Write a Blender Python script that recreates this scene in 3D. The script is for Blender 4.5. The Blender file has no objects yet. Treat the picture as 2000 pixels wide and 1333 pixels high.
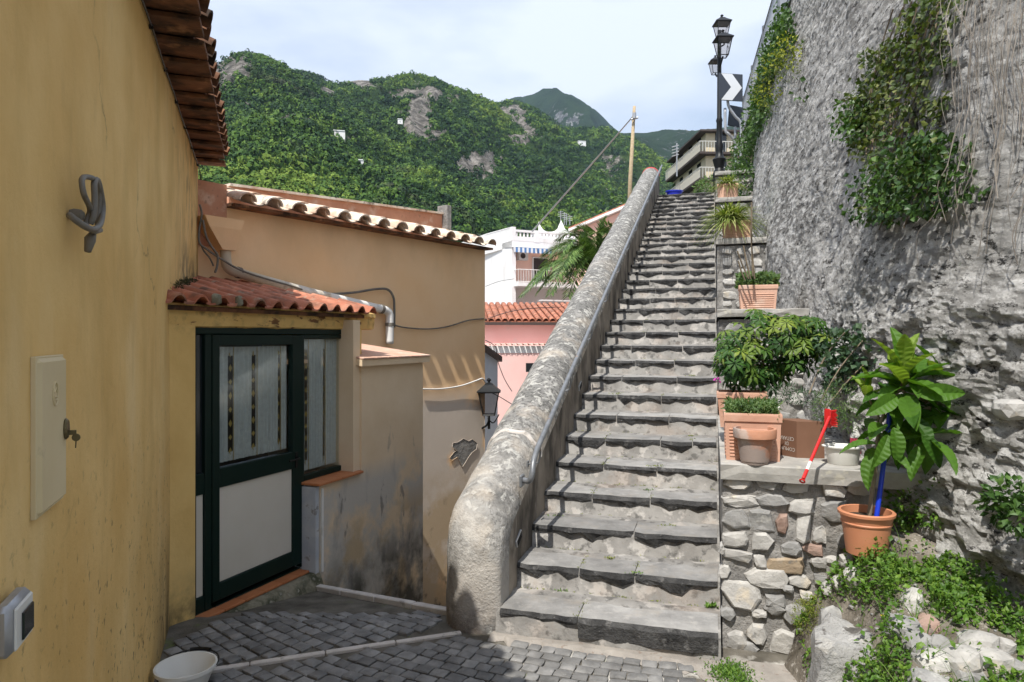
import bpy, math, random
import numpy as np
from mathutils import Vector, Matrix

# ------------------------------------------------------------------ camera, sky, sun, exposure
SC = bpy.context.scene
COL = SC.collection
F = 1333.0; CXP = 1000.0; HZ = 660.0; CH = 1.92          # photo pixels: focal length, principal column, horizon row; eye height
cd = bpy.data.cameras.new("camera"); cam = bpy.data.objects.new("camera", cd); COL.objects.link(cam)
cam.location = (0, 0, CH); cam.rotation_euler = (math.radians(90), 0, 0)
cd.sensor_width = 36.0; cd.lens = 36.0 * F / 2000.0
cd.shift_y = -(666.5 - HZ) / 2000.0
cd.clip_start = 0.05; cd.clip_end = 12000
SC.camera = cam
SUN_EL = math.radians(58); SUN_AZ = math.radians(204)    # compass-like: direction TO the sun, 0 = +Y, clockwise
w = bpy.data.worlds.new("World"); SC.world = w; w.use_nodes = True
nt = w.node_tree; nt.nodes.clear()
out = nt.nodes.new("ShaderNodeOutputWorld"); bg = nt.nodes.new("ShaderNodeBackground")
sky = nt.nodes.new("ShaderNodeTexSky"); sky.sky_type = 'NISHITA'; sky.sun_disc = False
sky.sun_elevation = SUN_EL; sky.sun_rotation = SUN_AZ; sky.air_density = 1.2; sky.dust_density = 1.6; sky.altitude = 50
tc = nt.nodes.new("ShaderNodeTexCoord"); mp = nt.nodes.new("ShaderNodeMapping")
mp.inputs['Scale'].default_value = (1.0, 1.0, 2.6); mp.inputs['Location'].default_value = (0.35, 0.1, 0.2)
n1 = nt.nodes.new("ShaderNodeTexNoise"); n1.inputs['Scale'].default_value = 2.1; n1.inputs['Detail'].default_value = 7; n1.inputs['Roughness'].default_value = 0.5
cr = nt.nodes.new("ShaderNodeValToRGB"); cr.color_ramp.elements[0].position = 0.30; cr.color_ramp.elements[1].position = 0.58
cr.color_ramp.elements[0].color = (0.16, 0.16, 0.16, 1); cr.color_ramp.elements[1].color = (1, 1, 1, 1)
mx = nt.nodes.new("ShaderNodeMix"); mx.data_type = 'RGBA'
CLOUD = mx.inputs['B']; CLOUD.default_value = (5.7, 6.2, 7.2, 1)
nt.links.new(tc.outputs['Generated'], mp.inputs['Vector']); nt.links.new(mp.outputs['Vector'], n1.inputs['Vector'])
nt.links.new(n1.outputs['Fac'], cr.inputs['Fac']); nt.links.new(cr.outputs['Color'], mx.inputs['Factor'])
nt.links.new(sky.outputs['Color'], mx.inputs['A']); nt.links.new(mx.outputs['Result'], bg.inputs['Color'])
bg.inputs['Strength'].default_value = 0.118
nt.links.new(bg.outputs['Background'], out.inputs['Surface'])
sl = bpy.data.lights.new("sun", 'SUN'); sl.energy = 4.3; sl.angle = math.radians(0.55); sl.color = (1.0, 0.955, 0.88)
so = bpy.data.objects.new("sun", sl); COL.objects.link(so); so.location = (-10, -20, 30)
sdir = Vector((math.sin(SUN_AZ) * math.cos(SUN_EL), math.cos(SUN_AZ) * math.cos(SUN_EL), math.sin(SUN_EL)))
so.rotation_euler = sdir.to_track_quat('Z', 'Y').to_euler()
SC.view_settings.view_transform = 'Standard'; SC.view_settings.look = 'None'
SC.view_settings.exposure = 0.50; SC.view_settings.gamma = 1.0; SC.view_settings.use_curve_mapping = False
SC.cycles.max_bounces = 6; SC.cycles.diffuse_bounces = 4; SC.cycles.transparent_max_bounces = 8
SC.cycles.volume_bounces = 0; SC.cycles.use_denoising = True

R = random.Random(7)
NR = np.random.default_rng(11)

# ------------------------------------------------------------------ numpy noise
def _h(ix, iy, iz, s):
    n = (ix * 374761393 + iy * 668265263 + iz * 2147483647 + s * 1274126177) & 0x7fffffff
    n = ((n ^ (n >> 13)) * 1274126177) & 0x7fffffff
    n = ((n ^ (n >> 16)) * 668265263) & 0x7fffffff
    return (n & 0xffffff) / float(0xffffff)
def vn(x, y, z=0.0, s=0):
    x, y, z = np.broadcast_arrays(np.asarray(x, float), np.asarray(y, float), np.asarray(z, float))
    ix, iy, iz = np.floor(x).astype(np.int64), np.floor(y).astype(np.int64), np.floor(z).astype(np.int64)
    fx, fy, fz = x - ix, y - iy, z - iz
    fx, fy, fz = [f * f * (3 - 2 * f) for f in (fx, fy, fz)]
    r = 0
    for dx in (0, 1):
        for dy in (0, 1):
            for dz in (0, 1):
                r = r + _h(ix + dx, iy + dy, iz + dz, s) * (fx if dx else 1 - fx) * (fy if dy else 1 - fy) * (fz if dz else 1 - fz)
    return r * 2 - 1
def fbm(x, y, z=0.0, oct=4, s=0, g=0.5):
    r = 0; a = 1; t = 0
    x, y, z = np.asarray(x, float), np.asarray(y, float), np.asarray(z, float)
    for i in range(oct):
        r = r + a * vn(x * 2 ** i, y * 2 ** i, z * 2 ** i, s + i * 17); t += a; a *= g
    return r / t

# ------------------------------------------------------------------ things and parts
OFF = {}
def thing(name, label, cat, loc=(0, 0, 0), group=None):
    o = bpy.data.objects.new(name, None); COL.objects.link(o); o.location = loc
    o.empty_display_size = 0.1
    o['label'] = label; o['category'] = cat
    if group: o['group'] = group
    OFF[o.name] = Vector(loc); return o
def tag(o, label, cat, group=None):
    o['label'] = label; o['category'] = cat
    if group: o['group'] = group
    return o
def structure(o): o['kind'] = 'structure'; return o
def stuff(o): o['kind'] = 'stuff'; return o
def link(name, me, parent=None, loc=None):
    o = bpy.data.objects.new(name, me); COL.objects.link(o)
    if parent is not None:
        o.parent = parent; OFF[o.name] = OFF[parent.name]
    else:
        L = Vector(loc) if loc is not None else Vector((0, 0, 0)); o.location = L; OFF[o.name] = L
    return o
class MB:
    def __init__(s): s.v = []; s.f = []; s.c = []
    def add(s, vs, fs, c=0.5):
        k = len(s.v); s.v.extend([tuple(p) for p in vs]); s.f.extend([tuple(i + k for i in f) for f in fs]); s.c.extend([c] * len(vs))
    def build(s, name, mat, parent=None, loc=None, smooth=False):
        me = bpy.data.meshes.new(name)
        if parent is not None: L = OFF[parent.name]
        elif loc is not None: L = Vector(loc)
        else: L = Vector((0, 0, 0))
        me.from_pydata([(p[0] - L[0], p[1] - L[1], p[2] - L[2]) for p in s.v], [], s.f)
        if any(abs(c - .5) > 1e-6 for c in s.c):
            at = me.attributes.new("var", 'FLOAT', 'POINT'); at.data.foreach_set('value', s.c)
        if smooth is True:
            me.polygons.foreach_set('use_smooth', [True] * len(me.polygons))
        me.materials.append(mat); me.update()
        if smooth == 'auto':
            me.polygons.foreach_set('use_smooth', [True] * len(me.polygons)); me.set_sharp_from_angle(angle=math.radians(38))
        return link(name, me, parent, loc)
def inst(name, me, M, parent=None):
    o = bpy.data.objects.new(name, me); COL.objects.link(o)
    if parent is not None:
        o.parent = parent; o.matrix_local = Matrix.Translation(-OFF[parent.name]) @ M; OFF[o.name] = OFF[parent.name]
    else:
        o.matrix_world = M; OFF[o.name] = M.translation.copy()
    return o
def mesh_only(mb, name, mat, smooth=False):
    me = bpy.data.meshes.new(name); me.from_pydata([tuple(p) for p in mb.v], [], mb.f); me.materials.append(mat)
    if smooth:
        me.polygons.foreach_set('use_smooth', [True] * len(me.polygons))
        if smooth == 'auto': me.set_sharp_from_angle(angle=math.radians(38))
    me.update(); return me
def fast(name, V, Fc, mat, parent=None, loc=None, var=None, smooth=False):
    V = np.asarray(V, np.float32); Fc = np.asarray(Fc, np.int32); k = Fc.shape[1]
    L = OFF[parent.name] if parent is not None else (Vector(loc) if loc is not None else Vector((0, 0, 0)))
    V = V - np.array(L, np.float32)
    me = bpy.data.meshes.new(name); me.vertices.add(len(V)); me.vertices.foreach_set('co', V.ravel())
    me.loops.add(Fc.size); me.loops.foreach_set('vertex_index', Fc.ravel())
    me.polygons.add(len(Fc)); me.polygons.foreach_set('loop_start', np.arange(0, Fc.size, k, dtype=np.int32))
    if var is not None:
        at = me.attributes.new("var", 'FLOAT', 'POINT'); at.data.foreach_set('value', np.asarray(var, np.float32))
    me.materials.append(mat); me.update(calc_edges=True); 
    me.polygons.foreach_set('use_smooth', [bool(smooth)] * len(me.polygons))
    return link(name, me, parent, loc)
def grid_faces(n, m):
    i = np.arange(n - 1)[:, None] * m + np.arange(m - 1)[None, :]
    return np.stack([i, i + m, i + m + 1, i + 1], -1).reshape(-1, 4)
def gridmesh(name, P, mat, parent=None, loc=None, var=None, smooth=True, flip=False):
    n, m = P.shape[:2]; Fc = grid_faces(n, m)
    if flip: Fc = Fc[:, ::-1]
    return fast(name, P.reshape(-1, 3), Fc, mat, parent, loc, None if var is None else var.reshape(-1), smooth)

# ------------------------------------------------------------------ shapes
def V3(*a): return Vector(a)
def box(mb, o, ax, ay, az, c=0.5):
    o = Vector(o); ax, ay, az = Vector(ax), Vector(ay), Vector(az)
    vs = [o, o + ax, o + ax + ay, o + ay, o + az, o + ax + az, o + ax + ay + az, o + ay + az]
    fs = [(0, 3, 2, 1), (4, 5, 6, 7), (0, 1, 5, 4), (1, 2, 6, 5), (2, 3, 7, 6), (3, 0, 4, 7)]
    if ax.cross(ay).dot(az) < 0: fs = [f[::-1] for f in fs]
    mb.add(vs, fs, c)
def cbox(mb, c, sx, sy, sz, ax=(1, 0, 0), ay=(0, 1, 0), az=(0, 0, 1), var=0.5, bev=0.0):
    ax, ay, az = Vector(ax) * sx, Vector(ay) * sy, Vector(az) * sz
    o = Vector(c) - (ax + ay + az) / 2
    if bev <= 0: return box(mb, o, ax, ay, az, var)
    X, Y, Z = ax.normalized(), ay.normalized(), az.normalized(); c = Vector(c)
    hx, hy, hz = sx / 2, sy / 2, sz / 2
    vs = []; ix = {}
    for a in (-1, 1):
        for b in (-1, 1):
            for d in (-1, 1):
                for k in range(3):
                    e = [hx, hy, hz]
                    for q in range(3):
                        if q != k: e[q] -= bev
                    ix[(a, b, d, k)] = len(vs); vs.append(c + X * a * e[0] + Y * b * e[1] + Z * d * e[2])
    fs = []
    for k in range(3):
        for s in (-1, 1):
            q = []
            for (p, r) in ((-1, -1), (1, -1), (1, 1), (-1, 1)):
                t = [0, 0, 0]; t[k] = s; t[(k + 1) % 3] = p; t[(k + 2) % 3] = r; q.append(ix[(t[0], t[1], t[2], k)])
            fs.append(tuple(q if s > 0 else q[::-1]))
    for k in range(3):      # edges along axis k
        i, j = (k + 1) % 3, (k + 2) % 3
        for p in (-1, 1):
            for r in (-1, 1):
                t0 = [0, 0, 0]; t0[i] = p; t0[j] = r; t1 = list(t0); t0[k] = -1; t1[k] = 1
                q = (ix[(*t0, i)], ix[(*t1, i)], ix[(*t1, j)], ix[(*t0, j)])
                fs.append(q)
    for a in (-1, 1):
        for b in (-1, 1):
            for d in (-1, 1): fs.append((ix[(a, b, d, 0)], ix[(a, b, d, 1)], ix[(a, b, d, 2)]))
    # orient outwards
    of = []
    for f in fs:
        pc = sum((vs[i] for i in f), Vector()) / len(f)
        n = (vs[f[1]] - vs[f[0]]).cross(vs[f[2]] - vs[f[1]])
        of.append(f if n.dot(pc - c) > 0 else f[::-1])
    mb.add(vs, of, var)
def tube(mb, pts, r, n=8, cap=True, var=0.5):
    pts = [Vector(p) for p in pts]; m = len(pts)
    rs = r if isinstance(r, (list, tuple)) else [r] * m
    T = []
    for i in range(m):
        a = pts[max(i - 1, 0)]; b = pts[min(i + 1, m - 1)]; T.append((b - a).normalized())
    up = Vector((0, 0, 1)) if abs(T[0].z) < 0.9 else Vector((1, 0, 0))
    nx = T[0].cross(up).normalized(); vs = []; fs = []
    for i in range(m):
        nx = (nx - T[i] * nx.dot(T[i])).normalized(); ny = T[i].cross(nx)
        for k in range(n):
            t = 2 * math.pi * k / n; vs.append(pts[i] + (nx * math.cos(t) + ny * math.sin(t)) * rs[i])
    for i in range(m - 1):
        for k in range(n):
            a = i * n + k; b = i * n + (k + 1) % n; fs.append((a, b, b + n, a + n))
    if cap: fs.append(tuple(range(n))[::-1]); fs.append(tuple(range((m - 1) * n, m * n)))
    mb.add(vs, fs, var)
def spline(pts, k=6):
    P = [Vector(p) for p in pts]; out = []
    for i in range(len(P) - 1):
        p0 = P[max(i - 1, 0)]; p1 = P[i]; p2 = P[i + 1]; p3 = P[min(i + 2, len(P) - 1)]
        for j in range(k):
            t = j / k
            out.append(0.5 * ((2 * p1) + (p2 - p0) * t + (2 * p0 - 5 * p1 + 4 * p2 - p3) * t * t + (3 * p1 - p0 - 3 * p2 + p3) * t ** 3))
    out.append(P[-1]); return out
def lathe(mb, c, prof, n=24, ax=(1, 0, 0), ay=(0, 1, 0), az=(0, 0, 1), cap=False, sx=1, sy=1, var=0.5):
    c = Vector(c); ax, ay, az = Vector(ax), Vector(ay), Vector(az); vs = []; fs = []; m = len(prof)
    for (r, z) in prof:
        for k in range(n):
            t = 2 * math.pi * k / n; vs.append(c + ax * math.cos(t) * r * sx + ay * math.sin(t) * r * sy + az * z)
    for i in range(m - 1):
        for k in range(n):
            a = i * n + k; b = i * n + (k + 1) % n; fs.append((a, b, b + n, a + n))
    if cap: fs.append(tuple(range(n))[::-1]); fs.append(tuple(range((m - 1) * n, m * n)))
    mb.add(vs, fs, var)
_ICO = {}
def ico(sub):
    if sub in _ICO: return _ICO[sub]
    import bmesh
    b = bmesh.new(); bmesh.ops.create_icosphere(b, subdivisions=sub, radius=1.0)
    v = np.array([list(p.co) for p in b.verts]); f = [tuple(q.index for q in p.verts) for p in b.faces]; b.free()
    _ICO[sub] = (v, f); return _ICO[sub]
def rockpts(size, seed, sub=2, sq=0.55, rough=0.16, cuts=7):
    v, f = ico(sub); rn = np.random.default_rng(seed); p = v.copy()
    for _ in range(cuts):                                   # flat broken faces
        d = rn.normal(size=3); d /= np.linalg.norm(d); h = rn.uniform(0.50, 0.82)
        t = p @ d; p = p - np.outer(np.maximum(t - h, 0), d)
    m = np.abs(p).max(1, keepdims=True); p = p * (1 - sq) + (p / np.maximum(m, 1e-6)) * sq * 0.8
    p = p * (1 + rough * fbm(p[:, 0] * 2 + seed, p[:, 1] * 2, p[:, 2] * 2, 3, seed))[:, None]
    return p * np.array(size) / 2, f
def rock(mb, c, size, seed, ax=(1, 0, 0), ay=(0, 1, 0), az=(0, 0, 1), rot=None, sub=2, **k):
    p, f = rockpts(size, seed, sub, **k)
    A = np.array([list(ax), list(ay), list(az)], float)
    if rot is not None:
        ca, sa = math.cos(rot), math.sin(rot); p = p @ np.array([[ca, 0, sa], [0, 1, 0], [-sa, 0, ca]])
    q = p @ A + np.array(list(c)); mb.add([tuple(x) for x in q], f)
def slabstone(mb, c, w, h, seed, ax, ay, az, out=.045, rot=0.0):
    """flat-faced irregular wall stone: ax across, ay into the wall, az up"""
    rn = random.Random(seed); n = rn.randint(6, 9); pts = []
    for i in range(n):
        t = 2 * math.pi * (i + rn.uniform(-.25, .25)) / n; c_, s_ = math.cos(t), math.sin(t)
        k = (abs(c_) ** 5 + abs(s_) ** 5) ** (-1 / 5) * rn.uniform(.76, 1.10); pts.append((c_ * k * w / 2, s_ * k * h / 2))
    cr, sr = math.cos(rot), math.sin(rot); pts = [(x * cr - z * sr, x * sr + z * cr) for x, z in pts]
    c = Vector(c); vs = []; tx, tz = rn.uniform(-.12, .12), rn.uniform(-.15, .15)
    for (k, o) in ((.97, .06), (1.0, -.004), (.93, -out * .75), (.78, -out)):
        for (x, z) in pts:
            jx, jz = rn.uniform(-.004, .004), rn.uniform(-.004, .004); oo = o - (tx * x + tz * z if o < -.01 else 0) + (rn.uniform(-.004, .004) if o < -.01 else 0)
            vs.append(c + ax * (x * k + jx) + az * (z * k + jz) + ay * oo)
    m = 3; ctr = len(vs) 
    for q in range(3): vs.append(c + ax * rn.uniform(-.2, .2) * w + az * rn.uniform(-.15, .15) * h + ay * (-out - rn.uniform(0, .008)))
    fs = []
    for r in range(3):
        for i in range(n): j = (i + 1) % n; fs.append((r * n + i, r * n + j, (r + 1) * n + j, (r + 1) * n + i))
    for i in range(n): fs.append((3 * n + i, 3 * n + (i + 1) % n, ctr))
    mb.add(vs[:ctr + 1], fs)
def leaves(P, D, N, L, W, fold=0.25, droop=0.15):
    """vectorised folded leaves: points, directions, normals -> verts, tris, count of verts per leaf = 6"""
    P, D, N = np.asarray(P, float), np.asarray(D, float), np.asarray(N, float)
    D = D / np.linalg.norm(D, axis=1, keepdims=True); N = N - D * (N * D).sum(1, keepdims=True)
    N = N / np.maximum(np.linalg.norm(N, axis=1, keepdims=True), 1e-6); S = np.cross(D, N)
    L = np.broadcast_to(np.asarray(L, float), (len(P),))[:, None]; W = np.broadcast_to(np.asarray(W, float), (len(P),))[:, None]
    mid = P + D * L * 0.5
    l = mid + S * W * 0.5 + N * W * fold; r = mid - S * W * 0.5 + N * W * fold
    tip = P + D * L - N * L * droop
    V = np.stack([P, l, mid, r, tip], 1).reshape(-1, 3)
    b = (np.arange(len(P)) * 5)[:, None]
    T = np.concatenate([b + np.array([[0, 2, 1]]), b + np.array([[0, 3, 2]]), b + np.array([[1, 2, 4]]), b + np.array([[2, 3, 4]])], 0)
    return V, T
def leafmesh(name, P, D, N, L, W, mat, parent=None, loc=None, fold=.25, droop=.15, var=None):
    V, T = leaves(P, D, N, L, W, fold, droop)
    if var is None: var = NR.uniform(0, 1, len(P))
    return fast(name, V, T, mat, parent, loc, np.repeat(var, 5))
def unit(n):
    d = NR.normal(size=(n, 3)); return d / np.linalg.norm(d, axis=1, keepdims=True)
def pix(px, py, D): return Vector(((px - CXP) / F * D, D, CH + (HZ - py) / F * D))
# ------------------------------------------------------------------ materials
class NG:
    def __init__(s, name):
        s.m = bpy.data.materials.new(name); s.m.use_nodes = True; s.t = s.m.node_tree; s.t.nodes.clear()
        s.out = s.n("ShaderNodeOutputMaterial"); s.b = s.n("ShaderNodeBsdfPrincipled"); s.l(s.b.outputs[0], s.out.inputs[0])
        s.pos = s.n("ShaderNodeNewGeometry").outputs['Position']
    def n(s, t): return s.t.nodes.new(t)
    def l(s, a, b): s.t.links.new(a, b)
    def map(s, scale=(1, 1, 1), rot=(0, 0, 0), vec=None):
        m = s.n("ShaderNodeMapping"); m.inputs['Scale'].default_value = scale; m.inputs['Rotation'].default_value = rot
        s.l(vec or s.pos, m.inputs['Vector']); return m.outputs[0]
    def noise(s, scale, detail=5, rough=.55, vec=None, dist=0):
        m = s.n("ShaderNodeTexNoise"); m.inputs['Scale'].default_value = scale; m.inputs['Detail'].default_value = detail
        m.inputs['Roughness'].default_value = rough; m.inputs['Distortion'].default_value = dist
        s.l(vec or s.pos, m.inputs['Vector']); return m.outputs['Fac']
    def vor(s, scale, vec=None, feat='F1', out='Distance', rnd=1.0):
        m = s.n("ShaderNodeTexVoronoi"); m.feature = feat; m.inputs['Scale'].default_value = scale; m.inputs['Randomness'].default_value = rnd
        s.l(vec or s.pos, m.inputs['Vector']); return m.outputs[out]
    def ramp(s, fac, stops, interp='LINEAR'):
        m = s.n("ShaderNodeValToRGB"); r = m.color_ramp; r.interpolation = interp
        while len(r.elements) < len(stops): r.elements.new(0.5)
        for e, (p, c) in zip(r.elements, stops):
            e.position = p; e.color = (c, c, c, 1) if isinstance(c, (int, float)) else (*c, 1)
        s.l(fac, m.inputs[0]); return m.outputs[0]
    def mix(s, fac, a, b, mode='MIX'):
        m = s.n("ShaderNodeMix"); m.data_type = 'RGBA'; m.blend_type = mode
        for v, i in ((fac, 'Factor'), (a, 'A'), (b, 'B')):
            sk = m.inputs[i]
            if isinstance(v, (int, float)): sk.default_value = v if i == 'Factor' else (v, v, v, 1)
            elif isinstance(v, tuple): sk.default_value = (*v, 1)
            else: s.l(v, sk)
        return m.outputs['Result']
    def math(s, op, a, b=0.0):
        m = s.n("ShaderNodeMath"); m.operation = op
        for v, i in ((a, 0), (b, 1)):
            if isinstance(v, (int, float)): m.inputs[i].default_value = v
            else: s.l(v, m.inputs[i])
        return m.outputs[0]
    def zfade(s, z0, z1, axis=2):
        x = s.n("ShaderNodeSeparateXYZ"); s.l(s.pos, x.inputs[0]); m = s.n("ShaderNodeMapRange"); m.clamp = True
        m.inputs['From Min'].default_value = z0; m.inputs['From Max'].default_value = z1
        s.l(x.outputs[axis], m.inputs[0]); return m.outputs[0]
    def bump(s, h, strength=.5, dist=.01, prev=None):
        m = s.n("ShaderNodeBump"); m.inputs['Strength'].default_value = strength; m.inputs['Distance'].default_value = dist
        s.l(h, m.inputs['Height'])
        if prev is not None: s.l(prev, m.inputs['Normal'])
        return m.outputs[0]
    def done(s, col, rough=.8, nrm=None, spec=None, metal=0):
        if isinstance(col, tuple): s.b.inputs['Base Color'].default_value = (*col, 1)
        else: s.l(col, s.b.inputs['Base Color'])
        if isinstance(rough, (int, float)): s.b.inputs['Roughness'].default_value = rough
        else: s.l(rough, s.b.inputs['Roughness'])
        s.b.inputs['Metallic'].default_value = metal
        if spec is not None: s.b.inputs['Specular IOR Level'].default_value = spec
        if nrm is not None: s.l(nrm, s.b.inputs['Normal'])
        return s.m
def surf(name, lo, hi, scale=3, detail=6, rough=.85, bumps=((60, .4, .004),), spots=(), rnd=0.0, a=.3, b=.7, spec=.3, metal=0, cracks=None):
    """base tone from noise; spots: dicts col, scale, lo, hi, st(retch), z=(z0,z1), k(strength), det"""
    g = NG(name); c = g.ramp(g.noise(scale, detail), [(a, lo), (b, hi)])
    for s in spots:
        vec = g.map(s['st'], s.get('rot', (0, 0, 0))) if 'st' in s else None
        m = g.ramp(g.noise(s['scale'], s.get('det', 6), s.get('ro', .6), vec, s.get('dist', 0)), [(s['lo'], 0.0), (s['hi'], float(s.get('k', 1)))])
        if 'z' in s: m = g.math('MULTIPLY', m, g.zfade(*s['z']))
        if 'y' in s: m = g.math('MULTIPLY', m, g.zfade(*s['y'], axis=1))
        if 'x' in s: m = g.math('MULTIPLY', m, g.zfade(*s['x'], axis=0))
        c = g.mix(m, c, s['col'])
    if cracks:
        wv = g.n("ShaderNodeVectorMath"); wv.operation = 'ADD'; nz = g.n("ShaderNodeTexNoise"); nz.inputs['Scale'].default_value = 5; nz.inputs['Detail'].default_value = 6; g.l(g.pos, nz.inputs['Vector'])
        sv = g.n("ShaderNodeVectorMath"); sv.operation = 'SCALE'; sv.inputs['Scale'].default_value = .35; g.l(nz.outputs['Color'], sv.inputs[0]); g.l(g.pos, wv.inputs[0]); g.l(sv.outputs[0], wv.inputs[1])
        e = g.ramp(g.vor(cracks[0], wv.outputs[0], 'DISTANCE_TO_EDGE'), [(0.0, 1.0), (.006, 0.0)])
        c = g.mix(g.math('MULTIPLY', e, g.ramp(g.noise(1.1, 3), [(.5, 0.0), (.6, float(cracks[2]))])), c, cracks[1])
    if rnd > 0:
        oi = g.n("ShaderNodeObjectInfo"); v = g.ramp(oi.outputs['Random'], [(0, 1 - rnd), (1, 1 + rnd * .6)])
        c = g.mix(1.0, c, v, 'MULTIPLY')
    nrm = None
    for (sc, st, d) in bumps: nrm = g.bump(g.noise(sc, 8, .6), st, d, nrm)
    return g.done(c, rough, nrm, spec, metal)
def plain(name, col, rough=.6, metal=0, spec=.4):
    return NG(name).done(col, rough, None, spec, metal)
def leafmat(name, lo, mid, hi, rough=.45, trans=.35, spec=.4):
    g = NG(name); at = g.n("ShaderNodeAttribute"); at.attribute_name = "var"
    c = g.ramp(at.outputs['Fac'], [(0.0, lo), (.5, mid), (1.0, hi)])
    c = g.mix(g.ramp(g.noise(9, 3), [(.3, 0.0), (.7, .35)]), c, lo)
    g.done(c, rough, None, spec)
    tr = g.n("ShaderNodeBsdfTranslucent"); mxs = g.n("ShaderNodeMixShader"); mxs.inputs[0].default_value = trans
    g.l(g.mix(1.0, c, (1.25, 1.35, .55), 'MULTIPLY'), tr.inputs[0]); g.l(g.b.outputs[0], mxs.inputs[1]); g.l(tr.outputs[0], mxs.inputs[2])
    g.l(mxs.outputs[0], g.out.inputs[0]); return g.m

M = {}
M['ochre'] = surf('ochre_plaster', (.68, .43, .145), (.80, .56, .235), 1.6, 6, .9, ((7, .35, .02), (90, .25, .003)), (
    dict(col=(.50, .32, .10), scale=2.2, lo=.46, hi=.74, st=(1, 1, .5), k=.55),
    dict(col=(.80, .62, .33), scale=1.5, lo=.52, hi=.75, st=(1, 1, .4), k=.7),
    dict(col=(.52, .34, .13), scale=11, lo=.56, hi=.75, st=(1, 1, .3), k=.35),
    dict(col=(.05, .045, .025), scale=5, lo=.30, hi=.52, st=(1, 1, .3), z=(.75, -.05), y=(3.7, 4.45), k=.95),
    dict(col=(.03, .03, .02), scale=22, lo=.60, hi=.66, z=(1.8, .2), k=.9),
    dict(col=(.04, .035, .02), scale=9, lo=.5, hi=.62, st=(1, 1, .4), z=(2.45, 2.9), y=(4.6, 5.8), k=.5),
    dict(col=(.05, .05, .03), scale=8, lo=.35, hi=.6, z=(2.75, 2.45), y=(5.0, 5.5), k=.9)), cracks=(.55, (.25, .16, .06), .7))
M['ochre2'] = surf('ochre_plaster_porch', (.66, .43, .15), (.78, .54, .21), 3, 6, .9, ((25, .4, .01),), (
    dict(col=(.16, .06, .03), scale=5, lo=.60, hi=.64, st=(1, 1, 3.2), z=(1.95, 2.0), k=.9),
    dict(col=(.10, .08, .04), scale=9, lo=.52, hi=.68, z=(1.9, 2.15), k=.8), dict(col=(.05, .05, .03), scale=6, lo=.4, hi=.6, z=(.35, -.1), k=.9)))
M['pier'] = surf('weathered_beige_render', (.68, .52, .34), (.76, .61, .43), 2.2, 6, .92, ((20, .3, .008), (120, .2, .002)), (
    dict(col=(.50, .48, .44), scale=1.3, lo=.42, hi=.5, z=(.75, .55), k=.85),
    dict(col=(.48, .36, .22), scale=1.8, lo=.5, hi=.6, z=(.4, .1), k=.8),
    dict(col=(.30, .29, .28), scale=4, lo=.56, hi=.64, st=(1, 1, .35), z=(.9, .2), k=.7),
    dict(col=(.06, .055, .04), scale=2.6, lo=.40, hi=.6, z=(.12, -.40), k=.9),
    dict(col=(.22, .2, .18), scale=6, lo=.63, hi=.66, st=(1, 1, .3), z=(1.2, .5), k=.8)))
M['beige'] = surf('beige_plaster', (.86, .56, .30), (.91, .64, .39), 1.2, 5, .92, ((12, .25, .01), (150, .2, .002)), (
    dict(col=(.62, .43, .25), scale=1.5, lo=.45, hi=.7, st=(1, 1, .5), z=(2.3, 3.3), k=.6),
    dict(col=(.60, .56, .51), scale=1.3, lo=.34, hi=.44, z=(1.25, .95), k=.8),
    dict(col=(.52, .39, .24), scale=1.7, lo=.42, hi=.55, z=(.1, -.4), k=.8),
    dict(col=(.10, .085, .07), scale=3.5, lo=.55, hi=.66, z=(-.2, -.9), k=.9)))
M['conc'] = None
def parapet_mat():
    g = NG('lichened_concrete')
    c = g.ramp(g.noise(4, 8, .65), [(.28, (.12, .118, .112)), (.5, (.23, .225, .215)), (.72, (.35, .34, .325))])
    c = g.mix(g.ramp(g.noise(30, 5, .6), [(.48, 0.0), (.6, .8)]), c, (.085, .083, .078))
    c = g.mix(g.ramp(g.noise(13, 6, .65, dist=.6), [(.54, 0.0), (.6, .85)]), c, (.50, .49, .455))
    c = g.mix(g.math('MULTIPLY', g.ramp(g.noise(2.3, 5), [(.5, 0.0), (.62, .7)]), g.zfade(3.5, 1.5)), c, (.50, .43, .35))
    c = g.mix(g.math('MULTIPLY', g.ramp(g.noise(2.2, 4), [(.38, 0.0), (.6, .7)]), g.zfade(1.3, .8)), c, (.46, .44, .41))
    c = g.mix(g.math('MULTIPLY', g.ramp(g.noise(3.0, 5), [(.42, 0.0), (.6, .85)]), g.zfade(.45, -.05)), c, (.16, .13, .11))
    n = g.bump(g.noise(9, 8, .65), .8, .03); n = g.bump(g.noise(60, 6, .65), .9, .01, n)
    return g.done(c, .92, n, .2)
M['conc'] = parapet_mat()
M['concside'] = surf('stained_concrete', (.16, .135, .11), (.34, .30, .25), 2.5, 7, .92, ((14, .5, .02), (80, .5, .005)), (
    dict(col=(.045, .04, .034), scale=3.2, lo=.44, hi=.62, st=(1, 1, .5), k=.85), dict(col=(.42, .38, .33), scale=5, lo=.6, hi=.66, st=(1, 1, .3), k=.6)))
M['mortar'] = surf('step_mortar', (.155, .148, .139), (.31, .299, .282), 5, 8, .95, ((30, .7, .012), (160, .6, .004)), (
    dict(col=(.42, .40, .375), scale=6, lo=.54, hi=.60, k=.7), dict(col=(.07, .068, .064), scale=13, lo=.54, hi=.64, k=.75), dict(col=(.24, .185, .145), scale=3, lo=.52, hi=.65, k=.4)))
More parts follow.
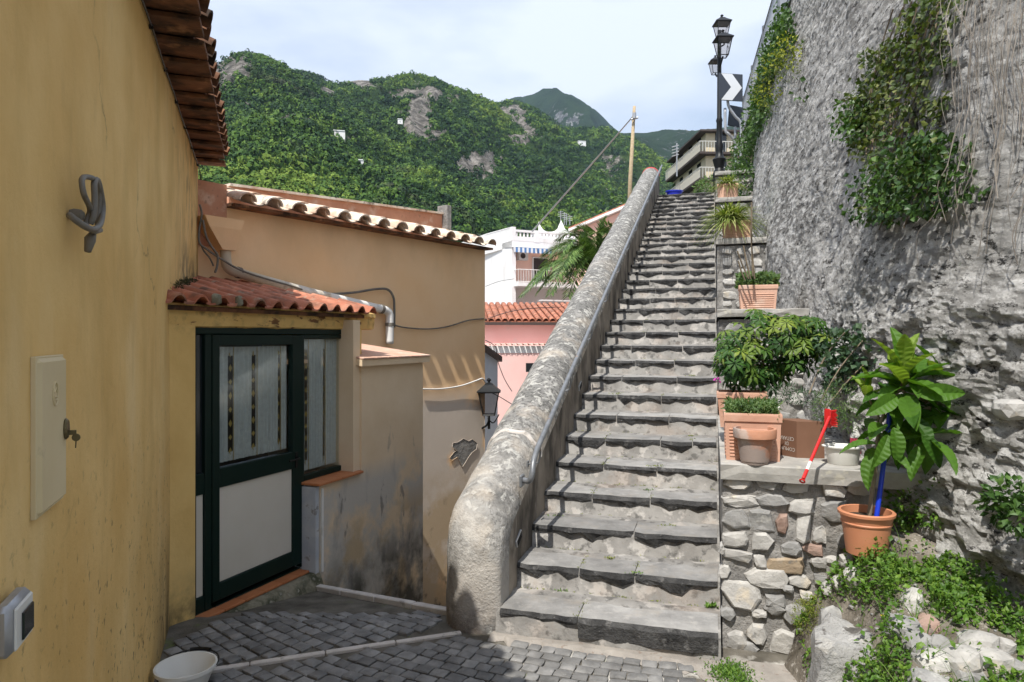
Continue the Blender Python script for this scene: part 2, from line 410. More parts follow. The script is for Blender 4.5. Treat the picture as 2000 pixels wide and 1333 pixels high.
M['basalt'] = surf('broken_basalt', (.022, .022, .023), (.085, .084, .083), 9, 8, .85, ((20, 1.0, .03), (90, .9, .01)), (
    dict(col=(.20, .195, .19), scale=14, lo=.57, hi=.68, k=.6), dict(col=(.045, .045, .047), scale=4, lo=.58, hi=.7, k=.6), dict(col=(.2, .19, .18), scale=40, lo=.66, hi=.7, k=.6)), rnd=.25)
def basalt2():
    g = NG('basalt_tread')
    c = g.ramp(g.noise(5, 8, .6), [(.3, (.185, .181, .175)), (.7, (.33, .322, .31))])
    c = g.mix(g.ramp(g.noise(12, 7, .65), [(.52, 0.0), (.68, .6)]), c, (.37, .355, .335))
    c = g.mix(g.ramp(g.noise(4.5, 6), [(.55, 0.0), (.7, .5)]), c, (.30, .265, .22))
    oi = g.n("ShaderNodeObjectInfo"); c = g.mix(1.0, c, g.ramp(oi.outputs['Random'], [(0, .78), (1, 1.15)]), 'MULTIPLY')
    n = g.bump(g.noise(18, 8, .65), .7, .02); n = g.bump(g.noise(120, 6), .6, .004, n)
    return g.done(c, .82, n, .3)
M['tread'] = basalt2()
M['cobble'] = surf('cobble_basalt', (.125, .123, .12), (.255, .25, .243), 9, 7, .78, ((30, .6, .008), (150, .5, .003)), (
    dict(col=(.36, .35, .33), scale=5, lo=.56, hi=.7, k=.5), dict(col=(.36, .35, .33), scale=50, lo=.64, hi=.7, k=.5)), rnd=.3)
M['grout'] = surf('cobble_grout', (.07, .063, .05), (.17, .155, .13), 7, 7, .95, ((60, .7, .008),), (
    dict(col=(.50, .48, .44), scale=3.2, lo=.47, hi=.56, x=(-.3, .25), k=.9), dict(col=(.12, .16, .045), scale=4, lo=.6, hi=.68, k=.7)))
M['pavedirt'] = surf('dusty_paving_edge', (.22, .20, .18), (.36, .33, .295), 6, 7, .95, ((50, .7, .01),), (dict(col=(.2, .15, .12), scale=20, lo=.6, hi=.66, k=.7),))
M['palestone'] = surf('pale_stone', (.46, .42, .39), (.62, .58, .54), 8, 6, .85, ((60, .5, .004),), (dict(col=(.25, .23, .2), scale=15, lo=.58, hi=.66, k=.7),))
M['wallmortar'] = surf('grey_rough_mortar', (.16, .155, .148), (.34, .325, .305), 7, 8, .95, ((18, .9, .03), (90, .8, .008)), (dict(col=(.38, .36, .33), scale=12, lo=.58, hi=.66, k=.6),))
M['slab'] = surf('concrete_slab', (.28, .27, .25), (.44, .425, .395), 6, 7, .92, ((35, .5, .006), (160, .4, .002)), (dict(col=(.2, .19, .17), scale=5, lo=.55, hi=.68, k=.6), dict(col=(.55, .52, .42), scale=9, lo=.6, hi=.66, k=.5)))
def lime(name, lo, hi, sp):
    return surf(name, lo, hi, 9, 8, .88, ((20, .7, .015), (100, .5, .004)), (
        dict(col=sp, scale=6, lo=.56, hi=.68, k=.7), dict(col=(.16, .155, .15), scale=18, lo=.6, hi=.7, k=.7)), rnd=.12)
M['lime_white'] = lime('white_limestone', (.33, .32, .305), (.53, .515, .485), (.58, .50, .38))
M['lime_grey'] = lime('grey_limestone', (.19, .188, .184), (.36, .355, .345), (.55, .54, .50))
M['lime_pink'] = lime('pinkish_stone', (.30, .20, .16), (.42, .30, .25), (.32, .30, .28))
M['lime_tan'] = lime('tan_stone', (.26, .20, .14), (.42, .33, .23), (.5, .45, .38))
def rockwall():
    g = NG('rough_lime_render')
    rt = g.map((1, 1, 1), (0, 0, math.atan(392.0 / 1333.0)))
    v = g.map((1, .36, 1), vec=rt); v2 = g.map((1, .5, 1), vec=rt)
    c = g.ramp(g.noise(1.3, 9, .62, v2), [(.28, (.27, .262, .248)), (.5, (.42, .408, .386)), (.72, (.58, .566, .54))])
    st = g.map((1, .6, .14), vec=rt)
    c = g.mix(g.math('MULTIPLY', g.ramp(g.noise(2.0, 6, .6, st), [(.47, 0.0), (.60, .72)]), g.zfade(2.0, 3.2)), c, (.15, .143, .134))
    c = g.mix(g.ramp(g.noise(14, 9, .78, v), [(.47, 0.0), (.56, .85)]), c, (.78, .765, .735))
    c = g.mix(g.ramp(g.noise(17, 8, .78, v), [(.545, 0.0), (.60, .95)]), c, (.055, .053, .05))
    c = g.mix(g.ramp(g.noise(3.1, 4), [(.72, 0.0), (.75, .7)]), c, (.42, .28, .18))
    n = g.bump(g.noise(9, 10, .78, v), 1.0, .06); n = g.bump(g.vor(19, v), .8, .03, n); n = g.bump(g.noise(40, 8, .78, v), 1.0, .03, n)
    return g.done(c, .95, n, .15)
M['rockwall'] = rockwall()
M['terra'] = surf('terracotta_pot', (.50, .27, .185), (.62, .37, .27), 5, 5, .8, ((60, .3, .003),), (dict(col=(.68, .46, .36), scale=4, lo=.52, hi=.68, k=.7), dict(col=(.3, .2, .15), scale=12, lo=.62, hi=.7, k=.4)))
M['terra_pale'] = surf('pale_terracotta', (.56, .33, .235), (.66, .42, .32), 4, 5, .82, ((70, .3, .003),), (dict(col=(.70, .56, .47), scale=5, lo=.54, hi=.68, k=.6),), rnd=.06)
M['terra_old'] = surf('weathered_terracotta', (.42, .19, .11), (.55, .28, .18), 6, 6, .85, ((50, .4, .004),), (
    dict(col=(.30, .27, .25), scale=4, lo=.42, hi=.55, k=.85), dict(col=(.5, .42, .37), scale=9, lo=.58, hi=.66, k=.7)))
M['terra_plastic'] = surf('terracotta_plastic', (.50, .20, .10), (.56, .25, .135), 3, 3, .5, ((30, .1, .002),), spec=.5)
M['tile_red'] = surf('red_roof_tile', (.38, .13, .075), (.52, .21, .13), 7, 6, .8, ((50, .35, .004),), (
    dict(col=(.11, .075, .055), scale=4.5, lo=.48, hi=.66, k=.85), dict(col=(.58, .32, .22), scale=8, lo=.55, hi=.7, k=.5),
    dict(col=(.40, .36, .28), scale=6, lo=.62, hi=.68, k=.6)), rnd=.22)
M['tile_pale'] = surf('pale_old_roof_tile', (.52, .36, .26), (.70, .56, .44), 7, 6, .85, ((50, .4, .004),), (
    dict(col=(.74, .68, .58), scale=4, lo=.45, hi=.6, k=.8), dict(col=(.13, .10, .08), scale=9, lo=.56, hi=.66, k=.8), dict(col=(.55, .26, .15), scale=3, lo=.58, hi=.68, k=.6)), rnd=.15)
M['tile_dark'] = surf('dark_old_tile', (.11, .05, .026), (.24, .11, .055), 6, 6, .85, ((40, .5, .006),), (
    dict(col=(.03, .022, .016), scale=5, lo=.46, hi=.62, k=.9), dict(col=(.48, .25, .12), scale=7, lo=.58, hi=.7, k=.6)), rnd=.25)
M['orange'] = surf('orange_painted_render', (.48, .22, .13), (.58, .30, .19), 4, 6, .88, ((20, .4, .008),), (dict(col=(.70, .50, .38), scale=5, lo=.56, hi=.68, k=.6), dict(col=(.2, .12, .08), scale=14, lo=.6, hi=.68, k=.6)))
M['ribmoss'] = surf('mossy_concrete', (.20, .18, .13), (.34, .31, .23), 6, 7, .95, ((25, .7, .015),), (dict(col=(.04, .045, .022), scale=6, lo=.44, hi=.6, k=.9), dict(col=(.45, .42, .35), scale=12, lo=.6, hi=.68, k=.6)))
M['floor_tile'] = surf('orange_threshold_tile', (.42, .15, .06), (.50, .20, .085), 8, 4, .6, ((60, .2, .002),), rnd=.1)
M['greenmetal'] = plain('dark_green_painted_metal', (.004, .017, .013), .42, 0, .25)
M['whitepanel'] = surf('white_door_panel', (.60, .56, .48), (.66, .62, .545), 2, 4, .5, ((30, .05, .001),))
M['whitepaint'] = surf('white_paint', (.72, .71, .68), (.80, .79, .76), 3, 5, .6, ((60, .2, .002),), (dict(col=(.5, .47, .42), scale=6, lo=.6, hi=.7, k=.5),))
M['bluegrey'] = surf('peeling_blue_white_paint', (.42, .46, .52), (.60, .61, .62), 6, 7, .85, ((30, .4, .006),), (dict(col=(.25, .24, .23), scale=12, lo=.58, hi=.64, k=.8),))
M['fabric'] = surf('white_net_curtain', (.52, .52, .50), (.64, .64, .615), 30, 4, .95, ((300, .4, .002),))
M['gold'] = plain('gold_thread', (.42, .29, .07), .6)
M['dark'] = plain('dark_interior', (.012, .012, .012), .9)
M['black'] = plain('black_painted_iron', (.012, .013, .014), .45, .3)
M['blackrub'] = plain('black_cable', (.018, .018, .02), .5)
M['greycable'] = surf('grey_cable_sheath', (.13, .12, .105), (.20, .185, .16), 10, 4, .6, ((80, .2, .001),))
M['paleiron'] = plain('pale_painted_railing', (.55, .54, .50), .6)
M['galv'] = surf('galvanised_steel', (.34, .35, .37), (.46, .47, .49), 12, 5, .45, ((60, .2, .001),), (dict(col=(.2, .17, .14), scale=9, lo=.6, hi=.68, k=.6),), metal=.55)
M['ironpaint'] = surf('grey_painted_rail', (.15, .16, .175), (.24, .25, .265), 12, 5, .4, ((60, .2, .001),), (dict(col=(.3, .2, .13), scale=9, lo=.64, hi=.68, k=.7),), metal=.3)
M['pvc'] = surf('beige_pvc_pipe', (.50, .42, .30), (.60, .53, .42), 4, 5, .5, ((40, .1, .001),), (dict(col=(.78, .76, .72), scale=3, lo=.3, hi=.42, x=(-2.7, -2.2), k=1.0), dict(col=(.2, .15, .1), scale=7, lo=.6, hi=.7, k=.5)))
M['wood'] = surf('weathered_wood', (.33, .25, .15), (.50, .40, .27), 20, 6, .85, ((60, .4, .004),))
M['bark'] = surf('bark', (.14, .11, .08), (.26, .21, .15), 25, 6, .9, ((60, .6, .006),))
M['soil'] = surf('garden_soil', (.10, .085, .065), (.27, .24, .20), 6, 8, .95, ((20, .9, .03), (90, .8, .008)), (dict(col=(.42, .39, .35), scale=30, lo=.58, hi=.64, k=.8), dict(col=(.06, .05, .035), scale=4, lo=.5, hi=.65, k=.7)))
M['potsoil'] = surf('potting_soil', (.035, .026, .018), (.08, .06, .04), 30, 6, .95, ((60, .9, .01),))
M['brownbox'] = surf('brown_cardboard', (.165, .085, .052), (.20, .105, .066), 5, 4, .8, ((60, .1, .001),))
M['print'] = plain('white_print', (.6, .58, .54), .7)
M['red'] = plain('red_plastic', (.55, .02, .02), .35, 0, .5)
M['redpaint'] = plain('red_paint', (.45, .04, .03), .6)
M['whiteplastic'] = surf('white_plastic', (.66, .655, .62), (.74, .735, .70), 3, 3, .4, ((30, .05, .001),), (dict(col=(.45, .42, .36), scale=5, lo=.6, hi=.7, k=.4),))
M['greyplastic'] = plain('grey_plastic', (.30, .31, .30), .5)
M['cream'] = surf('cream_metal_door', (.60, .49, .28), (.67, .56, .35), 3, 5, .55, ((40, .1, .001),), (dict(col=(.28, .23, .15), scale=8, lo=.62, hi=.7, k=.5),))
M['blue'] = plain('blue_plastic', (.015, .03, .45), .4, 0, .5)
M['bluestake'] = plain('blue_stake_plastic', (.01, .045, .55), .4, 0, .5)
M['brass'] = plain('old_brass', (.16, .13, .07), .45, .8)
def glass(name, tint, tr):
    g = NG(name); gl = g.n("ShaderNodeBsdfGlossy"); gl.inputs['Roughness'].default_value = .06; gl.inputs[0].default_value = (.9, .9, .9, 1)
    t = g.n("ShaderNodeBsdfTransparent"); t.inputs[0].default_value = (*tint, 1)
    fr = g.n("ShaderNodeLayerWeight"); fr.inputs[0].default_value = .35; mxs = g.n("ShaderNodeMixShader")
    g.l(g.math('MULTIPLY', fr.outputs['Fresnel'], tr), mxs.inputs[0]); g.l(t.outputs[0], mxs.inputs[1]); g.l(gl.outputs[0], mxs.inputs[2])
    g.l(mxs.outputs[0], g.out.inputs[0]); return g.m
M['glass'] = glass('window_glass', (.88, .91, .91), .16)
M['lampglass'] = glass('lantern_glass', (.85, .82, .8), .6)
M['darkglass'] = plain('dark_window', (.018, .022, .025), .12, 0, .6)
M['chev_black'] = plain('sign_black', (.035, .042, .055), .5)
M['chev_white'] = plain('sign_white', (.62, .64, .66), .5)
M['pink'] = surf('pink_render', (.80, .50, .46), (.85, .57, .53), 1.2, 5, .9, ((10, .2, .01),), (dict(col=(.72, .56, .52), scale=2, lo=.55, hi=.68, k=.6),))
M['salmon'] = surf('salmon_render', (.84, .54, .43), (.88, .60, .50), 1.2, 5, .9, ((10, .2, .01),))
M['white'] = surf('white_render', (.76, .75, .74), (.82, .81, .80), .8, 5, .9, ((8, .2, .01),), (dict(col=(.6, .57, .54), scale=1.2, lo=.58, hi=.7, st=(1, 1, .3), k=.5),))
M['bluewhite'] = surf('pale_blue_render', (.46, .53, .62), (.54, .60, .68), 2, 5, .9, ((20, .3, .01),))
M['cream_wall'] = surf('cream_render', (.62, .53, .37), (.68, .59, .43), 1, 5, .9, ((8, .2, .01),))
M['darkslab'] = plain('dark_brown_fascia', (.06, .045, .04), .7)
M['awning_blue'] = plain('blue_awning_cloth', (.10, .22, .46), .8)
M['awning_white'] = plain('white_awning_cloth', (.72, .74, .76), .8)
M['ac'] = plain('air_conditioner_white', (.68, .68, .66), .5)
M['boulder'] = surf('fissured_boulder', (.27, .268, .262), (.50, .49, .475), 5, 9, .92, ((4, 1.0, .05), (22, 1.0, .03), (110, .7, .008)), (dict(col=(.09, .08, .07), scale=7, lo=.53, hi=.58, st=(1, 1, .35), k=.85), dict(col=(.30, .25, .19), scale=3, lo=.62, hi=.7, k=.4), dict(col=(.52, .50, .46), scale=9, lo=.58, hi=.66, k=.7)))
M['hillrock'] = surf('hill_rock', (.16, .15, .135), (.40, .37, .335), .035, 9, .95, ((.4, 1.0, 2.5),), (dict(col=(.05, .075, .025), scale=.09, lo=.5, hi=.6, k=.9),))
def hillmat(name, rocklo, rockhi, g1, g2, g3, sc):
    g = NG(name); at = g.n("ShaderNodeAttribute"); at.attribute_name = "var"
    rockc = g.ramp(g.noise(.16 * sc, 10, .75, g.map((1, 1, .5))), [(.36, tuple(x * .45 for x in rocklo)), (.48, rocklo), (.62, rockhi)])
    grn = g.ramp(g.noise(.035 * sc, 10, .72), [(.3, g1), (.52, g2), (.72, g3)])
    n3 = g.noise(.11 * sc, 8, .7); f = g.math('ADD', at.outputs['Fac'], g.math('MULTIPLY', g.math('SUBTRACT', n3, .5), 1.6))
    c = g.mix(g.ramp(f, [(.46, 0.0), (.56, 1.0)]), grn, rockc)
    n = g.bump(g.noise(.09 * sc, 10, .75), 1.0, 6.0 / sc); n = g.bump(g.noise(.35 * sc, 6, .7), 1.0, 3.0 / sc, n)
    return g.done(c, .95, n, .1)
M['hill_near'] = hillmat('hillside_near', (.17, .155, .135), (.44, .40, .36), (.018, .035, .012), (.04, .075, .02), (.08, .13, .03), 1.0)
M['hill_far'] = hillmat('hillside_far', (.14, .145, .15), (.36, .36, .36), (.02, .035, .018), (.03, .055, .025), (.045, .075, .03), .45)
def forestmat(name='forest_canopy'):
    g = NG(name); at = g.n("ShaderNodeAttribute"); at.attribute_name = "var"
    big = g.noise(.013, 5, .62); f = g.math('ADD', g.math('MULTIPLY', at.outputs['Fac'], .5), g.math('MULTIPLY', g.math('SUBTRACT', big, .33), 1.7))
    c = g.ramp(f, [(.10, (.010, .026, .012)), (.40, (.020, .050, .014)), (.66, (.060, .12, .018)), (.95, (.15, .215, .032))])
    c = g.mix(g.ramp(g.noise(.05, 4), [(.58, 0.0), (.70, .55)]), c, (.065, .062, .035))
    return g.done(c, .7, None, .15)
M['forest'] = forestmat()
M['ivy'] = leafmat('ivy_leaf', (.025, .06, .015), (.055, .12, .025), (.12, .21, .05), .4, .25)
M['ivy_dry'] = leafmat('old_ivy_leaf', (.04, .065, .018), (.085, .13, .028), (.20, .22, .06), .5, .25)
M['scheff'] = leafmat('umbrella_plant_leaf', (.014, .045, .012), (.05, .125, .018), (.27, .34, .05), .48, .25, .3)
M['herb'] = leafmat('herb_leaf', (.05, .10, .03), (.10, .18, .05), (.20, .28, .10), .5, .3)
M['weed'] = leafmat('weed_leaf', (.05, .115, .015), (.10, .21, .025), (.20, .32, .045), .5, .35)
M['grassm'] = leafmat('grass_blade', (.06, .13, .02), (.11, .22, .03), (.25, .33, .08), .55, .35)
M['moss'] = leafmat('moss', (.08, .11, .015), (.17, .20, .025), (.30, .32, .05), .7, .25)
M['loquat'] = leafmat('big_leaf_green', (.035, .10, .014), (.10, .215, .025), (.30, .40, .06), .5, .4, .25)
M['spider'] = leafmat('striped_blade_leaf', (.08, .13, .02), (.22, .27, .06), (.50, .52, .22), .5, .3)
M['rose'] = leafmat('dusty_green_leaf', (.02, .05, .025), (.05, .10, .05), (.11, .17, .09), .5, .25)
M['yellowfl'] = leafmat('yellow_green_flower', (.13, .17, .02), (.28, .31, .035), (.48, .46, .05), .6, .3)
M['yellow'] = plain('yellow_petal', (.75, .55, .02), .6)
M['magenta'] = plain('magenta_petal', (.5, .04, .35), .6)
M['palm'] = leafmat('palm_leaflet', (.05, .10, .025), (.11, .20, .045), (.25, .36, .10), .4, .2)
M['root'] = surf('dry_root', (.15, .13, .105), (.30, .265, .225), 12, 4, .9, ())
M['vine'] = surf('vine_stem', (.12, .095, .065), (.24, .19, .13), 12, 4, .9, ())
M['metalplate'] = surf('rusty_brown_plate', (.13, .09, .075), (.20, .15, .13), 10, 5, .7, ((80, .4, .003),))
# ------------------------------------------------------------------ local frames
TH = math.atan(392.0 / F)
U = Vector((math.sin(TH), math.cos(TH), 0)); Vv = Vector((math.cos(TH), -math.sin(TH), 0)); Z = Vector((0, 0, 1))
S0 = Vector((1.237, 4.04, 0))                       # right-hand nosing of the first step
def W(a, b, z): return S0 + U * a + Vv * b + Z * z
RISE, RUN, NST = 0.166, 0.410, 33
def nose(a): return RISE + a * RISE / RUN
def kerby(x): return 4.9 + (-.46 - x) * .75
def gz(x, y): return -0.17 * np.maximum(np.asarray(y, float) - 4.62, 0) * np.clip((-np.asarray(x, float) + .35) / .8, 0, 1)

# ------------------------------------------------------------------ ground sheets
xs = np.linspace(-5, 8, 66); P = np.zeros((66, 40, 3))
for i, x in enumerate(xs):
    ym = kerby(x) if x < -.46 else 4.9
    if x < -3.0: ym = kerby(-3.0)
    y = np.linspace(-9, ym, 40) if False else np.concatenate([np.linspace(-9, 3, 12), np.linspace(3.1, ym, 28)])
    P[i, :, 0] = x; P[i, :, 1] = y; P[i, :, 2] = gz(x, y) - .014 + .006 * fbm(x * 3, y * 3, 0, 2)
pavement = structure(gridmesh('pavement', P, M['grout']))
mb = MB(); mb.add([(-5, kerby(-3) + .02, -.3), (-5, 60, -2.6), (3, 60, -2.6), (3, 4.6, -1.5)], [(0, 3, 2, 1)])
mb.add([(-3.2, kerby(-3) + .02, -1.4), (3, 4.8, -1.4), (30, 60, -3.2), (-30, 60, -3.2)], [(0, 1, 2, 3)])
mb = MB(); mb.add([(-9, 4.4, -1.75), (4, 4.4, -1.75), (30, 58, -3.4), (-40, 58, -3.4)], [(0, 1, 2, 3)])
structure(mb.build('lower_lane', M['pavedirt']))
# valley floor as one big sheet reaching the horizon
gx = np.concatenate([np.linspace(-3400, -400, 18), np.linspace(-350, 350, 30), np.linspace(400, 3400, 18)])
gy = np.concatenate([np.linspace(-2000, -60, 12), np.linspace(-50, 700, 40), np.linspace(800, 3500, 22)])
X, Y = np.meshgrid(gx, gy, indexing='ij'); P = np.stack([X, Y, -4.2 - .02 * np.clip(Y, 0, 60) + 1.0 * fbm(X / 60, Y / 60, 0, 3) - 1.0], -1)
structure(gridmesh('valley_ground', P, M['hill_near'], var=np.zeros(X.shape)))
# upper street at the head of the stairs
mb = MB(); a0 = (NST - 1) * RUN + .02; zt = NST * RISE - .006
box(mb, W(a0, -1.9, -3), U * 60, Vv * 30, Z * (zt + 3)); structure(mb.build('upper_street', M['pavedirt']))

# kerb at the end of the landing and pale stone strip in the cobbles
def strip(name, p, q, w, h, m, seed, n=4, lift=0.0):
    p, q = Vector(p), Vector(q); d = (q - p); L = d.length; d.normalize(); s = Vector((d.y, -d.x, 0)); rr = random.Random(seed)
    mb = MB(); t = 0
    for k in range(n):
        l = L / n; a = p + d * (k * l + .003); c = a + d * (l / 2 - .003)
        c = Vector((c.x, c.y, float(gz(c.x, c.y)) + lift + rr.uniform(-.002, .002)))
        dd = (Vector((d.x, d.y, (float(gz(q.x, q.y)) - float(gz(p.x, p.y))) / L))).normalized()
        cbox(mb, c, l - .005, w * rr.uniform(.92, 1.05), h, dd, s, dd.cross(s).normalized() * 1, bev=.006)
    return mb.build(name, m)
structure(strip('kerb', (-1.70, kerby(-1.70) - .03, 0), (-.40, 4.83, 0), .062, .10, M['palestone'], 3, 4, -.02))
structure(strip('pale_stone_band', (-1.95, 3.875, 0), (-.33, 4.455, 0), .038, .05, M['palestone'], 5, 4, -.019))

# ------------------------------------------------------------------ cobbles: nearest in view are parts, the rest joined
def cobble_mesh(k):
    rr = random.Random(100 + k); n = 8; pts = []
    for (x, y) in ((-.5, -.5), (0, -.53), (.5, -.5), (.52, 0), (.5, .5), (0, .52), (-.5, .5), (-.52, 0)):
        pts.append((x + rr.uniform(-.05, .05), y + rr.uniform(-.05, .05)))
    vs = [(x, y, -.35) for x, y in pts] + [(x, y, -.06) for x, y in pts] + [(x * .84, y * .84, 0 + rr.uniform(-.02, .02)) for x, y in pts] + [(0, 0, .03)]
    fs = []
    for r in (0, 8):
        for i in range(8): j = (i + 1) % 8; fs.append((r + i, r + j, r + 8 + j, r + 8 + i))
    for i in range(8): fs.append((16 + i, 16 + (i + 1) % 8, 24))
    return vs, fs
CB = [cobble_mesh(k) for k in range(10)]; CM = []
for vs, fs in CB:
    m = MB(); m.add(vs, fs); CM.append(mesh_only(m, 'cobblestone', M['cobble'], 'auto'))
cand = []
def inarea(x, y):
    if x < -.46 and y > kerby(x) - .12: return False
    if y > 4.86 or x < -2.6: return False
    l = Vector((x, y, 0)) - S0; a = l.dot(U); b = l.dot(Vv)
    if a > -.10 and b > -1.86: return False
    if b > -.08 + .1 * math.sin(a * 9) and a > -.55: return False
    if b > .38: return False
    # threshold step and left wall
    if x < -2.32 - .375 * (y - 4.65) + .06: return False
    q = Vector((x + 2.32, y - 4.65, 0))
    if q.dot(Vector((.923, -.385, 0))) < .33: return False
    return True
row = 0; rr = random.Random(5)
cxr, cyr = 1.9, 8.6                                    # rows are shallow arcs about this point
rad = 3.3
while rad < 7.6:
    h = .082; ang = -.95; row += 1; step = .095 / rad
    t = -1.55 + (row % 2) * step * .5
    while t < .75:
        wd = rr.uniform(.072, .112) / rad; tt = t + wd / 2
        x = cxr + math.sin(tt) * rad; y = cyr - math.cos(tt) * rad
        t += wd + .010 / rad
        if not inarea(x, y): continue
        # pale band keeps its place
        p, q = Vector((-1.95, 3.875)), Vector((-.33, 4.455)); d = (q - p).normalized(); r_ = Vector((x, y)) - p
        if abs(r_.x * d.y - r_.y * d.x) < .066 and -.1 < r_.dot(d) < (q - p).length + .06: continue
        cand.append((x, y, tt, wd * rad, h * rr.uniform(.88, .97), rr.randrange(10), rr.uniform(-.004, .005), rr.uniform(-.035, .035), rr.uniform(-.035, .035)))
    rad += .088
def cobM(c):
    x, y, tt, wd, h, k, dz, rx, ry = c
    sl = float(gz(x, y + .05) - gz(x, y - .05)) / .1
    return Matrix.Translation((x, y, float(gz(x, y)) + .004 + dz)) @ Matrix.Rotation(tt + rx, 4, 'Z') @ Matrix.Rotation(math.atan(sl) + rx, 4, 'X') @ Matrix.Rotation(ry, 4, 'Y') @ Matrix.Diagonal((wd, h, .085, 1))
def vis(c):
    if c[1] < 2.6: return False
    px = CXP + F * c[0] / c[1]; py = HZ + F * (CH) / c[1]
    return 300 < px < 1460 and py < 1345
v = sorted([c for c in cand if vis(c)], key=lambda c: c[1] + .12 * abs(c[0]))
for c in v[:300]: inst('cobblestone', CM[c[5]], cobM(c), pavement)
mb = MB()
for c in v[300:] + [c for c in cand if not vis(c)]:
    m = cobM(c); mb.add([m @ Vector(p) for p in CB[c[5]][0]], CB[c[5]][1])
o = mb.build('cobblestones', M['cobble'], pavement, smooth='auto'); stuff(o)
# dusty mortar margin along the step foot and the right side
mb = MB()
vs = []; fs = []
for i in range(40):
    a = -.02 - .0; b = -1.42 + i * 1.9 / 39
    e = .08 + .05 * math.sin(i * .7) * math.cos(i * 1.9) + (.22 + .08 * math.sin(i * 2.1)) * max(0, min(1, (b + .25) / .3))
    vs += [W(.05, b, .004), W(-.02 - e * .5, b, .008), W(-.03 - e, b, -.012)]
for i in range(39):
    for k in (0, 1): q = i * 3 + k; fs.append((q, q + 1, q + 4, q + 3))
mb.add([(p.x, p.y, p.z + .002) for p in vs], fs)
vs = []; fs = []
for i in range(24):
    a = -.3 - i * .1; e = .05 * math.sin(i * 1.3) + .03 * math.sin(i * 3.1)
    vs += [W(a, -.10 + e, -.012), W(a, -.03 + e, .008), W(a, .5, .012)]
for i in range(23):
    for k in (0, 1): q = i * 3 + k; fs.append((q, q + 3, q + 4, q + 1))
mb.add(vs, fs)
structure(mb.build('dusty_paving_edge', M['pavedirt']))

# ------------------------------------------------------------------ stairway
stair = thing('stone_stairway', 'long straight stairway of dark basalt treads climbing beside the concrete parapet', 'stairs', W(0, -.7, 0))
vs = []; fs = []
nb = 15
P = []
for i in range(NST):
    a = i * RUN; z0 = max(i * RISE, -.05) if i else -.05; z1 = (i + 1) * RISE
    P.append((a - .004, z0)); P.append((a + .002, z1 - .045)); P.append((a + .03, z1 - .009)); P.append((a + RUN * .55, z1 - .006)); P.append((a + RUN * .8, z1 + .004))
P.append((NST * RUN, NST * RISE))
bs = np.linspace(-1.40, .0, 46); G = np.zeros((len(P), 46, 3))
for i, (a, z) in enumerate(P):
    for j, b in enumerate(bs):
        da = .012 * float(vn(a * 7, b * 6, z * 9, 3)) ; dz = .007 * float(vn(a * 5, b * 7, 1, 5))
        if z > .1 * 0 and i % 5 == 4: dz += .008
        q = W(a + da, b, z + dz); G[i, j] = q
gridmesh('mortar_body', G, M['mortar'], stair, smooth=True)
mb = MB(); 
prof = [W(.03, 0, -.1)] + [W(a, 0, z - .02) for a, z in P] + [W(NST * RUN, 0, -.3)]
mb.add([p - Vv * .001 for p in prof] , [tuple(range(len(prof)))]); mb.build('side_face', M['mortar'], stair)
def tread_stone(i, b0, b1, seed):
    rr = random.Random(seed); n = max(3, int((b1 - b0) / .07)); z1 = (i + 1) * RISE; a = i * RUN
    dep = RUN * rr.uniform(.62, .80); V_ = []; nj = 6
    sl = rr.uniform(-.006, .006)
    vfi = []
    for k in range(n + 1):
        t = k / n; b = b0 + (b1 - b0) * t; e = min(t, 1 - t) * (b1 - b0)
        dr = (.060 + .060 * fbm(b * 9 + seed, i * 3.3, 0, 4, 2, .65) + rr.uniform(-.014, .018) + (.03 if rr.random() < .12 else 0)) * min(1, .75 + e / .12)
        if i == 0 and b0 > -.95: dr = .145 + rr.uniform(-.01, .01)
        fo = .012 * rr.uniform(-1, 1) + .010 * math.sin(b * 9 + seed); zz = sl * t + .003 * rr.uniform(-1, 1)
        zt_ = z1 + zz
        cs = .012 if e < .001 else 0
        V_ += [W(a + .030, b, zt_ - dr), W(a - .010 + fo * .4, b, zt_ - dr * .86), W(a - .022 + fo + cs, b, zt_ - .028 + rr.uniform(-.008, .006)),
               W(a - .002 + fo * .5 + cs, b, zt_ - .002), W(a + dep * .5, b, zt_ + .003), W(a + dep + .03 * math.sin(b * 7 + seed * 2), b, zt_ + .002), W(a + dep + .05, b, zt_ - .03)]
    nj = 7; f1 = []; f2 = []
    for k in range(n):
        for j in range(nj - 1):
            q = k * nj + j; f = (q, q + nj, q + nj + 1, q + 1); (f1 if j < 3 else f2).append(f[::-1])
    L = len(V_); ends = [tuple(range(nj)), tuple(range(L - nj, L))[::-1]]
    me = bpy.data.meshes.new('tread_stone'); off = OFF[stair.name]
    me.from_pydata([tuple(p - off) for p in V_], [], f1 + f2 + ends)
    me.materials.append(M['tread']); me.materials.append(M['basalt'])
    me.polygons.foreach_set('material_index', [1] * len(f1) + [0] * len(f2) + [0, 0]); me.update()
    link('tread_stone', me, stair)
rr = random.Random(21)
joints = {0: [-.86], 1: [-.93, -.55], 2: [-.60], 3: [-.98, -.52], 4: [-.95, -.50], 5: [-1.0, -.5, -.22], 6: [-.95, -.45], 7: [-1.0, -.55]}
for i in range(NST):
    js = joints.get(i) or [-.92 + rr.uniform(-.12, .1), -.46 + rr.uniform(-.12, .12)]
    e = [-1.375] + js + [-.012]
    for k in range(len(e) - 1): tread_stone(i, e[k] + .004, e[k + 1] - .004, i * 10 + k)

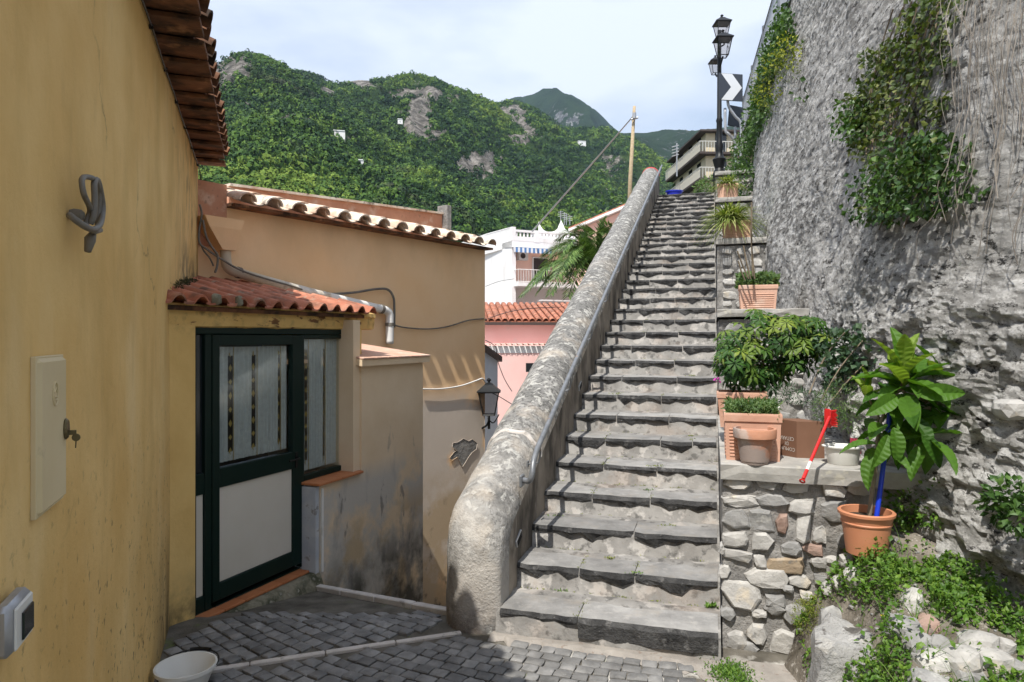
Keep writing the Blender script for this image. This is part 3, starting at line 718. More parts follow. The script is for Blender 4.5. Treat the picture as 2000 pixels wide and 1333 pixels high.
# ------------------------------------------------------------------ parapet
R0 = .225; CREST = .60
par = thing('parapet_wall', 'thick grey lichen-stained concrete parapet with a rounded top running up the left side of the stairs', 'parapet', W(.1, -1.6, 0))
def crest_path():
    sl = math.atan(RISE / RUN); pts = []; a0 = -.02
    # start vertical, arc, then slope
    r = .42; zc = nose(a0) + CREST + .05 - r * .55
    zline = lambda a: nose(a) + CREST
    # arc from pointing up (normal -a) to slope normal
    # centre chosen so that the arc is tangent to the slope line
    nx, nz = -math.sin(sl), math.cos(sl)
    # centre c: distance r below slope line, and a = a0 + r
    ca = a0 + r; cz = zline(ca) - r / math.cos(sl)
    for k in range(8): pts.append((a0, -.12 + (cz + .12) * k / 8, -1.0, 0.0))
    for k in range(11):
        t = (math.pi / 2 - sl) * k / 10; pts.append((ca - r * math.cos(t), cz + r * math.sin(t), -math.cos(t), math.sin(t)))
    a1 = ca + r * nx; L = NST * RUN + .25
    for k in range(1, 90):
        a = a1 + (L - a1) * k / 89; pts.append((a, zline(a), nx, nz))
    return pts
CP = crest_path(); nphi = 17; bc = -1.37 - R0
G = np.zeros((len(CP), nphi, 3))
for i, (a, z, na, nz) in enumerate(CP):
    for j in range(nphi):
        ph = math.pi * j / (nphi - 1); c, s = math.cos(ph), math.sin(ph)
        low = max(0.0, min(1.0, (0.92 - z) / .38)) if i < 16 else 0   # the foot is squarer than the rail
        ss = s ** (1 - (.82 if c > 0 else .45) * low) if s > 0 else 0
        ca_ = a - na * R0 + na * R0 * ss; cz_ = z - nz * R0 + nz * R0 * ss
        if low and c < 0: ca_ += .10 * low * (-c) ** 2
        nn = .016 * float(fbm(a * 2.5, c * 1.2, z * 2.5, 3, 9)) + .006 * float(fbm(a * 14, c * 5, z * 14, 2, 4))
        G[i, j] = W(ca_ + na * nn, bc + c * R0 * (1 + nn * 2), cz_ + nz * nn)
gridmesh('rounded_coping', G, M['conc'], par, flip=True)
for side, jj, nm in ((1, 0, 'inner_face'), (-1, nphi - 1, 'outer_face')):
    rows = 9; H = np.zeros((len(CP), rows, 3))
    for i in range(len(CP)):
        p = G[i, jj]; a = (Vector(p) - S0).dot(U)
        zb = (max(nose(a) - RISE - .35, -.12) if side > 0 else -3.2) if a > .25 else -.12
        zb = min(zb, p[2])
        for k in range(rows):
            t = k / (rows - 1); q = np.array(W(max(a, .0), bc + side * R0, p[2] + (zb - p[2]) * t))
            H[i, k] = q + np.array(Vv) * .008 * float(fbm(a * 1.7, q[2] * 1.7, 0, 3, 8)) * (1 if k else 0) * side
        H[i, 0] = p
    gridmesh(nm, H, M['concside'], par, flip=(side < 0))
mb = MB(); a = NST * RUN + .25; zc_ = nose(a) + CREST
mb.add([W(a, bc - R0, zc_ - R0), W(a, bc + R0, zc_ - R0), W(a, bc + R0, 3), W(a, bc - R0, 3)], [(0, 1, 2, 3)])
mb.build('end_face', M['concside'], par)
# white mortar band across the coping and red end cap
def ring(aa, w, h, m, nm):
    G2 = np.zeros((4, 15, 3)); sl = math.atan(RISE / RUN); na, nz = -math.sin(sl), math.cos(sl)
    for i, (da, hh) in enumerate(((-w, -.01), (-w * .6, h), (w * .6, h), (w, -.01))):
        a = aa + da
        for j in range(15):
            ph = math.pi * (j / 14); c, s = math.cos(ph), math.sin(ph); z = nose(a) + CREST; o = .02 * math.sin(j * 1.7)
            G2[i, j] = W(a + o - na * R0 + na * s * (R0 + hh), bc + c * (R0 + hh), z - nz * R0 + nz * s * (R0 + hh) + o * RISE / RUN)
    return gridmesh(nm, G2, m, par, flip=True)
ring(1.02, .022, .008, M['palestone'], 'repair_band')
ring(NST * RUN + .18, .07, .008, M['redpaint'], 'painted_end')
def steplight(a, b, z, w=.14, h=.055):
    t = mbx = MB(); cbox(t, W(a, b + .006, z), w, .014, h, (U + Z * .405).normalized(), Vv, (Z - U * .405).normalized(), bev=.003)
    f = t.build('vent_frame', M['galv'], par)
    t = MB()
    for k in range(4): cbox(t, W(a, b + .014, z) + (Z - U * .405).normalized() * (-.018 + k * .012), w * .8, .005, .005, (U + Z * .405).normalized(), Vv, (Z - U * .405).normalized())
    t.build('vent_slats', M['dark'], f)
steplight(.42, -1.37, .50); steplight(2.75, -1.37, 1.42)

# ------------------------------------------------------------------ handrail
hr = thing('handrail', 'slim grey painted metal handrail fixed along the inner face of the parapet', 'handrail', W(.5, -1.28, 1))
HB = -1.275; HO = .70
def hz(a): return nose(a) + HO
pts = [W(.50, -1.36, hz(.50) - .17), W(.47, -1.30, hz(.47) - .155), W(.45, HB, hz(.45) - .10), W(.50, HB, hz(.5) - .03), W(.60, HB, hz(.6))]
pts = spline(pts, 5)
a = .7
while a < NST * RUN + .3: pts.append(W(a, HB, hz(a))); a += .6
mb = MB(); tube(mb, pts, .021, 10); mb.build('rail', M['ironpaint'], hr, smooth=True)
mb = MB(); cbox(mb, W(.50, -1.362, hz(.5) - .175), .09, .02, .09, U, Vv, Z, bev=.008); mb.build('end_plate', M['ironpaint'], hr)
a = .68
while a < NST * RUN + .2:
    mb = MB(); tube(mb, spline([W(a, HB, hz(a) - .02), W(a, HB + .003, hz(a) - .09), W(a, HB - .02, hz(a) - .15), W(a, -1.368, hz(a) - .16)], 4), .008, 6)
    cbox(mb, W(a, -1.366, hz(a) - .16), .045, .01, .045, U, Vv, Z); mb.build('bracket', M['ironpaint'], hr, smooth='auto'); a += 1.13
# ------------------------------------------------------------------ yellow house on the left
dY = Vector((-.351, .936, 0)).normalized(); nY = Vector((dY.y, -dY.x, 0))
YB = Vector((-2.32, 4.65, 0))
def Yp(s, out=0.0, z=0.0): return YB + dY * s + nY * out + Z * z
def sY(px, out=0.0):                         # distance along the wall seen at photo column px
    b = YB + nY * out; k = (px - CXP) / F; return (k * b.y - b.x) / (dY.x - k * dY.y)
YZ = 3.62; YE = (6.78 - 4.65) / dY.y
yh = thing('yellow_house', 'ochre plastered house wall with a dark old tiled eave, filling the left edge', 'house', Yp(-2, -1, 0))
mb = MB(); s0, s1 = -8.0, YE
n = 60; m_ = 26; G = np.zeros((n, m_, 3))
for i in range(n):
    for j in range(m_):
        s = s0 + (s1 - s0) * i / (n - 1); z = -.4 + (YZ + .4) * j / (m_ - 1)
        G[i, j] = Yp(s, .010 * float(fbm(s * .9, z * .9, 0, 3, 31)) * (0 if i == n - 1 else 1), z)
gridmesh('wall', G, M['ochre'], yh, flip=True)
mb.add([Yp(s1, 0, -3), Yp(s1, -5, -3), Yp(s1, -5, YZ + 1.6), Yp(s1, 0, YZ)], [(0, 3, 2, 1)])
mb.add([Yp(s0, 0, -3), Yp(s0, -5, -3), Yp(s0, -5, YZ + 1.6), Yp(s0, 0, YZ)], [(0, 1, 2, 3)])
mb.add([Yp(s0, -5, -3), Yp(s1, -5, -3), Yp(s1, -5, YZ + 1.6), Yp(s0, -5, YZ + 1.6)], [(0, 1, 2, 3)])
mb.build('gable_wall', M['ochre'], yh)
RS = math.tan(math.radians(17))
mb = MB(); o = .10
mb.add([Yp(s0 - .2, .0, YZ + .06), Yp(s1 + .05, .0, YZ + .06), Yp(s1 + .05, -5, YZ + .06 + 5 * RS), Yp(s0 - .2, -5, YZ + .06 + 5 * RS)], [(0, 3, 2, 1)])
mb.build('roof_deck', M['tile_dark'], yh)
# soffit tiles, lapped one over the next
me = MB(); cbox(me, (0, 0, 0), .335, .30, .026, bev=.004); sm = mesh_only(me, 'soffit_tile', M['tile_dark'])
k = 0; s = s1 - .14; rr = random.Random(4)
fr = Matrix((dY, nY, Z)).transposed().to_4x4()
while s > s0:
    mt = Matrix.Translation(Yp(s, .11 + rr.uniform(-.006, .006), YZ + .018)) @ fr @ Matrix.Rotation(math.radians(-6 + rr.uniform(-1, 1)), 4, 'Y') @ Matrix.Rotation(math.radians(rr.uniform(-1.5, 1.5)), 4, 'X')
    inst('soffit_tile', sm, mt, yh); s -= .315
mb = MB(); box(mb, Yp(s0, -.1, YZ + .035), dY * (s1 - s0), nY * .3, Z * .05); mb.build('eave_bed', M['tile_dark'], yh)
def barrel(L=.42, r0=.085, r1=.068, n=7, th=.014):
    mb = MB(); vs = []
    for (x, r) in ((0, r0), (L, r1)):
        for rad in (r, r - th):
            for k in range(n + 1):
                t = math.pi * k / n; vs.append((x, math.cos(t) * rad, math.sin(t) * rad * .85))
    q = n + 1; fs = []
    for k in range(n):
        fs.append((k, k + 1, 2 * q + k + 1, 2 * q + k)); fs.append((q + k, 3 * q + k, 3 * q + k + 1, q + k + 1))
        fs.append((k, q + k, q + k + 1, k + 1)); fs.append((2 * q + k, 2 * q + k + 1, 3 * q + k + 1, 3 * q + k))
    fs += [(0, 2 * q, 3 * q, q), (n, q + n, 3 * q + n, 2 * q + n)]
    mb.add(vs, fs); return mb
bm_dd = mesh_only(barrel(), 'roof_tile', M['tile_dark'], 'auto')
def roofrow(parent, origin, along, outn, n, sp, me, rows, slope, exp=.34, zup=.0, jit=.01, seed=1, skip=None, flipcover=True):
    rr = random.Random(seed); up = -outn
    for r in range(rows):
        for k in range(n):
            if skip and skip(k, r): continue
            d = (up * math.cos(slope) + Z * math.sin(slope)).normalized()
            p = origin + along * (k * sp + rr.uniform(-jit, jit)) + d * (r * exp + rr.uniform(-jit, jit)) + Z * zup
            nrm = d.cross(along).normalized()
            if nrm.z < 0: nrm = -nrm
            y = nrm.cross(d)
            m4 = Matrix((d, y, nrm)).transposed().to_4x4()
            inst('roof_tile', me, Matrix.Translation(p) @ m4 @ Matrix.Rotation(math.radians(-3 + rr.uniform(-1.5, 1.5)), 4, 'Y') @ Matrix.Rotation(math.radians(rr.uniform(-3, 3)), 4, 'Z'), parent)
n = int((s1 - s0) / .2)
roofrow(yh, Yp(s0 + .1, .275, YZ + .105), dY, nY, n, .2, bm_dd, 2, math.radians(17), seed=8)
# cable run under the eave
cab = thing('eave_cable', 'thin black cable running under the eave of the yellow house', 'cable', Yp(0, .02, YZ - .05))
mb = MB(); pts = []
s = s0
while s < s1 + .01: pts.append(Yp(s, .016, YZ - .035 - .012 * math.sin(s * 3) ** 2)); s += .25
pts += [Yp(s1 + .02, .02, YZ - .08), Yp(s1 + .03, .05, YZ - .3), Yp(s1 + .0, .06, YZ - .7)]
tube(mb, pts, .006, 5); mb.build('wire', M['blackrub'], cab)
mb = MB(); s = s0
while s < s1: cbox(mb, Yp(s + .1, .015, YZ - .04), .012, .02, .025, dY, nY, Z); s += .62
mb.build('clips', M['blackrub'], cab)

# meter cabinet with lock and key
mc = thing('meter_cabinet', 'flat cream metal cabinet set in the ochre wall with a key in its lock', 'cabinet', Yp(sY(90), 0, 1.65))
sa, sb = sY(64), sY(116); zc0, zc1 = 1.455, 1.865; cs = (sa + sb) / 2
mb = MB(); w_ = sb - sa; 
def slabframe(mb, c, w, h, t, bev): cbox(mb, c, w, t, h, dY, nY, Z, bev=bev)
slabframe(mb, Yp(cs, .002, (zc0 + zc1) / 2), w_ + .012, zc1 - zc0 + .012, .014, .002); mb.build('frame', M['cream'], mc)
mb = MB(); slabframe(mb, Yp(cs, .008, (zc0 + zc1) / 2), w_, zc1 - zc0, .022, .010); dr = mb.build('door', M['cream'], mc)
mb = MB(); c0 = Yp(cs - .0, .0205, 1.765); ring_ = []
for k in range(25): t = 2 * math.pi * k / 24; ring_.append(c0 + dY * math.cos(t) * .024 + Z * math.sin(t) * .032)
tube(mb, ring_, .0025, 5, cap=False)
for dz_ in (-.008, -.016): tube(mb, [c0 + dY * -.008 + Z * dz_, c0 + dY * .016 + Z * dz_], .002, 5)
tube(mb, [c0 + dY * -.01 + Z * .004, c0 + Z * .016 + dY * .003, c0 + dY * .014 + Z * .004], .002, 5)
mb.build('embossed_mark', M['cream'], dr)
sl_ = sY(112); mb = MB(); lathe(mb, Yp(sl_, .018, 1.655), [(.019, 0), (.021, .004), (.017, .010), (.010, .011)], 16, dY, Z * 1.5, nY, cap=True); lk = mb.build('lock', M['brass'], mc)
mb = MB(); cbox(mb, Yp(sl_ + .004, .036, 1.643), .004, .022, .014, dY, nY, Z, bev=.001); lathe(mb, Yp(sl_ + .004, .046, 1.628), [(.010, -.002), (.0115, 0), (.010, .002)], 12, nY, Z, dY, cap=True)
tube(mb, [Yp(sl_ + .004, .046, 1.62), Yp(sl_ + .008, .044, 1.597)], .002, 5); mb.build('key', M['brass'], mc, smooth='auto')
# intercom
ic = thing('intercom', 'pale grey plastic intercom box low on the ochre wall at the left edge', 'intercom', Yp(sY(15), 0, 1.27))
ci = sY(2); mb = MB(); cbox(mb, Yp(ci, .020, 1.275), .15, .040, .115, dY, nY, Z, bev=.012); mb.build('housing', M['galv'], ic, smooth='auto')
mb = MB(); cbox(mb, Yp(ci, .042, 1.275), .12, .008, .095, dY, nY, Z, bev=.004); fp = mb.build('face_plate', M['whiteplastic'], ic)
mb = MB(); cbox(mb, Yp(ci + .012, .048, 1.270), .075, .006, .062, dY, nY, Z, bev=.002); mb.build('screen', M['darkglass'], ic)
# coiled cable end on a bracket
cc = thing('cable_coil', 'looped grey cable stub hanging from a round fixing high on the ochre wall', 'cable', Yp(sY(165), 0, 2.35))
def yq(px, py, out):
    s = sY(px, out); p = Yp(s, out); return Vector((p.x, p.y, CH + (HZ - py) / F * p.y))
mb = MB(); lathe(mb, yq(136, 420, .0), [(.016, 0), (.020, .012), (.018, .032), (.010, .04)], 14, dY, Z, nY, cap=True); mb.build('fixing', M['greycable'], cc, smooth='auto')
mb = MB()
tube(mb, spline([yq(135, 420, .05), yq(150, 432, .07), yq(170, 445, .08), yq(185, 448, .075), yq(197, 435, .06), yq(201, 405, .05), yq(196, 370, .05), yq(190, 352, .05), yq(184, 358, .055), yq(185, 390, .06), yq(183, 420, .06), yq(176, 438, .05)], 5), .0095, 8)
tube(mb, spline([yq(196, 450, .06), yq(182, 452, .07), yq(168, 438, .04), yq(176, 410, .05), yq(164, 380, .06), yq(160, 352, .05), yq(170, 346, .05), yq(188, 354, .05), yq(194, 380, .045), yq(190, 440, .04)], 5), .0085, 8)
mb.build('loops', M['greycable'], cc, smooth=True)
mb = MB(); tube(mb, [yq(182, 456, .06), yq(176, 468, .055), yq(171, 492, .05)], [.010, .017, .010], 8); mb.build('taped_end', M['greycable'], cc, smooth=True)

# ------------------------------------------------------------------ porch with door and window
dW = Vector((.385, .923, 0)).normalized(); nW = Vector((dW.y, -dW.x, 0)); WB = Vector((-2.32, 4.65, 0))
def Wp(s, out=0.0, z=0.0): return WB + dW * s + nW * out + Z * z
def sW(px, out=0.0):
    b = WB + nW * out; k = (px - CXP) / F; return (k * b.y - b.x) / (dW.x - k * dW.y)
PO = .18                                            # outer wall face stands proud of the door plane
pch = thing('entrance_porch', 'small porch with a red tiled lean-to roof, dark green glazed door and window', 'porch', Wp(1, 0, 0))
sC = sW(826, PO)
zW = .66
# left jamb strip
mb = MB(); box(mb, Wp(-.25, -.3, -.35), dW * (.25 + sW(369)), nW * .36, Z * (2.36)); mb.build('left_jamb', M['ochre2'], pch)
# wall below window
sj = sW(625, PO)
def extr(mb, poly, o0, o1):
    n = len(poly); A = [Wp(s, o1, z) for s, z in poly]; B = [Wp(s, o0, z) for s, z in poly]; mb.add(A + B, [tuple(range(n)), tuple(range(n, 2 * n))[::-1]] + [(i, n + i, n + (i + 1) % n, (i + 1) % n) for i in range(n)])
pz = 1.655; s_p = sW(706, PO)
mb = MB(); extr(mb, [(sj, -3), (sC, -3), (sC, pz), (s_p, pz), (s_p, zW), (sj, zW)], -.35, PO); extr(mb, [(s_p + .02, -2.9), (sC - .004, -2.9), (sC - .004, pz - .01), (s_p + .02, pz - .01)], -1.0, -.352); mb.build('lower_wall', M['pier'], pch)
mb = MB(); box(mb, Wp(sj - .045, -.05, -.20), dW * .043, nW * (.05 + PO - .01), Z * (.22 + zW - .03)); mb.build('wall_end', M['bluegrey'], pch)
mb = MB(); box(mb, Wp(sj + .012, PO + .002, -.08), dW * .02, nW * .012, Z * (zW + .05)); mb.build('batten', M['whitepaint'], pch)
mb = MB(); s_a, s_b = sj - .05, s_p - .002
k = 0
while s_a + k * .16 < s_b - .02:
    l = min(.157, s_b - s_a - k * .16); m2 = MB(); cbox(m2, Wp(s_a + k * .16 + l / 2, PO / 2 + .01, zW + .013), l, PO + .05, .022, dW, nW, Z, bev=.003)
    m2.build('sill_tile', M['floor_tile'], pch); k += 1
# post right of the window and pier above
s_w = sW(687); s_p = sW(706, PO)
mb = MB(); box(mb, Wp(s_w, -.3, zW + .003), dW * (sW(700, .04) - s_w + .05), nW * .34, Z * (2.0 - zW)); mb.build('right_jamb', M['ochre2'], pch)
mb = MB(); box(mb, Wp(s_p - .10, -.25, zW + .003), dW * .105, nW * (.25 + PO - .02), Z * (1.42)); mb.build('corner_post', M['pier'], pch)
# pier body (low wall to the right), top falls forward
cap = MB(); L = sC - s_p + .12; o = Wp(s_p - .06, PO + .05, pz)
B1 = -nW * 1.2 + Z * .16
cap.add([o, o + dW * L, o + dW * L + B1, o + B1, o + Z * .06, o + dW * L + Z * .06, o + dW * L + B1 + Z * .06, o + B1 + Z * .06],
        [(0, 3, 2, 1), (4, 5, 6, 7), (0, 1, 5, 4), (1, 2, 6, 5), (2, 3, 7, 6), (3, 0, 4, 7)]); cp = cap.build('pier_cap', M['pier'], pch)
bdir = B1.normalized(); bn = dW.cross(bdir).normalized()
for r in range(4):
    nt_ = 6
    for k in range(nt_):
        m2 = MB(); cbox(m2, o + Z * .072 + dW * ((k + .5) * L / nt_) + bdir * (.15 + r * .29 - .02), L / nt_ - .005, .285, .016, dW, bdir, bn, bev=.003); m2.build('cap_tile', M['terra_pale'], pch)
# lintel beam
zL = 2.005
mb = MB(); n = 30; G = np.zeros((n, 10, 3)); sa, sb = -.1, sW(722)
for i in range(n):
    s = sa + (sb - sa) * i / (n - 1)
    for j, (o_, z) in enumerate(((-.3, zL), (.02, zL - .012), (.045, zL), (.05, zL + .03), (.055, zL + .07), (.05, zL + .1), (.07, zL + .115), (.07, zL + .15), (0, zL + .16), (-.3, zL + .16))):
        G[i, j] = Wp(s, o_ + .006 * float(vn(s * 9, z * 20, 0, 3)), z + .006 * float(vn(s * 6, o_ * 9, 4, 3)))
gridmesh('lintel_beam', G, M['ochre2'], pch, flip=True, smooth=False)
mb = MB(); mb.add([tuple(G[-1, j]) for j in range(10)], [tuple(range(10))]); mb.build('lintel_end', M['ochre2'], pch)
# side wall under the roof end with a brick patch
mb = MB(); box(mb, Wp(sb - .16, -1.0, 1.70), dW * .1, nW * .9, Z * .52); mb.build('side_wall', M['beige'], pch)
mb = MB(); cbox(mb, Wp(sb - .052, -.42, 1.86), .02, .22, .17, dW, nW, Z, bev=.008); mb.build('brick_patch', M['tile_red'], pch)
# interior backing
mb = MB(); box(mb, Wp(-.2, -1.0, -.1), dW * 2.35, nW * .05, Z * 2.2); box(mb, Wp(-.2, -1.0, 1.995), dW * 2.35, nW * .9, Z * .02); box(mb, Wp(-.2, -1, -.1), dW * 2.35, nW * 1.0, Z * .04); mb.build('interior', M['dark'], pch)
# threshold and step
mb = MB(); n = 26; G = np.zeros((n, 6, 3)); s1_ = sj + .0
for i in range(n):
    s = -.30 + (s1_ + .30) * i / (n - 1)
    for j, (o_, z) in enumerate(((-.1, -.06), (.15, -.062), (.19, -.075), (.22, -.15), (.25, -.24), (.28, -.6))):
        G[i, j] = Wp(s, o_ + .012 * float(fbm(s * 5, z * 9, 0, 3, 5)) * (j > 1), z - .010 * s + .008 * float(fbm(s * 6, o_ * 5, 2, 2, 3)) * (j > 0))
gridmesh('concrete_step', G, M['ribmoss'], pch, flip=True)
k = 0; s = sW(372)
while s < sj - .06:
    l = min(.2, sj - .06 - s); m2 = MB(); cbox(m2, Wp(s + l / 2, .055, -.050 - .010 * s), l - .006, .13, .018, dW, nW, Z, bev=.003); m2.build('threshold_tile', M['floor_tile'], pch); s += .2
# door and window frame
def fbar(mb, s0, s1, z0, z1, o0=-.03, o1=.025): cbox(mb, Wp((s0 + s1) / 2, (o0 + o1) / 2, (z0 + z1) / 2), s1 - s0, o1 - o0, z1 - z0, dW, nW, Z, bev=.004)
zT = 1.995; zB = -.04
mb = MB(); eL, eR = sW(371), sW(686); dL, dR, wL = sW(409), sW(583), sW(590)
fbar(mb, eL, eL + .035, zB, zT - .05); fbar(mb, eL, eR, zT - .048, zT + .012); fbar(mb, sW(396), dL - .003, zB, zT - .05); fbar(mb, dR + .004, wL, zB, zT - .05)
fbar(mb, eR - .045, eR, zW + .03, zT - .05); fbar(mb, wL, eR - .046, zW + .026, zW + .075); fbar(mb, wL, eR - .046, zT - .085, zT - .05)
fbar(mb, eL + .036, sW(396), .80, .95, -.028, .018); fbar(mb, eL + .036, sW(396), zB, .07, -.028, .018)
fbar(mb, eL, dR, zB - .01, zB + .0, -.03, .02)
df = mb.build('door_frame', M['greenmetal'], pch)
mb = MB(); fbar(mb, eL + .037, sW(396) - .001, .071, .799, -.012, .004); mb.build('side_panel', M['whitepanel'], pch)
mb = MB(); fbar(mb, eL + .037, sW(396) - .001, .951, zT - .051, -.012, -.004); mb.build('side_glass', M['darkglass'], pch)
mb = MB(); gl, gr = sW(423), sW(566)
o0, o1 = -.02, .034
fbar(mb, dL, gl, .0, zT - .053, o0, o1); fbar(mb, gr, dR, .0, zT - .053, o0, o1); fbar(mb, gl, gr, 1.862, zT - .053, o0, o1); fbar(mb, gl, gr, .82, .962, o0, o1); fbar(mb, gl, gr, .0, .125, o0, o1)
door = mb.build('door', M['greenmetal'], pch)
mb = MB(); fbar(mb, gl, gr, .125, .82, -.004, .020); mb.build('kick_panel', M['whitepanel'], door)
mb = MB(); fbar(mb, gl, gr, .962, 1.862, -.004, .002); mb.build('glass_pane', M['glass'], door)
mb = MB(); sh = sW(572); tube(mb, spline([Wp(sh - .0, .035, .905), Wp(sh, .07, .905), Wp(sh - .03, .075, .903), Wp(sh - .12, .07, .90)], 4), .008, 8); cbox(mb, Wp(sh, .037, .89), .03, .008, .13, dW, nW, Z); mb.build('handle', M['black'], door, smooth='auto')
def curtain(s0, s1, z0, z1, bands, parent, back=.03, seed=0):
    n = int((s1 - s0) / .006); mbw = MB(); n = max(n, 10)
    G = np.zeros((n, 14, 3))
    for i in range(n):
        s = s0 + (s1 - s0) * i / (n - 1)
        for j in range(14):
            z = z0 + (z1 - z0) * j / 13
            wv = .008 * math.sin(s * 150 + 1.1 * math.sin(s * 31 + seed)) + .004 * math.sin(s * 63 + z * 2)
            G[i, j] = Wp(s, -back + wv, z)
    keep = []
    Fc = grid_faces(n, 14)
    si = (Fc[:, 0] // 14) / (n - 1)
    mask = np.ones(len(Fc), bool)
    for (a, b) in bands: mask &= ~((si > a) & (si < b) & (Fc[:, 0] % 14 > 0) & (Fc[:, 0] % 14 < 12))
    fast('curtain', G.reshape(-1, 3), Fc[mask], M['fabric'], parent, smooth=True)
    mb = MB()
    for (a, b) in bands:
        sm_ = s0 + (s1 - s0) * (a + b) / 2; wd = (b - a) * (s1 - s0)
        z = z0 + .07; k = 0
        while z < z1 - .05:
            h = .022 if k % 2 else .03; wd_ = min(.020, wd * .42)
            mb.add([Wp(sm_ - wd_, -back, z), Wp(sm_, -back + .002, z - h), Wp(sm_ + wd_, -back, z), Wp(sm_, -back + .002, z + h)], [(0, 1, 2, 3)])
            z += .105; k += 1
        tube(mb, [Wp(sm_ + wd * .5, -back + .01, z0), Wp(sm_ + wd * .5, -back + .01, z1)], .003, 4)
    mb.build('gold_trim', M['gold'], parent)
curtain(gl + .0, gr - .005, .99, 1.85, ((.18, .235), (.47, .55), (.86, .895)), door, seed=1)
mb = MB(); fbar(mb, wL, eR - .046, zW + .075, zT - .085, -.004, .002); wg = mb.build('window_pane', M['glass'], pch)
curtain(wL + .005, eR - .05, zW + .1, zT - .09, ((.10, .17), (.50, .525), (.8, .82)), pch, .035, 2)
# porch roof
slp = math.radians(10.0)
def porch_tile():
    mb = MB(); prof = []
    for k in range(13):
        t = k / 12
        x = -.105 + .21 * t
        z = .052 * math.sin(math.pi * min(1, max(0, (t - .02) / .56))) ** .8 if t < .58 else -.008 * math.sin(math.pi * (t - .58) / .42)
        prof.append((x, z))
    vs = []
    for y in (0, .41):
        for (x, z) in prof: vs.append((y, x, z))
        for (x, z) in prof: vs.append((y, x, z - .015))
    q = 13; fs = []
    for k in range(12):
        fs.append((k, 2 * q + k, 2 * q + k + 1, k + 1)); fs.append((q + k, q + k + 1, 3 * q + k + 1, 3 * q + k)); fs.append((k, k + 1, q + k + 1, q + k))
        fs.append((2 * q + k, 3 * q + k, 3 * q + k + 1, 2 * q + k + 1))
    mb.add(vs, fs); return mb
pt = mesh_only(porch_tile(), 'roof_tile', M['tile_red'], 'auto')
eave0 = Wp(-.32, .18, 2.155)
sE = sW(737, .18); ncol = int((sE + .32) / .185) + 1
def behind_beige(p): return (p - Vector((-3.12, 6.78, 0))).dot(Vector((.809, -.588, 0))) < .02
rr = random.Random(77)
for r in range(5):
    for k in range(ncol):
        d = (-nW * math.cos(slp) + Z * math.sin(slp)).normalized(); nrm = dW.cross(d).normalized()
        nrm = nrm if nrm.z > 0 else -nrm
        p = eave0 + dW * (k * .185) + d * (r * .32) + nrm * (.012)
        if behind_beige(p + d * .2) : continue
        y = nrm.cross(d); m4 = Matrix((d, y, nrm)).transposed().to_4x4()
        inst('roof_tile', pt, Matrix.Translation(p + Vector((0, 0, rr.uniform(-.004, .004)))) @ m4 @ Matrix.Rotation(math.radians(-3.2), 4, 'Y') @ Matrix.Rotation(math.radians(rr.uniform(-1.5, 1.5)), 4, 'Z'), pch)
mb = MB(); dd = (-nW * math.cos(slp) + Z * math.sin(slp)); box(mb, Wp(-.3, .10, 2.105), dW * (sE + .20), dd * 1.55, Z * .03); mb.build('roof_deck', M['tile_dark'], pch)
# lumps of mortar on the front tiles
mb = MB()
for (px, py, w_, seed) in ((425, 592, .10, 1), (470, 596, .08, 2)):
    p = Wp(sW(px, .19), .175, 2.19); rock(mb, p, (w_, .05, .09), seed + 50, dW, nW, Z)
mb.build('mortar_lumps', M['ribmoss'], pch, smooth='auto')

# ------------------------------------------------------------------ beige house
dB = Vector((.588, .809, 0)).normalized(); nB = Vector((dB.y, -dB.x, 0)); BB = Vector((-3.12, 6.78, 0))
def Bp(s, out=0.0, z=0.0): return BB + dB * s + nB * out + Z * z
def sB(px, out=0.0):
    b = BB + nB * out; k = (px - CXP) / F; return (k * b.y - b.x) / (dB.x - k * dB.y)
def bq(px, py, out=0.0):
    p = Bp(sB(px, out), out); return Vector((p.x, p.y, CH + (HZ - py) / F * p.y))
bh = thing('beige_house', 'beige plastered house wall with pale barrel tiles along its eave and an orange band above', 'house', Bp(2, -1, 0))
sR = sB(947); BZ = 3.265
n = 70; m_ = 50; G = np.zeros((n, m_, 3)); s0_ = -.25
for i in range(n):
    s = s0_ + (sR - s0_) * i / (n - 1)
    for j in range(m_):
        z = -3.4 + (BZ + 3.4) * j / (m_ - 1); G[i, j] = Bp(s, .010 * float(fbm(s * .8, z * .8, 0, 3, 77)), z)
gridmesh('wall', G, M['beige'], bh, flip=True)
mb = MB()
mb.add([Bp(sR, 0, -3.4), Bp(sR, -6, -3.4), Bp(sR, -6, BZ), Bp(sR, 0, BZ)], [(0, 1, 2, 3)])
mb.add([Bp(s0_, 0, -3.4), Bp(s0_, -6, -3.4), Bp(s0_, -6, BZ), Bp(s0_, 0, BZ)], [(0, 3, 2, 1)])
mb.add([Bp(s0_, -6, -3.4), Bp(sR, -6, -3.4), Bp(sR, -6, BZ), Bp(s0_, -6, BZ)], [(0, 3, 2, 1)]); mb.build('end_walls', M['beige'], bh)
mb = MB(); box(mb, Bp(.30, -6, BZ), dB * (sR - .28), nB * 6.10, Z * .035); mb.build('roof_deck', M['tile_pale'], bh)
bm_b = mesh_only(barrel(.44, .105, .085, 8, .016), 'eave_tile', M['tile_pale'], 'auto')
ntile = 13; sp0, sp1 = sB(478, .2), sB(955, .2)
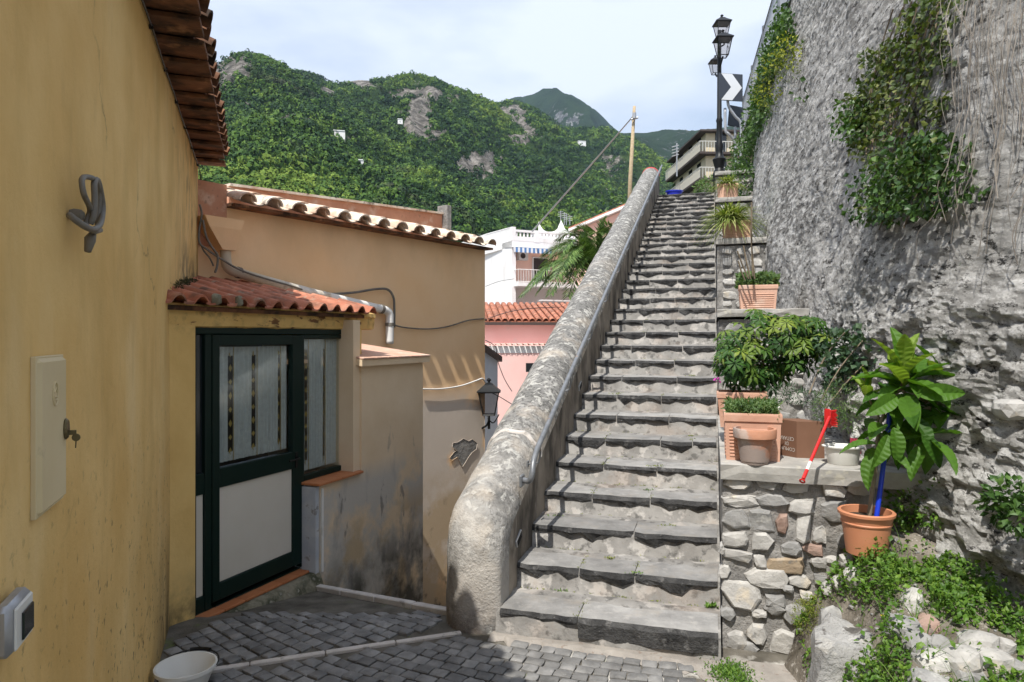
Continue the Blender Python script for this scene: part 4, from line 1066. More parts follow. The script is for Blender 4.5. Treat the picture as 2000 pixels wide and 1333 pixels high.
for k in range(ntile + 1):
    s = sp0 + (sp1 - sp0) * k / ntile
    d = (-nB * .97 + Z * .24).normalized(); nrm = dB.cross(d).normalized(); nrm = nrm if nrm.z > 0 else -nrm
    for r in range(2):
        inst('eave_tile', bm_b, Matrix.Translation(Bp(s, .26, BZ + .045) + d * (r * .36) + nrm * r * .01) @ Matrix((d, nrm.cross(d), nrm)).transposed().to_4x4() @ Matrix.Rotation(math.radians(rr.uniform(-3, 3)), 4, 'Z'), bh)
    # pan tile between covers, hollow side up
    if k < ntile:
        s2 = s + (sp1 - sp0) / ntile / 2
        inst('eave_tile', bm_b, Matrix.Translation(Bp(s2, .23, BZ + .105)) @ Matrix((d, -nrm.cross(d), -nrm)).transposed().to_4x4(), bh)
mb = MB(); box(mb, Bp(.30, -.1, BZ - .008), dB * (sR - .30), nB * .26, Z * .03); mb.build('eave_board', M['tile_dark'], bh)
# orange band behind the tiles and block at its left end
mb = MB(); a = Bp(sB(447, -.45), -.45, 3.2); b_ = Bp(sB(868, -.45), -.45, 3.2)
za, zb = CH + (HZ - 364) / F * a.y, CH + (HZ - 420) / F * b_.y
def wallseg(mb, a, b, za, zb, z0, t):
    n_ = Vector(((b - a).y, -(b - a).x, 0)).normalized()
    v_ = [a, b, b - n_ * t, a - n_ * t]
    lo = [Vector((p.x, p.y, z0)) for p in v_]; hi = [Vector((p.x, p.y, z)) for p, z in zip(v_, (za, zb, zb, za))]
    mb.add(lo + hi, [(0, 3, 2, 1), (4, 5, 6, 7), (0, 1, 5, 4), (1, 2, 6, 5), (2, 3, 7, 6), (3, 0, 4, 7)])
wallseg(mb, a, b_, za, zb, 3.2, .22); mb.build('orange_parapet', M['orange'], bh)
mb = MB(); wallseg(mb, a + nB * .02 + dB * -.02, b_ + nB * .02 + dB * .02, za + .025, zb + .025, 3.2, .0); 
mb = MB(); p0, p1 = a + nB * .03, b_ + nB * .03
n_ = nB
for (q0, q1, z0_, z1_) in ((p0, p1, za, zb),):
    v_ = [q0, q1, q1 - n_ * .28, q0 - n_ * .28]; zz = (z0_, z1_, z1_, z0_)
    mb.add([Vector((p.x, p.y, z + .002)) for p, z in zip(v_, zz)] + [Vector((p.x, p.y, z + .03)) for p, z in zip(v_, zz)], [(0, 3, 2, 1), (4, 5, 6, 7), (0, 1, 5, 4), (1, 2, 6, 5), (2, 3, 7, 6), (3, 0, 4, 7)])
mb.build('parapet_coping', M['tile_pale'], bh)
mb = MB(); pb = b_; cbox(mb, Vector((pb.x, pb.y, 3.62)), .10, .2, .62, dB, nB, Z, bev=.006); mb.build('parapet_post', M['wallmortar'], bh)
mb = MB(); sL0, sL1 = sB(388, .03), sB(443, .03); box(mb, Bp(sL0 - .3, -.5, 2.84), dB * (sL1 - sL0 + .3), nB * .53, Z * (CH + (HZ - 362) / F * 7.0 - 2.84)); mb.build('orange_block', M['orange'], bh)
# flaked plaster
def flake(mb, poly, out, th, seed, q=bq):
    rr = random.Random(seed); n = len(poly); c = sum((Vector((x, y)) for x, y in poly), Vector((0, 0))) / n
    outer = [q(x, y, out) for x, y in poly]; inner = [q(c.x + (x - c.x) * .86, c.y + (y - c.y) * .86, out - th) for x, y in poly]
    return outer, inner, q(c.x, c.y, out - th)
fl = [(905, 857), (915, 862), (922, 858), (932, 866), (930, 878), (922, 884), (915, 893), (908, 905), (903, 912), (897, 900), (893, 893), (882, 900), (878, 894), (886, 884), (892, 880), (883, 874), (884, 866), (894, 864)]
mb = MB(); o_ = [bq(x, y, .012) for x, y in fl]; c_ = bq(903, 880, .014)
mb.add(o_ + [c_], [(i, (i + 1) % len(fl), len(fl)) for i in range(len(fl))]); mb.build('flaked_patch', M['wallmortar'], bh)
mb = MB(); tube(mb, [p + nB * .003 for p in o_] + [o_[0] + nB * .003], .003, 5, cap=False); mb.build('flaked_rim', M['beige'], bh)
# rain hopper and pipe
dp = thing('drain_pipe', 'beige rainwater hopper feeding a pipe that slants white down the beige wall', 'pipe', bq(440, 520, .1))
hz0 = bq(427, 428, .14); hz1 = bq(441, 490, .13)
def frus(mb, c0, w0, d0, c1, w1, d1):
    vs = []
    for c, w_, d_ in ((c0, w0, d0), (c1, w1, d1)):
        for sx, sy in ((-1, -1), (1, -1), (1, 1), (-1, 1)): vs.append(c + dB * sx * w_ / 2 + nB * sy * d_ / 2)
    mb.add(vs, [(0, 1, 5, 4)[::-1], (1, 2, 6, 5)[::-1], (2, 3, 7, 6)[::-1], (3, 0, 4, 7)[::-1], (4, 5, 6, 7)[::-1], (0, 1, 2, 3)])
mb = MB(); frus(mb, hz0, .42, .24, hz0 - Z * .10 + dB * .01, .34, .22); frus(mb, hz0 - Z * .10 + dB * .01, .34, .22, hz1, .15, .14); mb.build('hopper', M['beige'], dp)
mb = MB(); c1 = bq(441, 488, .13); e1 = bq(444, 524, .13)
tube(mb, spline([c1, bq(441, 505, .13), bq(445, 522, .13), bq(462, 532, .12), bq(520, 549, .10), bq(600, 570, .08), bq(680, 589, .08), bq(735, 602, .08)], 5), .052, 14)
mb.build('sloping_pipe', M['pvc'], dp, smooth=True)
mb = MB(); tube(mb, spline([bq(730, 601, .08), bq(752, 606, .08), bq(760, 613, .08), bq(761, 630, .08), bq(761, 672, .08)], 5), .052, 14); mb.build('down_pipe', M['whitepaint'], dp, smooth=True)
for (x, y) in ((466, 533), (745, 604), (761, 634)):
    mb = MB(); p = bq(x, y, .11 if x < 500 else .08)
    ax = (bq(x + 12, y + 3.2, .1) - bq(x, y, .1)).normalized() if x < 750 else Z
    tube(mb, [p - ax * .02, p + ax * .02], .059, 14); mb.build('pipe_clamp', M['greycable'], dp, smooth='auto')
def cable(name, label, pts, r, mat, cat='cable'):
    t = thing(name, label, cat, pts[0]); mb = MB(); tube(mb, spline(pts, 5), r, 6); mb.build('wire' if r < .012 else 'conduit', mat, t, smooth=True); return t
cable('wall_cable', 'dark cable sagging from the drain clamp across the beige wall to its right corner', [bq(766, 634, .06), bq(790, 640, .03), bq(835, 643, .03), bq(875, 638, .025), bq(915, 626, .03), bq(945, 623, .02)], .010, M['greycable'])
cable('wall_conduit', 'thin grey conduit arching over the sloping drain pipe on the beige wall', [bq(640, 575, .06), bq(690, 572, .05), bq(735, 565, .05), bq(757, 566, .05), bq(768, 580, .05), bq(770, 600, .05), bq(770, 640, .05)], .016, M['greycable'])
cable('wall_trim', 'thin white cable crossing the beige wall above the flaked patch', [bq(822, 760, .03), bq(860, 760, .03), bq(900, 754, .035), bq(930, 744, .05), bq(942, 740, .06), bq(948, 748, .02)], .011, M['whitepaint'])
t = thing('hanging_cables', 'bundle of grey cables looping in the corner beside the rain hopper', 'cable', bq(400, 450, .2))
for nm, pts, r in (('thick_cable', [bq(390, 400, .2), bq(394, 420, .22), bq(389, 450, .22), bq(390, 475, .22), bq(405, 488, .24), bq(430, 505, .24), bq(470, 528, .2), bq(520, 545, .18), bq(570, 559, .16), bq(590, 566, .14)], .010),
                   ('loose_cable', [bq(396, 430, .25), bq(402, 460, .25), bq(412, 480, .25), bq(425, 500, .25), bq(424, 520, .25), bq(420, 533, .25)], .011),
                   ('thin_cable', [bq(389, 470, .2), bq(398, 490, .22), bq(410, 505, .22), bq(417, 520, .22)], .008)):
    mb = MB(); tube(mb, spline(pts, 5), r, 6); mb.build(nm, M['greycable'], t, smooth=True)

# bucket
bk = thing('white_bucket', 'white plastic bucket on the cobbles at the bottom left', 'bucket', (0, 0, 0))
bc_ = pix(363, 1300, 3.74); bc_.z = 0; bk.location = bc_; OFF[bk.name] = bc_.copy()
mb = MB(); zt_ = CH + (HZ - 1300) / F * 3.74; hgt = zt_ + .005
lathe(mb, (bc_.x, bc_.y, 0), [(.0, .006), (.105, .006), (.112, .02), (.148, hgt - .02), (.160, hgt - .018), (.160, hgt), (.150, hgt), (.143, hgt - .01), (.106, .02), (0, .018)], 32)
mb.build('body', M['whiteplastic'], bk, smooth='auto')
mb = MB(); tube(mb, [Vector((bc_.x + math.cos(t) * .158, bc_.y + .02 + math.sin(t) * .165, hgt - .01 + .012 * math.sin(t))) for t in np.linspace(0, math.pi, 14)], .004, 6); mb.build('handle', M['black'], bk)
mb = MB(); tube(mb, [Vector((bc_.x + math.cos(t) * .158, bc_.y + .02 + math.sin(t) * .165, hgt - .01 + .014 * math.sin(t))) for t in np.linspace(1.2, 1.95, 6)], .010, 8); mb.build('grip', M['black'], bk)

# wall lantern at the corner of the beige house
wl = thing('wall_lantern', 'black iron wall lantern on the corner of the beige house', 'lantern', bq(947, 790, .05))
def lantern(parent, c, s, mtl, gl, open_bottom=True, ball=True):
    """four-sided tapering street lantern; c = centre of its glazed body's top rim, s = top width"""
    h = s * 1.15; b = s * .58; fr = MB()
    for sx in (-1, 1):
        for sy in (-1, 1): tube(fr, [c + Vector((sx * s / 2, sy * s / 2, 0)), c + Vector((sx * b / 2, sy * b / 2, -h))], s * .03, 5)
    for (w_, z) in ((s, 0), (b, -h)):
        q = [c + Vector((sx * w_ / 2, sy * w_ / 2, z)) for sx, sy in ((-1, -1), (1, -1), (1, 1), (-1, 1))]
        for i in range(4): tube(fr, [q[i], q[(i + 1) % 4]], s * .035, 5)
    fr.build('frame', mtl, parent)
    rf = MB(); e = s * 1.18
    vs = []
    for w_, z in ((e, .0), (e, s * .05), (s * .5, s * .34), (s * .34, s * .44), (.001, s * .50)):
        vs += [c + Vector((sx * w_ / 2, sy * w_ / 2, z)) for sx, sy in ((-1, -1), (1, -1), (1, 1), (-1, 1))]
    fs = [(0, 3, 2, 1)] + [(4 * r + i, 4 * r + (i + 1) % 4, 4 * r + 4 + (i + 1) % 4, 4 * r + 4 + i) for r in range(4) for i in range(4)]
    rf.add(vs, fs); lathe(rf, c + Z * s * .46, [(.02 * s, 0), (.07 * s, .02 * s), (.05 * s, .07 * s), (.11 * s, .12 * s), (.12 * s, .17 * s), (.05 * s, .23 * s), (.001, .26 * s)], 10); rf.build('roof', mtl, parent, smooth='auto')
    g = MB(); k = .94
    q0 = [c + Vector((sx * s * k / 2, sy * s * k / 2, -.01)) for sx, sy in ((-1, -1), (1, -1), (1, 1), (-1, 1))]; q1 = [c + Vector((sx * b * k / 2, sy * b * k / 2, -h)) for sx, sy in ((-1, -1), (1, -1), (1, 1), (-1, 1))]
    g.add(q0 + q1, [(i, 4 + i, 4 + (i + 1) % 4, (i + 1) % 4) for i in range(4)]); g.build('glass_panes', gl, parent)
lc = pix(955, 766, 10.35)
lantern(wl, lc, .30, M['black'], M['lampglass'])
mb = MB(); tube(mb, spline([lc - Z * .36, lc - Z * .42, lc + Vector((-.03, 0, -.50)), lc + Vector((-.10, .02, -.55)), Bp(sR - .03, .0, 0) + Z * (lc.z - .55)], 5), .016, 8)
tube(mb, spline([lc - Z * .40 + Vector((-.02, 0, 0)), lc + Vector((.06, 0, -.47)), lc + Vector((.12, 0, -.40)), lc + Vector((.15, 0, -.34))], 5), .010, 6); tube(mb, [lc - Z * .34, lc - Z * .56], .02, 8); mb.build('scroll_bracket', M['black'], wl, smooth=True)
# ------------------------------------------------------------------ rough retaining wall on the right
def zl(a): return 1.14 + .408 * (a - .24)
B0A = [(-3.2, 2.55), (-2.0, 2.05), (-1.0, 1.72), (-.5, 1.52), (-.17, 1.30), (.24, 1.06), (.7, .98), (1.6, .90), (2.84, .80), (5.44, .60), (8, .62), (13, .92), (15, 1.0)]
def b0(a): return np.interp(a, [p[0] for p in B0A], [p[1] for p in B0A])
def rockb(a, z):
    a = np.asarray(a, float); z = np.asarray(z, float)
    near = np.clip((1.2 - a) / 1.4, 0, 1)
    b = b0(a) + .15 * np.maximum(z - zl(a), 0) - near * .02 * np.clip((z - 1.9) / .8, 0, 1) 
    d = .07 * fbm(a * .7, z * .7, 0, 3, 41) + .022 * fbm(a * 2.6, z * 3.2, 0, 4, 42)
    low = np.clip((2.35 - z) / .5, 0, 1) * np.clip((2.6 - a) / 1.5, 0, 1)          # broken rock low down near the bed
    r = fbm(a * 2.3, z * 3.6, 0, 5, 43, .62)
    d = d + low * (.16 * r + .07 * np.abs(fbm(a * 6, z * 8, 1, 3, 44))) - .015 * np.abs(fbm(a * 12, z * 9, 0, 3, 45)) - .03 * low
    # ledge line of broken stones
    d = d - .035 * np.exp(-((z - 1.95 - .12 * vn(a * 1.3, 0, 0, 4)) / .10) ** 2) * np.clip((1.8 - a) / 1.2, 0, 1)
    # vertical drips of poured render high up
    d = d + .02 * np.clip((z - 3.0) / 1.5, 0, 1) * fbm(a * 1.6 + .3 * z, z * .35, 0, 3, 46) + .010 * np.abs(fbm(a * 2.6, z * 6.5, 3, 4, 48, .6))
    # putlog hole
    d = d + .22 * np.exp(-(((a - .92) / .085) ** 2 + ((z - 3.30) / .085) ** 2) ** 2)
    return b - d * .0 + d
rw = thing('retaining_wall', 'tall leaning grey wall of rough cast render and broken stone, ivy hanging on it', 'wall', W(3, 1.5, 0))
aa = np.concatenate([np.arange(-3.2, 2.6, .018), np.arange(2.6, 6, .035), np.arange(6, 14.21, .07)]); RT = 7.0
zz = np.concatenate([np.arange(-.1, 3.6, .020), np.arange(3.6, RT + .01, .034)])
A, ZZ = np.meshgrid(aa, zz, indexing='ij'); Bm = rockb(A, ZZ)
fine = (.014 + .042 * np.clip((2.5 - ZZ) / .6, 0, 1) * np.clip((2.6 - A) / 1.5, 0, 1)) * fbm(A * 6, ZZ * 11, 0, 4, 47, .72); Bm2 = Bm + fine
P = np.stack([S0.x + U.x * A + Vv.x * Bm2, S0.y + U.y * A + Vv.y * Bm2, ZZ], -1)
gridmesh('rough_face', P, M['rockwall'], rw, smooth=False)
topb = Bm2[:, -1]; T = np.zeros((len(aa), 4, 3))
for k, (ex, dz) in enumerate(((0, 0), (.04, .02), (.30, .03), (6, .1))):
    T[:, k, 0] = S0.x + U.x * aa + Vv.x * (topb + ex); T[:, k, 1] = S0.y + U.y * aa + Vv.y * (topb + ex); T[:, k, 2] = RT + dz
gridmesh('wall_top', T, M['rockwall'], rw)
mb = MB(); ae = aa[-1]; mb.add([W(ae, float(rockb(ae, z)), z) for z in np.linspace(2, RT, 20)] + [W(ae, 8, RT), W(ae, 8, 2)], [tuple(range(22))]); mb.build('end_face', M['rockwall'], rw)
def rk(a, z, out=0.0):
    a = float(a); z = float(z); e = .03
    b = float(rockb(a, z)); p = W(a, b, z)
    ta = W(a + e, float(rockb(a + e, z)), z) - p; tz = W(a, float(rockb(a, z + e)), z + e) - p
    n = ta.cross(tz).normalized(); n = n if n.dot(Vv) < 0 else -n
    return p + n * out, n
def rkpix(px, py, out=0.0):
    """point of the wall seen at a photo pixel"""
    k = (px - CXP) / F; m = (HZ - py) / F; D = 6.0; lo, hi = 1.5, 25.0
    def g(D):
        p = Vector((k * D, D, CH + m * D)); l = p - S0; a = l.dot(U); b = l.dot(Vv); return b - float(rockb(a, p.z)), a, p.z
    f0 = None
    for D in np.linspace(1.8, 18.0, 120):
        f, a, z = g(D)
        if f0 is not None and f0 < 0 <= f:
            lo, hi = Dp, D
            for _ in range(18):
                mid = (lo + hi) / 2; fm, a, z = g(mid)
                if fm < 0: lo = mid
                else: hi = mid
            return a, z
        f0 = f; Dp = D
    return None
# fence on top
fn = thing('wall_top_railing', 'dark metal railing with upright bars along the top of the tall rough wall', 'railing', W(8, 1.5, RT))
mb = MB()
box(mb, W(2.0, float(rockb(2.0, RT)) - .34, RT - .04), W(14, float(rockb(14, RT)) - .34, RT) - W(2.0, float(rockb(2.0, RT)) - .34, RT), Vv * .45, Z * .06)
for z in (.12, .95): tube(mb, [W(2.0, float(rockb(2.0, RT)) - .30, RT + z), W(14, float(rockb(14, RT)) - .30, RT + z)], .025, 6)
mb.build('rail', M['ironpaint'], fn)
a = 2.0; k = 0; bmM = MB(); cbox(bmM, (0, 0, .53), .022, .022, .86); bar = mesh_only(bmM, 'bar', M['galv'])
while a < 14: inst('bar', bar, Matrix.Translation(W(a, float(np.interp(a, (2, 14), (float(rockb(2., RT)), float(rockb(14., RT))))) - .30, RT)), fn); a += .125
bmM = MB(); cbox(bmM, (0, 0, .5), .06, .06, 1.06); post = mesh_only(bmM, 'post', M['ironpaint'])
for a in np.arange(2, 14.1, 2): inst('post', post, Matrix.Translation(W(a, float(np.interp(a, (2, 14), (float(rockb(2., RT)), float(rockb(14., RT))))) - .30, RT)), fn)

# ------------------------------------------------------------------ stepped planter walls beside the stairs
LT = [(.24, 1.14), (2.84, 2.20), (5.44, 3.26), (8.04, 4.32), (10.64, 5.38)]
LW = [.97, .90, .72, .72, .8]
def slabtop(mb, a0, a1, b0_, b1_, z, t, m=.0):
    n = 12; k_ = 10; vs = []
    G = np.zeros((k_, n, 3))
    prof = [(a0 + .02, z - t), (a0 - .040, z - t + .002), (a0 - .045, z - t * .5), (a0 - .043, z - .006), (a0 - .037, z), (a0 + .2, z + .004), (a0 + .6, z), (a0 + 1.3, z + .003), (a1, z), (a1, z - t)]
    for i, (a, zz_) in enumerate(prof):
        for j in range(n):
            b = b0_ + (b1_ - b0_) * j / (n - 1)
            G[i, j] = W(a + .006 * float(vn(b * 9, i, 0, 5)), b, zz_ + .004 * float(vn(b * 7, a * 5, 0, 6)))
    return G
wallstones = [ # px, py, w, h, kind   (first wall, from the photograph)
 (1442,946,50,22,'w'),(1497,944,42,20,'w'),(1556,951,48,26,'w'),(1630,955,46,34,'w'),(1680,952,44,32,'w'),(1449,980,66,22,'w'),(1508,978,56,26,'g'),(1438,1014,54,40,'g'),(1487,1019,44,44,'g'),
 (1527,1023,24,40,'p'),(1568,992,46,26,'w'),(1570,1032,30,56,'w'),(1602,1048,28,34,'w'),(1632,998,44,42,'g'),(1434,1054,50,28,'w'),(1490,1058,48,34,'w'),(1545,1072,36,28,'g'),(1440,1085,62,24,'w'),
 (1485,1098,22,24,'w'),(1533,1107,76,32,'t'),(1415,1117,24,26,'w'),(1499,1133,80,38,'w'),(1445,1163,86,62,'w'),(1517,1174,38,22,'g'),(1512,1191,44,26,'g'),(1563,1137,36,26,'w'),(1484,1201,26,14,'w'),
 (1553,1200,42,38,'g'),(1590,1075,36,20,'p'),(1478,1240,38,34,'w'),(1440,1254,34,36,'w'),(1464,1272,34,26,'g'),(1530,1258,52,48,'w'),(1422,1200,26,26,'g'),(1600,1100,34,22,'w'),(1655,1060,30,30,'g'),(1538,1150,20,14,'g'),(1410,1075,10,20,'w'),(1575,1165,26,22,'w'),(1650,1110,40,26,'w'),(1605,1135,30,20,'g')]
for k, (la, lz) in enumerate(LT):
    nm = ['lowest stone planter wall beside the stairs, its slab holding the pots, box and basin', 'second planter wall up the stairs, its slab carrying one ribbed terracotta trough',
          'third planter wall up the stairs with white stones in grey mortar under a spider plant trough', 'fourth planter wall up the stairs, behind the arching striped plant', 'topmost planter ledge beside the head of the stairs'][k]
    t = thing('planter_wall', nm, 'wall', W(la, .4, lz - 1))
    zb = -.12 if k == 0 else LT[k - 1][1] - .1; wd = LW[k] + .35
    a1 = LT[k + 1][0] + .3 if k < 4 else la + 3.3
    n, m_ = 60, 44; G = np.zeros((n, m_, 3))
    for i in range(n):
        for j in range(m_):
            b = .012 + wd * i / (n - 1); z = zb + (lz - .1 - zb) * j / (m_ - 1)
            G[i, j] = W(la + .02 - .022 * float(fbm(b * 7, z * 7, k, 4, 12)) - .01 * float(vn(b * 22, z * 22, k, 3)), b, z)
    gridmesh('mortar_face', G, M['wallmortar'], t, smooth=True)
    n2 = 40; G = np.zeros((n2, 16, 3))
    for i in range(n2):
        a = la + .02 + (a1 - la - .02) * i / (n2 - 1)
        for j in range(16):
            zlo = max(nose(a) - RISE - .15, -.1); z = zlo + (lz - .1 - zlo) * j / 15
            G[i, j] = W(a, .012 + .012 * float(fbm(a * 6, z * 6, k, 3, 9)), z)
    gridmesh('side_face', G, M['wallmortar'], t, flip=True)
    G = slabtop(None, la, a1, -.005 if k else .0, wd, lz, .10 if k == 0 else .075); gridmesh('coping_slab', G, M['slab'], t, smooth='auto' if 0 else False)
    mb = MB(); mb.add([tuple(G[i, 0]) for i in range(10)], [tuple(range(10))[::-1]]); mb.build('slab_end', M['slab'], t)
    def stone(pos, w_, h_, kind, seed):
        mt = {'w': 'lime_white', 'g': 'lime_grey', 'p': 'lime_pink', 't': 'lime_tan'}[kind]
        mb = MB(); slabstone(mb, pos, w_, h_, seed, Vv, U, Z, rot=rr.uniform(-.12, .12), out=rr.uniform(.018, .036)); mb.build('wall_stone', M[mt], t, smooth=False)
    if k == 0:
        for q, (px, py, w_, h_, kd) in enumerate(wallstones):
            kx = (px - CXP) / F; # intersect with plane a = la
            # S0 + U*la + Vv*b ; x/y = kx
            bx = S0 + U * la; b = (kx * bx.y - bx.x) / (Vv.x - kx * Vv.y); D = bx.y + Vv.y * b; z = CH + (HZ - py) / F * D
            stone(W(la + .018, b, z), w_ / F * D * 1.1, h_ / F * D * 1.1, kd, 200 + q)
    else:
        z = zb + .13; q = 0
        while z < lz - .13:
            h_ = rr.uniform(.07, .12); b = .07
            while b < LW[k] + .1:
                w_ = rr.uniform(.10, .22); stone(W(la + .02, b + w_ / 2, z + rr.uniform(-.015, .015)), w_, h_, rr.choice('wwwwgw'), 300 + k * 60 + q); b += w_ + rr.uniform(.02, .06); q += 1
            z += h_ + .045

# ------------------------------------------------------------------ garden bed
def hb(a, b):
    a = np.asarray(a, float); b = np.asarray(b, float)
    h = .73 + .33 * np.minimum(a, .24) - 1.7 * np.maximum(.80 - b, 0)
    h = h + .035 * fbm(a * 3, b * 3, 0, 4, 51) + .015 * fbm(a * 14, b * 14, 0, 3, 52)
    edge = .40 + .05 * vn(a * 4, 0, 0, 3)
    return np.where(b < edge, -.06 + np.maximum(h + .06, 0) * np.clip((b - edge + .07) / .07, 0, 1), h)
ga = np.arange(-3.0, .30, .02); gb = np.concatenate([np.arange(.28, .50, .012), np.arange(.5, 3.2, .025)])
A, B_ = np.meshgrid(ga, gb, indexing='ij'); H = hb(A, B_)
P = np.stack([S0.x + U.x * A + Vv.x * B_, S0.y + U.y * A + Vv.y * B_, H], -1)
structure(gridmesh('garden_soil', P, M['soil'], flip=False))
def bedpix(px, py):
    k = (px - CXP) / F; m = (HZ - py) / F; f0 = None
    for D in np.linspace(1.6, 5.0, 170):
        p = Vector((k * D, D, CH + m * D)); l = p - S0; a = l.dot(U); b = l.dot(Vv); f = p.z - float(hb(a, b))
        if f <= 0 : return p
    return p
# rocks in the bed: px, py, w, h (pixels), material, label
bedrocks = [
 (1668,1255,190,190,'lime_grey','big fissured grey boulder at the front left of the garden bed',.5),
 (1597,1118,62,46,'lime_white','white stone at the end of the planter wall under the tan stone',.35),
 (1628,1090,66,26,'lime_white','slender white stone leaning up beside the loquat pot',.3),
 (1664,1098,50,24,'lime_white','small white stone touching the foot of the loquat pot',.3),
 (1672,1124,44,34,'lime_white','squarish white stone among leaves below the loquat pot',.3),
 (1640,1138,34,24,'lime_white','small white stone above the mossy cushion',.3),
 (1622,1150,34,20,'lime_white','flat white stone beside the mossy cushion',.3),
 (1625,1210,60,50,'lime_grey','crumbly grey stone on top of the big boulder',.35),
 (1782,1172,54,40,'lime_white','pale stone with a yellow flower in front of it',.35),
 (1760,1222,60,44,'lime_grey','dark grey stone left of the pinkish one in the bed',.35),
 (1802,1222,60,34,'lime_pink','long pinkish grey stone across the middle of the bed',.35),
 (1800,1256,66,40,'lime_grey','rounded grey stone below the long pinkish stone',.35),
 (1838,1262,44,52,'lime_grey','upright grey stone beside the white slabs',.35),
 (1815,1290,70,44,'lime_white','pale stone with moss at the bottom of the bed',.35),
 (1868,1286,84,52,'lime_white','long white slab slanting down at the bottom of the bed',.35),
 (1915,1252,80,40,'lime_white','bright white slab lying highest in the right of the bed',.3),
 (1935,1284,90,34,'lime_white','white slab under the bright one at the lower right',.3),
 (1812,1326,80,34,'lime_grey','grey stone cut by the bottom edge of the picture',.35),
 (1965,1262,34,34,'lime_white','small white stone at the right end of the slabs',.3),
 (1975,1300,60,30,'lime_grey','grey stone at the lower right corner',.3),
 (1896,1320,60,30,'lime_grey','low grey stone under the long white slab',.3),
 (1838,1088,30,16,'lime_grey','small grey stone on the bare soil under the wall',.3),
 (1940,1080,60,24,'lime_grey','flat grey stone at the foot of the wall by the right edge',.3)]
for q, (px, py, w_, h_, mt, lb, dep) in enumerate(bedrocks):
    p = bedpix(px, py + h_ * .25); D = p.y; s = D / F
    if q == 0: p = W(-.36, .64, .17); sz = (.56, .66, .70)
    else: sz = (w_ * s * 1.25, min(w_, h_ * 2) * s * 1.2, h_ * s * 1.7)
    mb = MB(); rock(mb, p + Z * (h_ * s * .08 if q else 0), sz, 700 + q, Vv, U, Z, rot=rr.uniform(-.35, .35), sub=4 if q == 0 else 2, sq=.5 if q == 0 else .3, rough=.30 if q == 0 else .13, cuts=16)
    tag(mb.build('rock', M['boulder' if q == 0 else mt], loc=p, smooth='auto' if q == 0 else False), lb, 'rock')
# big white stone wedged in the wall at the right edge
r_ = rkpix(1975, 800)
if r_:
    p, n = rk(*r_, .0); mb = MB(); rock(mb, p, (.22, .16, .13), 901, U, Vv, Z, sub=2, cuts=10); o = mb.build('wall_rock', M['lime_white'], rw)
for q, (x, y, s_) in enumerate(((1850,715,.10),(1830,735,.07),(1815,700,.09),(1780,705,.08),(1755,720,.07),(1900,700,.08),(1930,690,.07),(1700,650,.07),(1745,655,.06),(1960,720,.08),(1990,870,.10),(1930,880,.08),(1880,760,.08),(1910,830,.09),(1860,660,.07),(1980,650,.07))):
    r_ = rkpix(x, y)
    if r_:
        p, n = rk(*r_, -.015); mb = MB(); rock(mb, p, (s_ * 1.5, s_, s_ * .9), 920 + q, U, Vv, Z, sub=2, cuts=14, rot=rr.uniform(-.5, .5)); mb.build('wall_rock', M['rockwall'], rw)
# small rubble on the bed joined as stuff
mb = MB()
for q in range(260):
    a = rr.uniform(-1.6, .15); b = rr.uniform(.45, 1.7)
    if b > float(rockb(a, .9)): continue
    s_ = rr.uniform(.012, .045); p = W(a, b, float(hb(a, b)) + s_ * .2); rock(mb, p, (s_ * 1.3, s_, s_ * .8), 1000 + q, U, Vv, Z, sub=1, cuts=5)
o = mb.build('rubble', M['lime_grey']); stuff(o); tag(o, 'loose small stones and rubble scattered over the soil of the garden bed', 'rubble')
# metal plate on the paving by the boulder
mb = MB(); p = Vector((1.36, 3.62, .016)); cbox(mb, p, .16, .22, .012, (.93, -.37, 0), (.37, .93, 0), Z, bev=.002)
tag(mb.build('metal_plate', M['metalplate'], loc=p), 'small brown metal plate lying on the dusty paving by the boulder', 'plate')

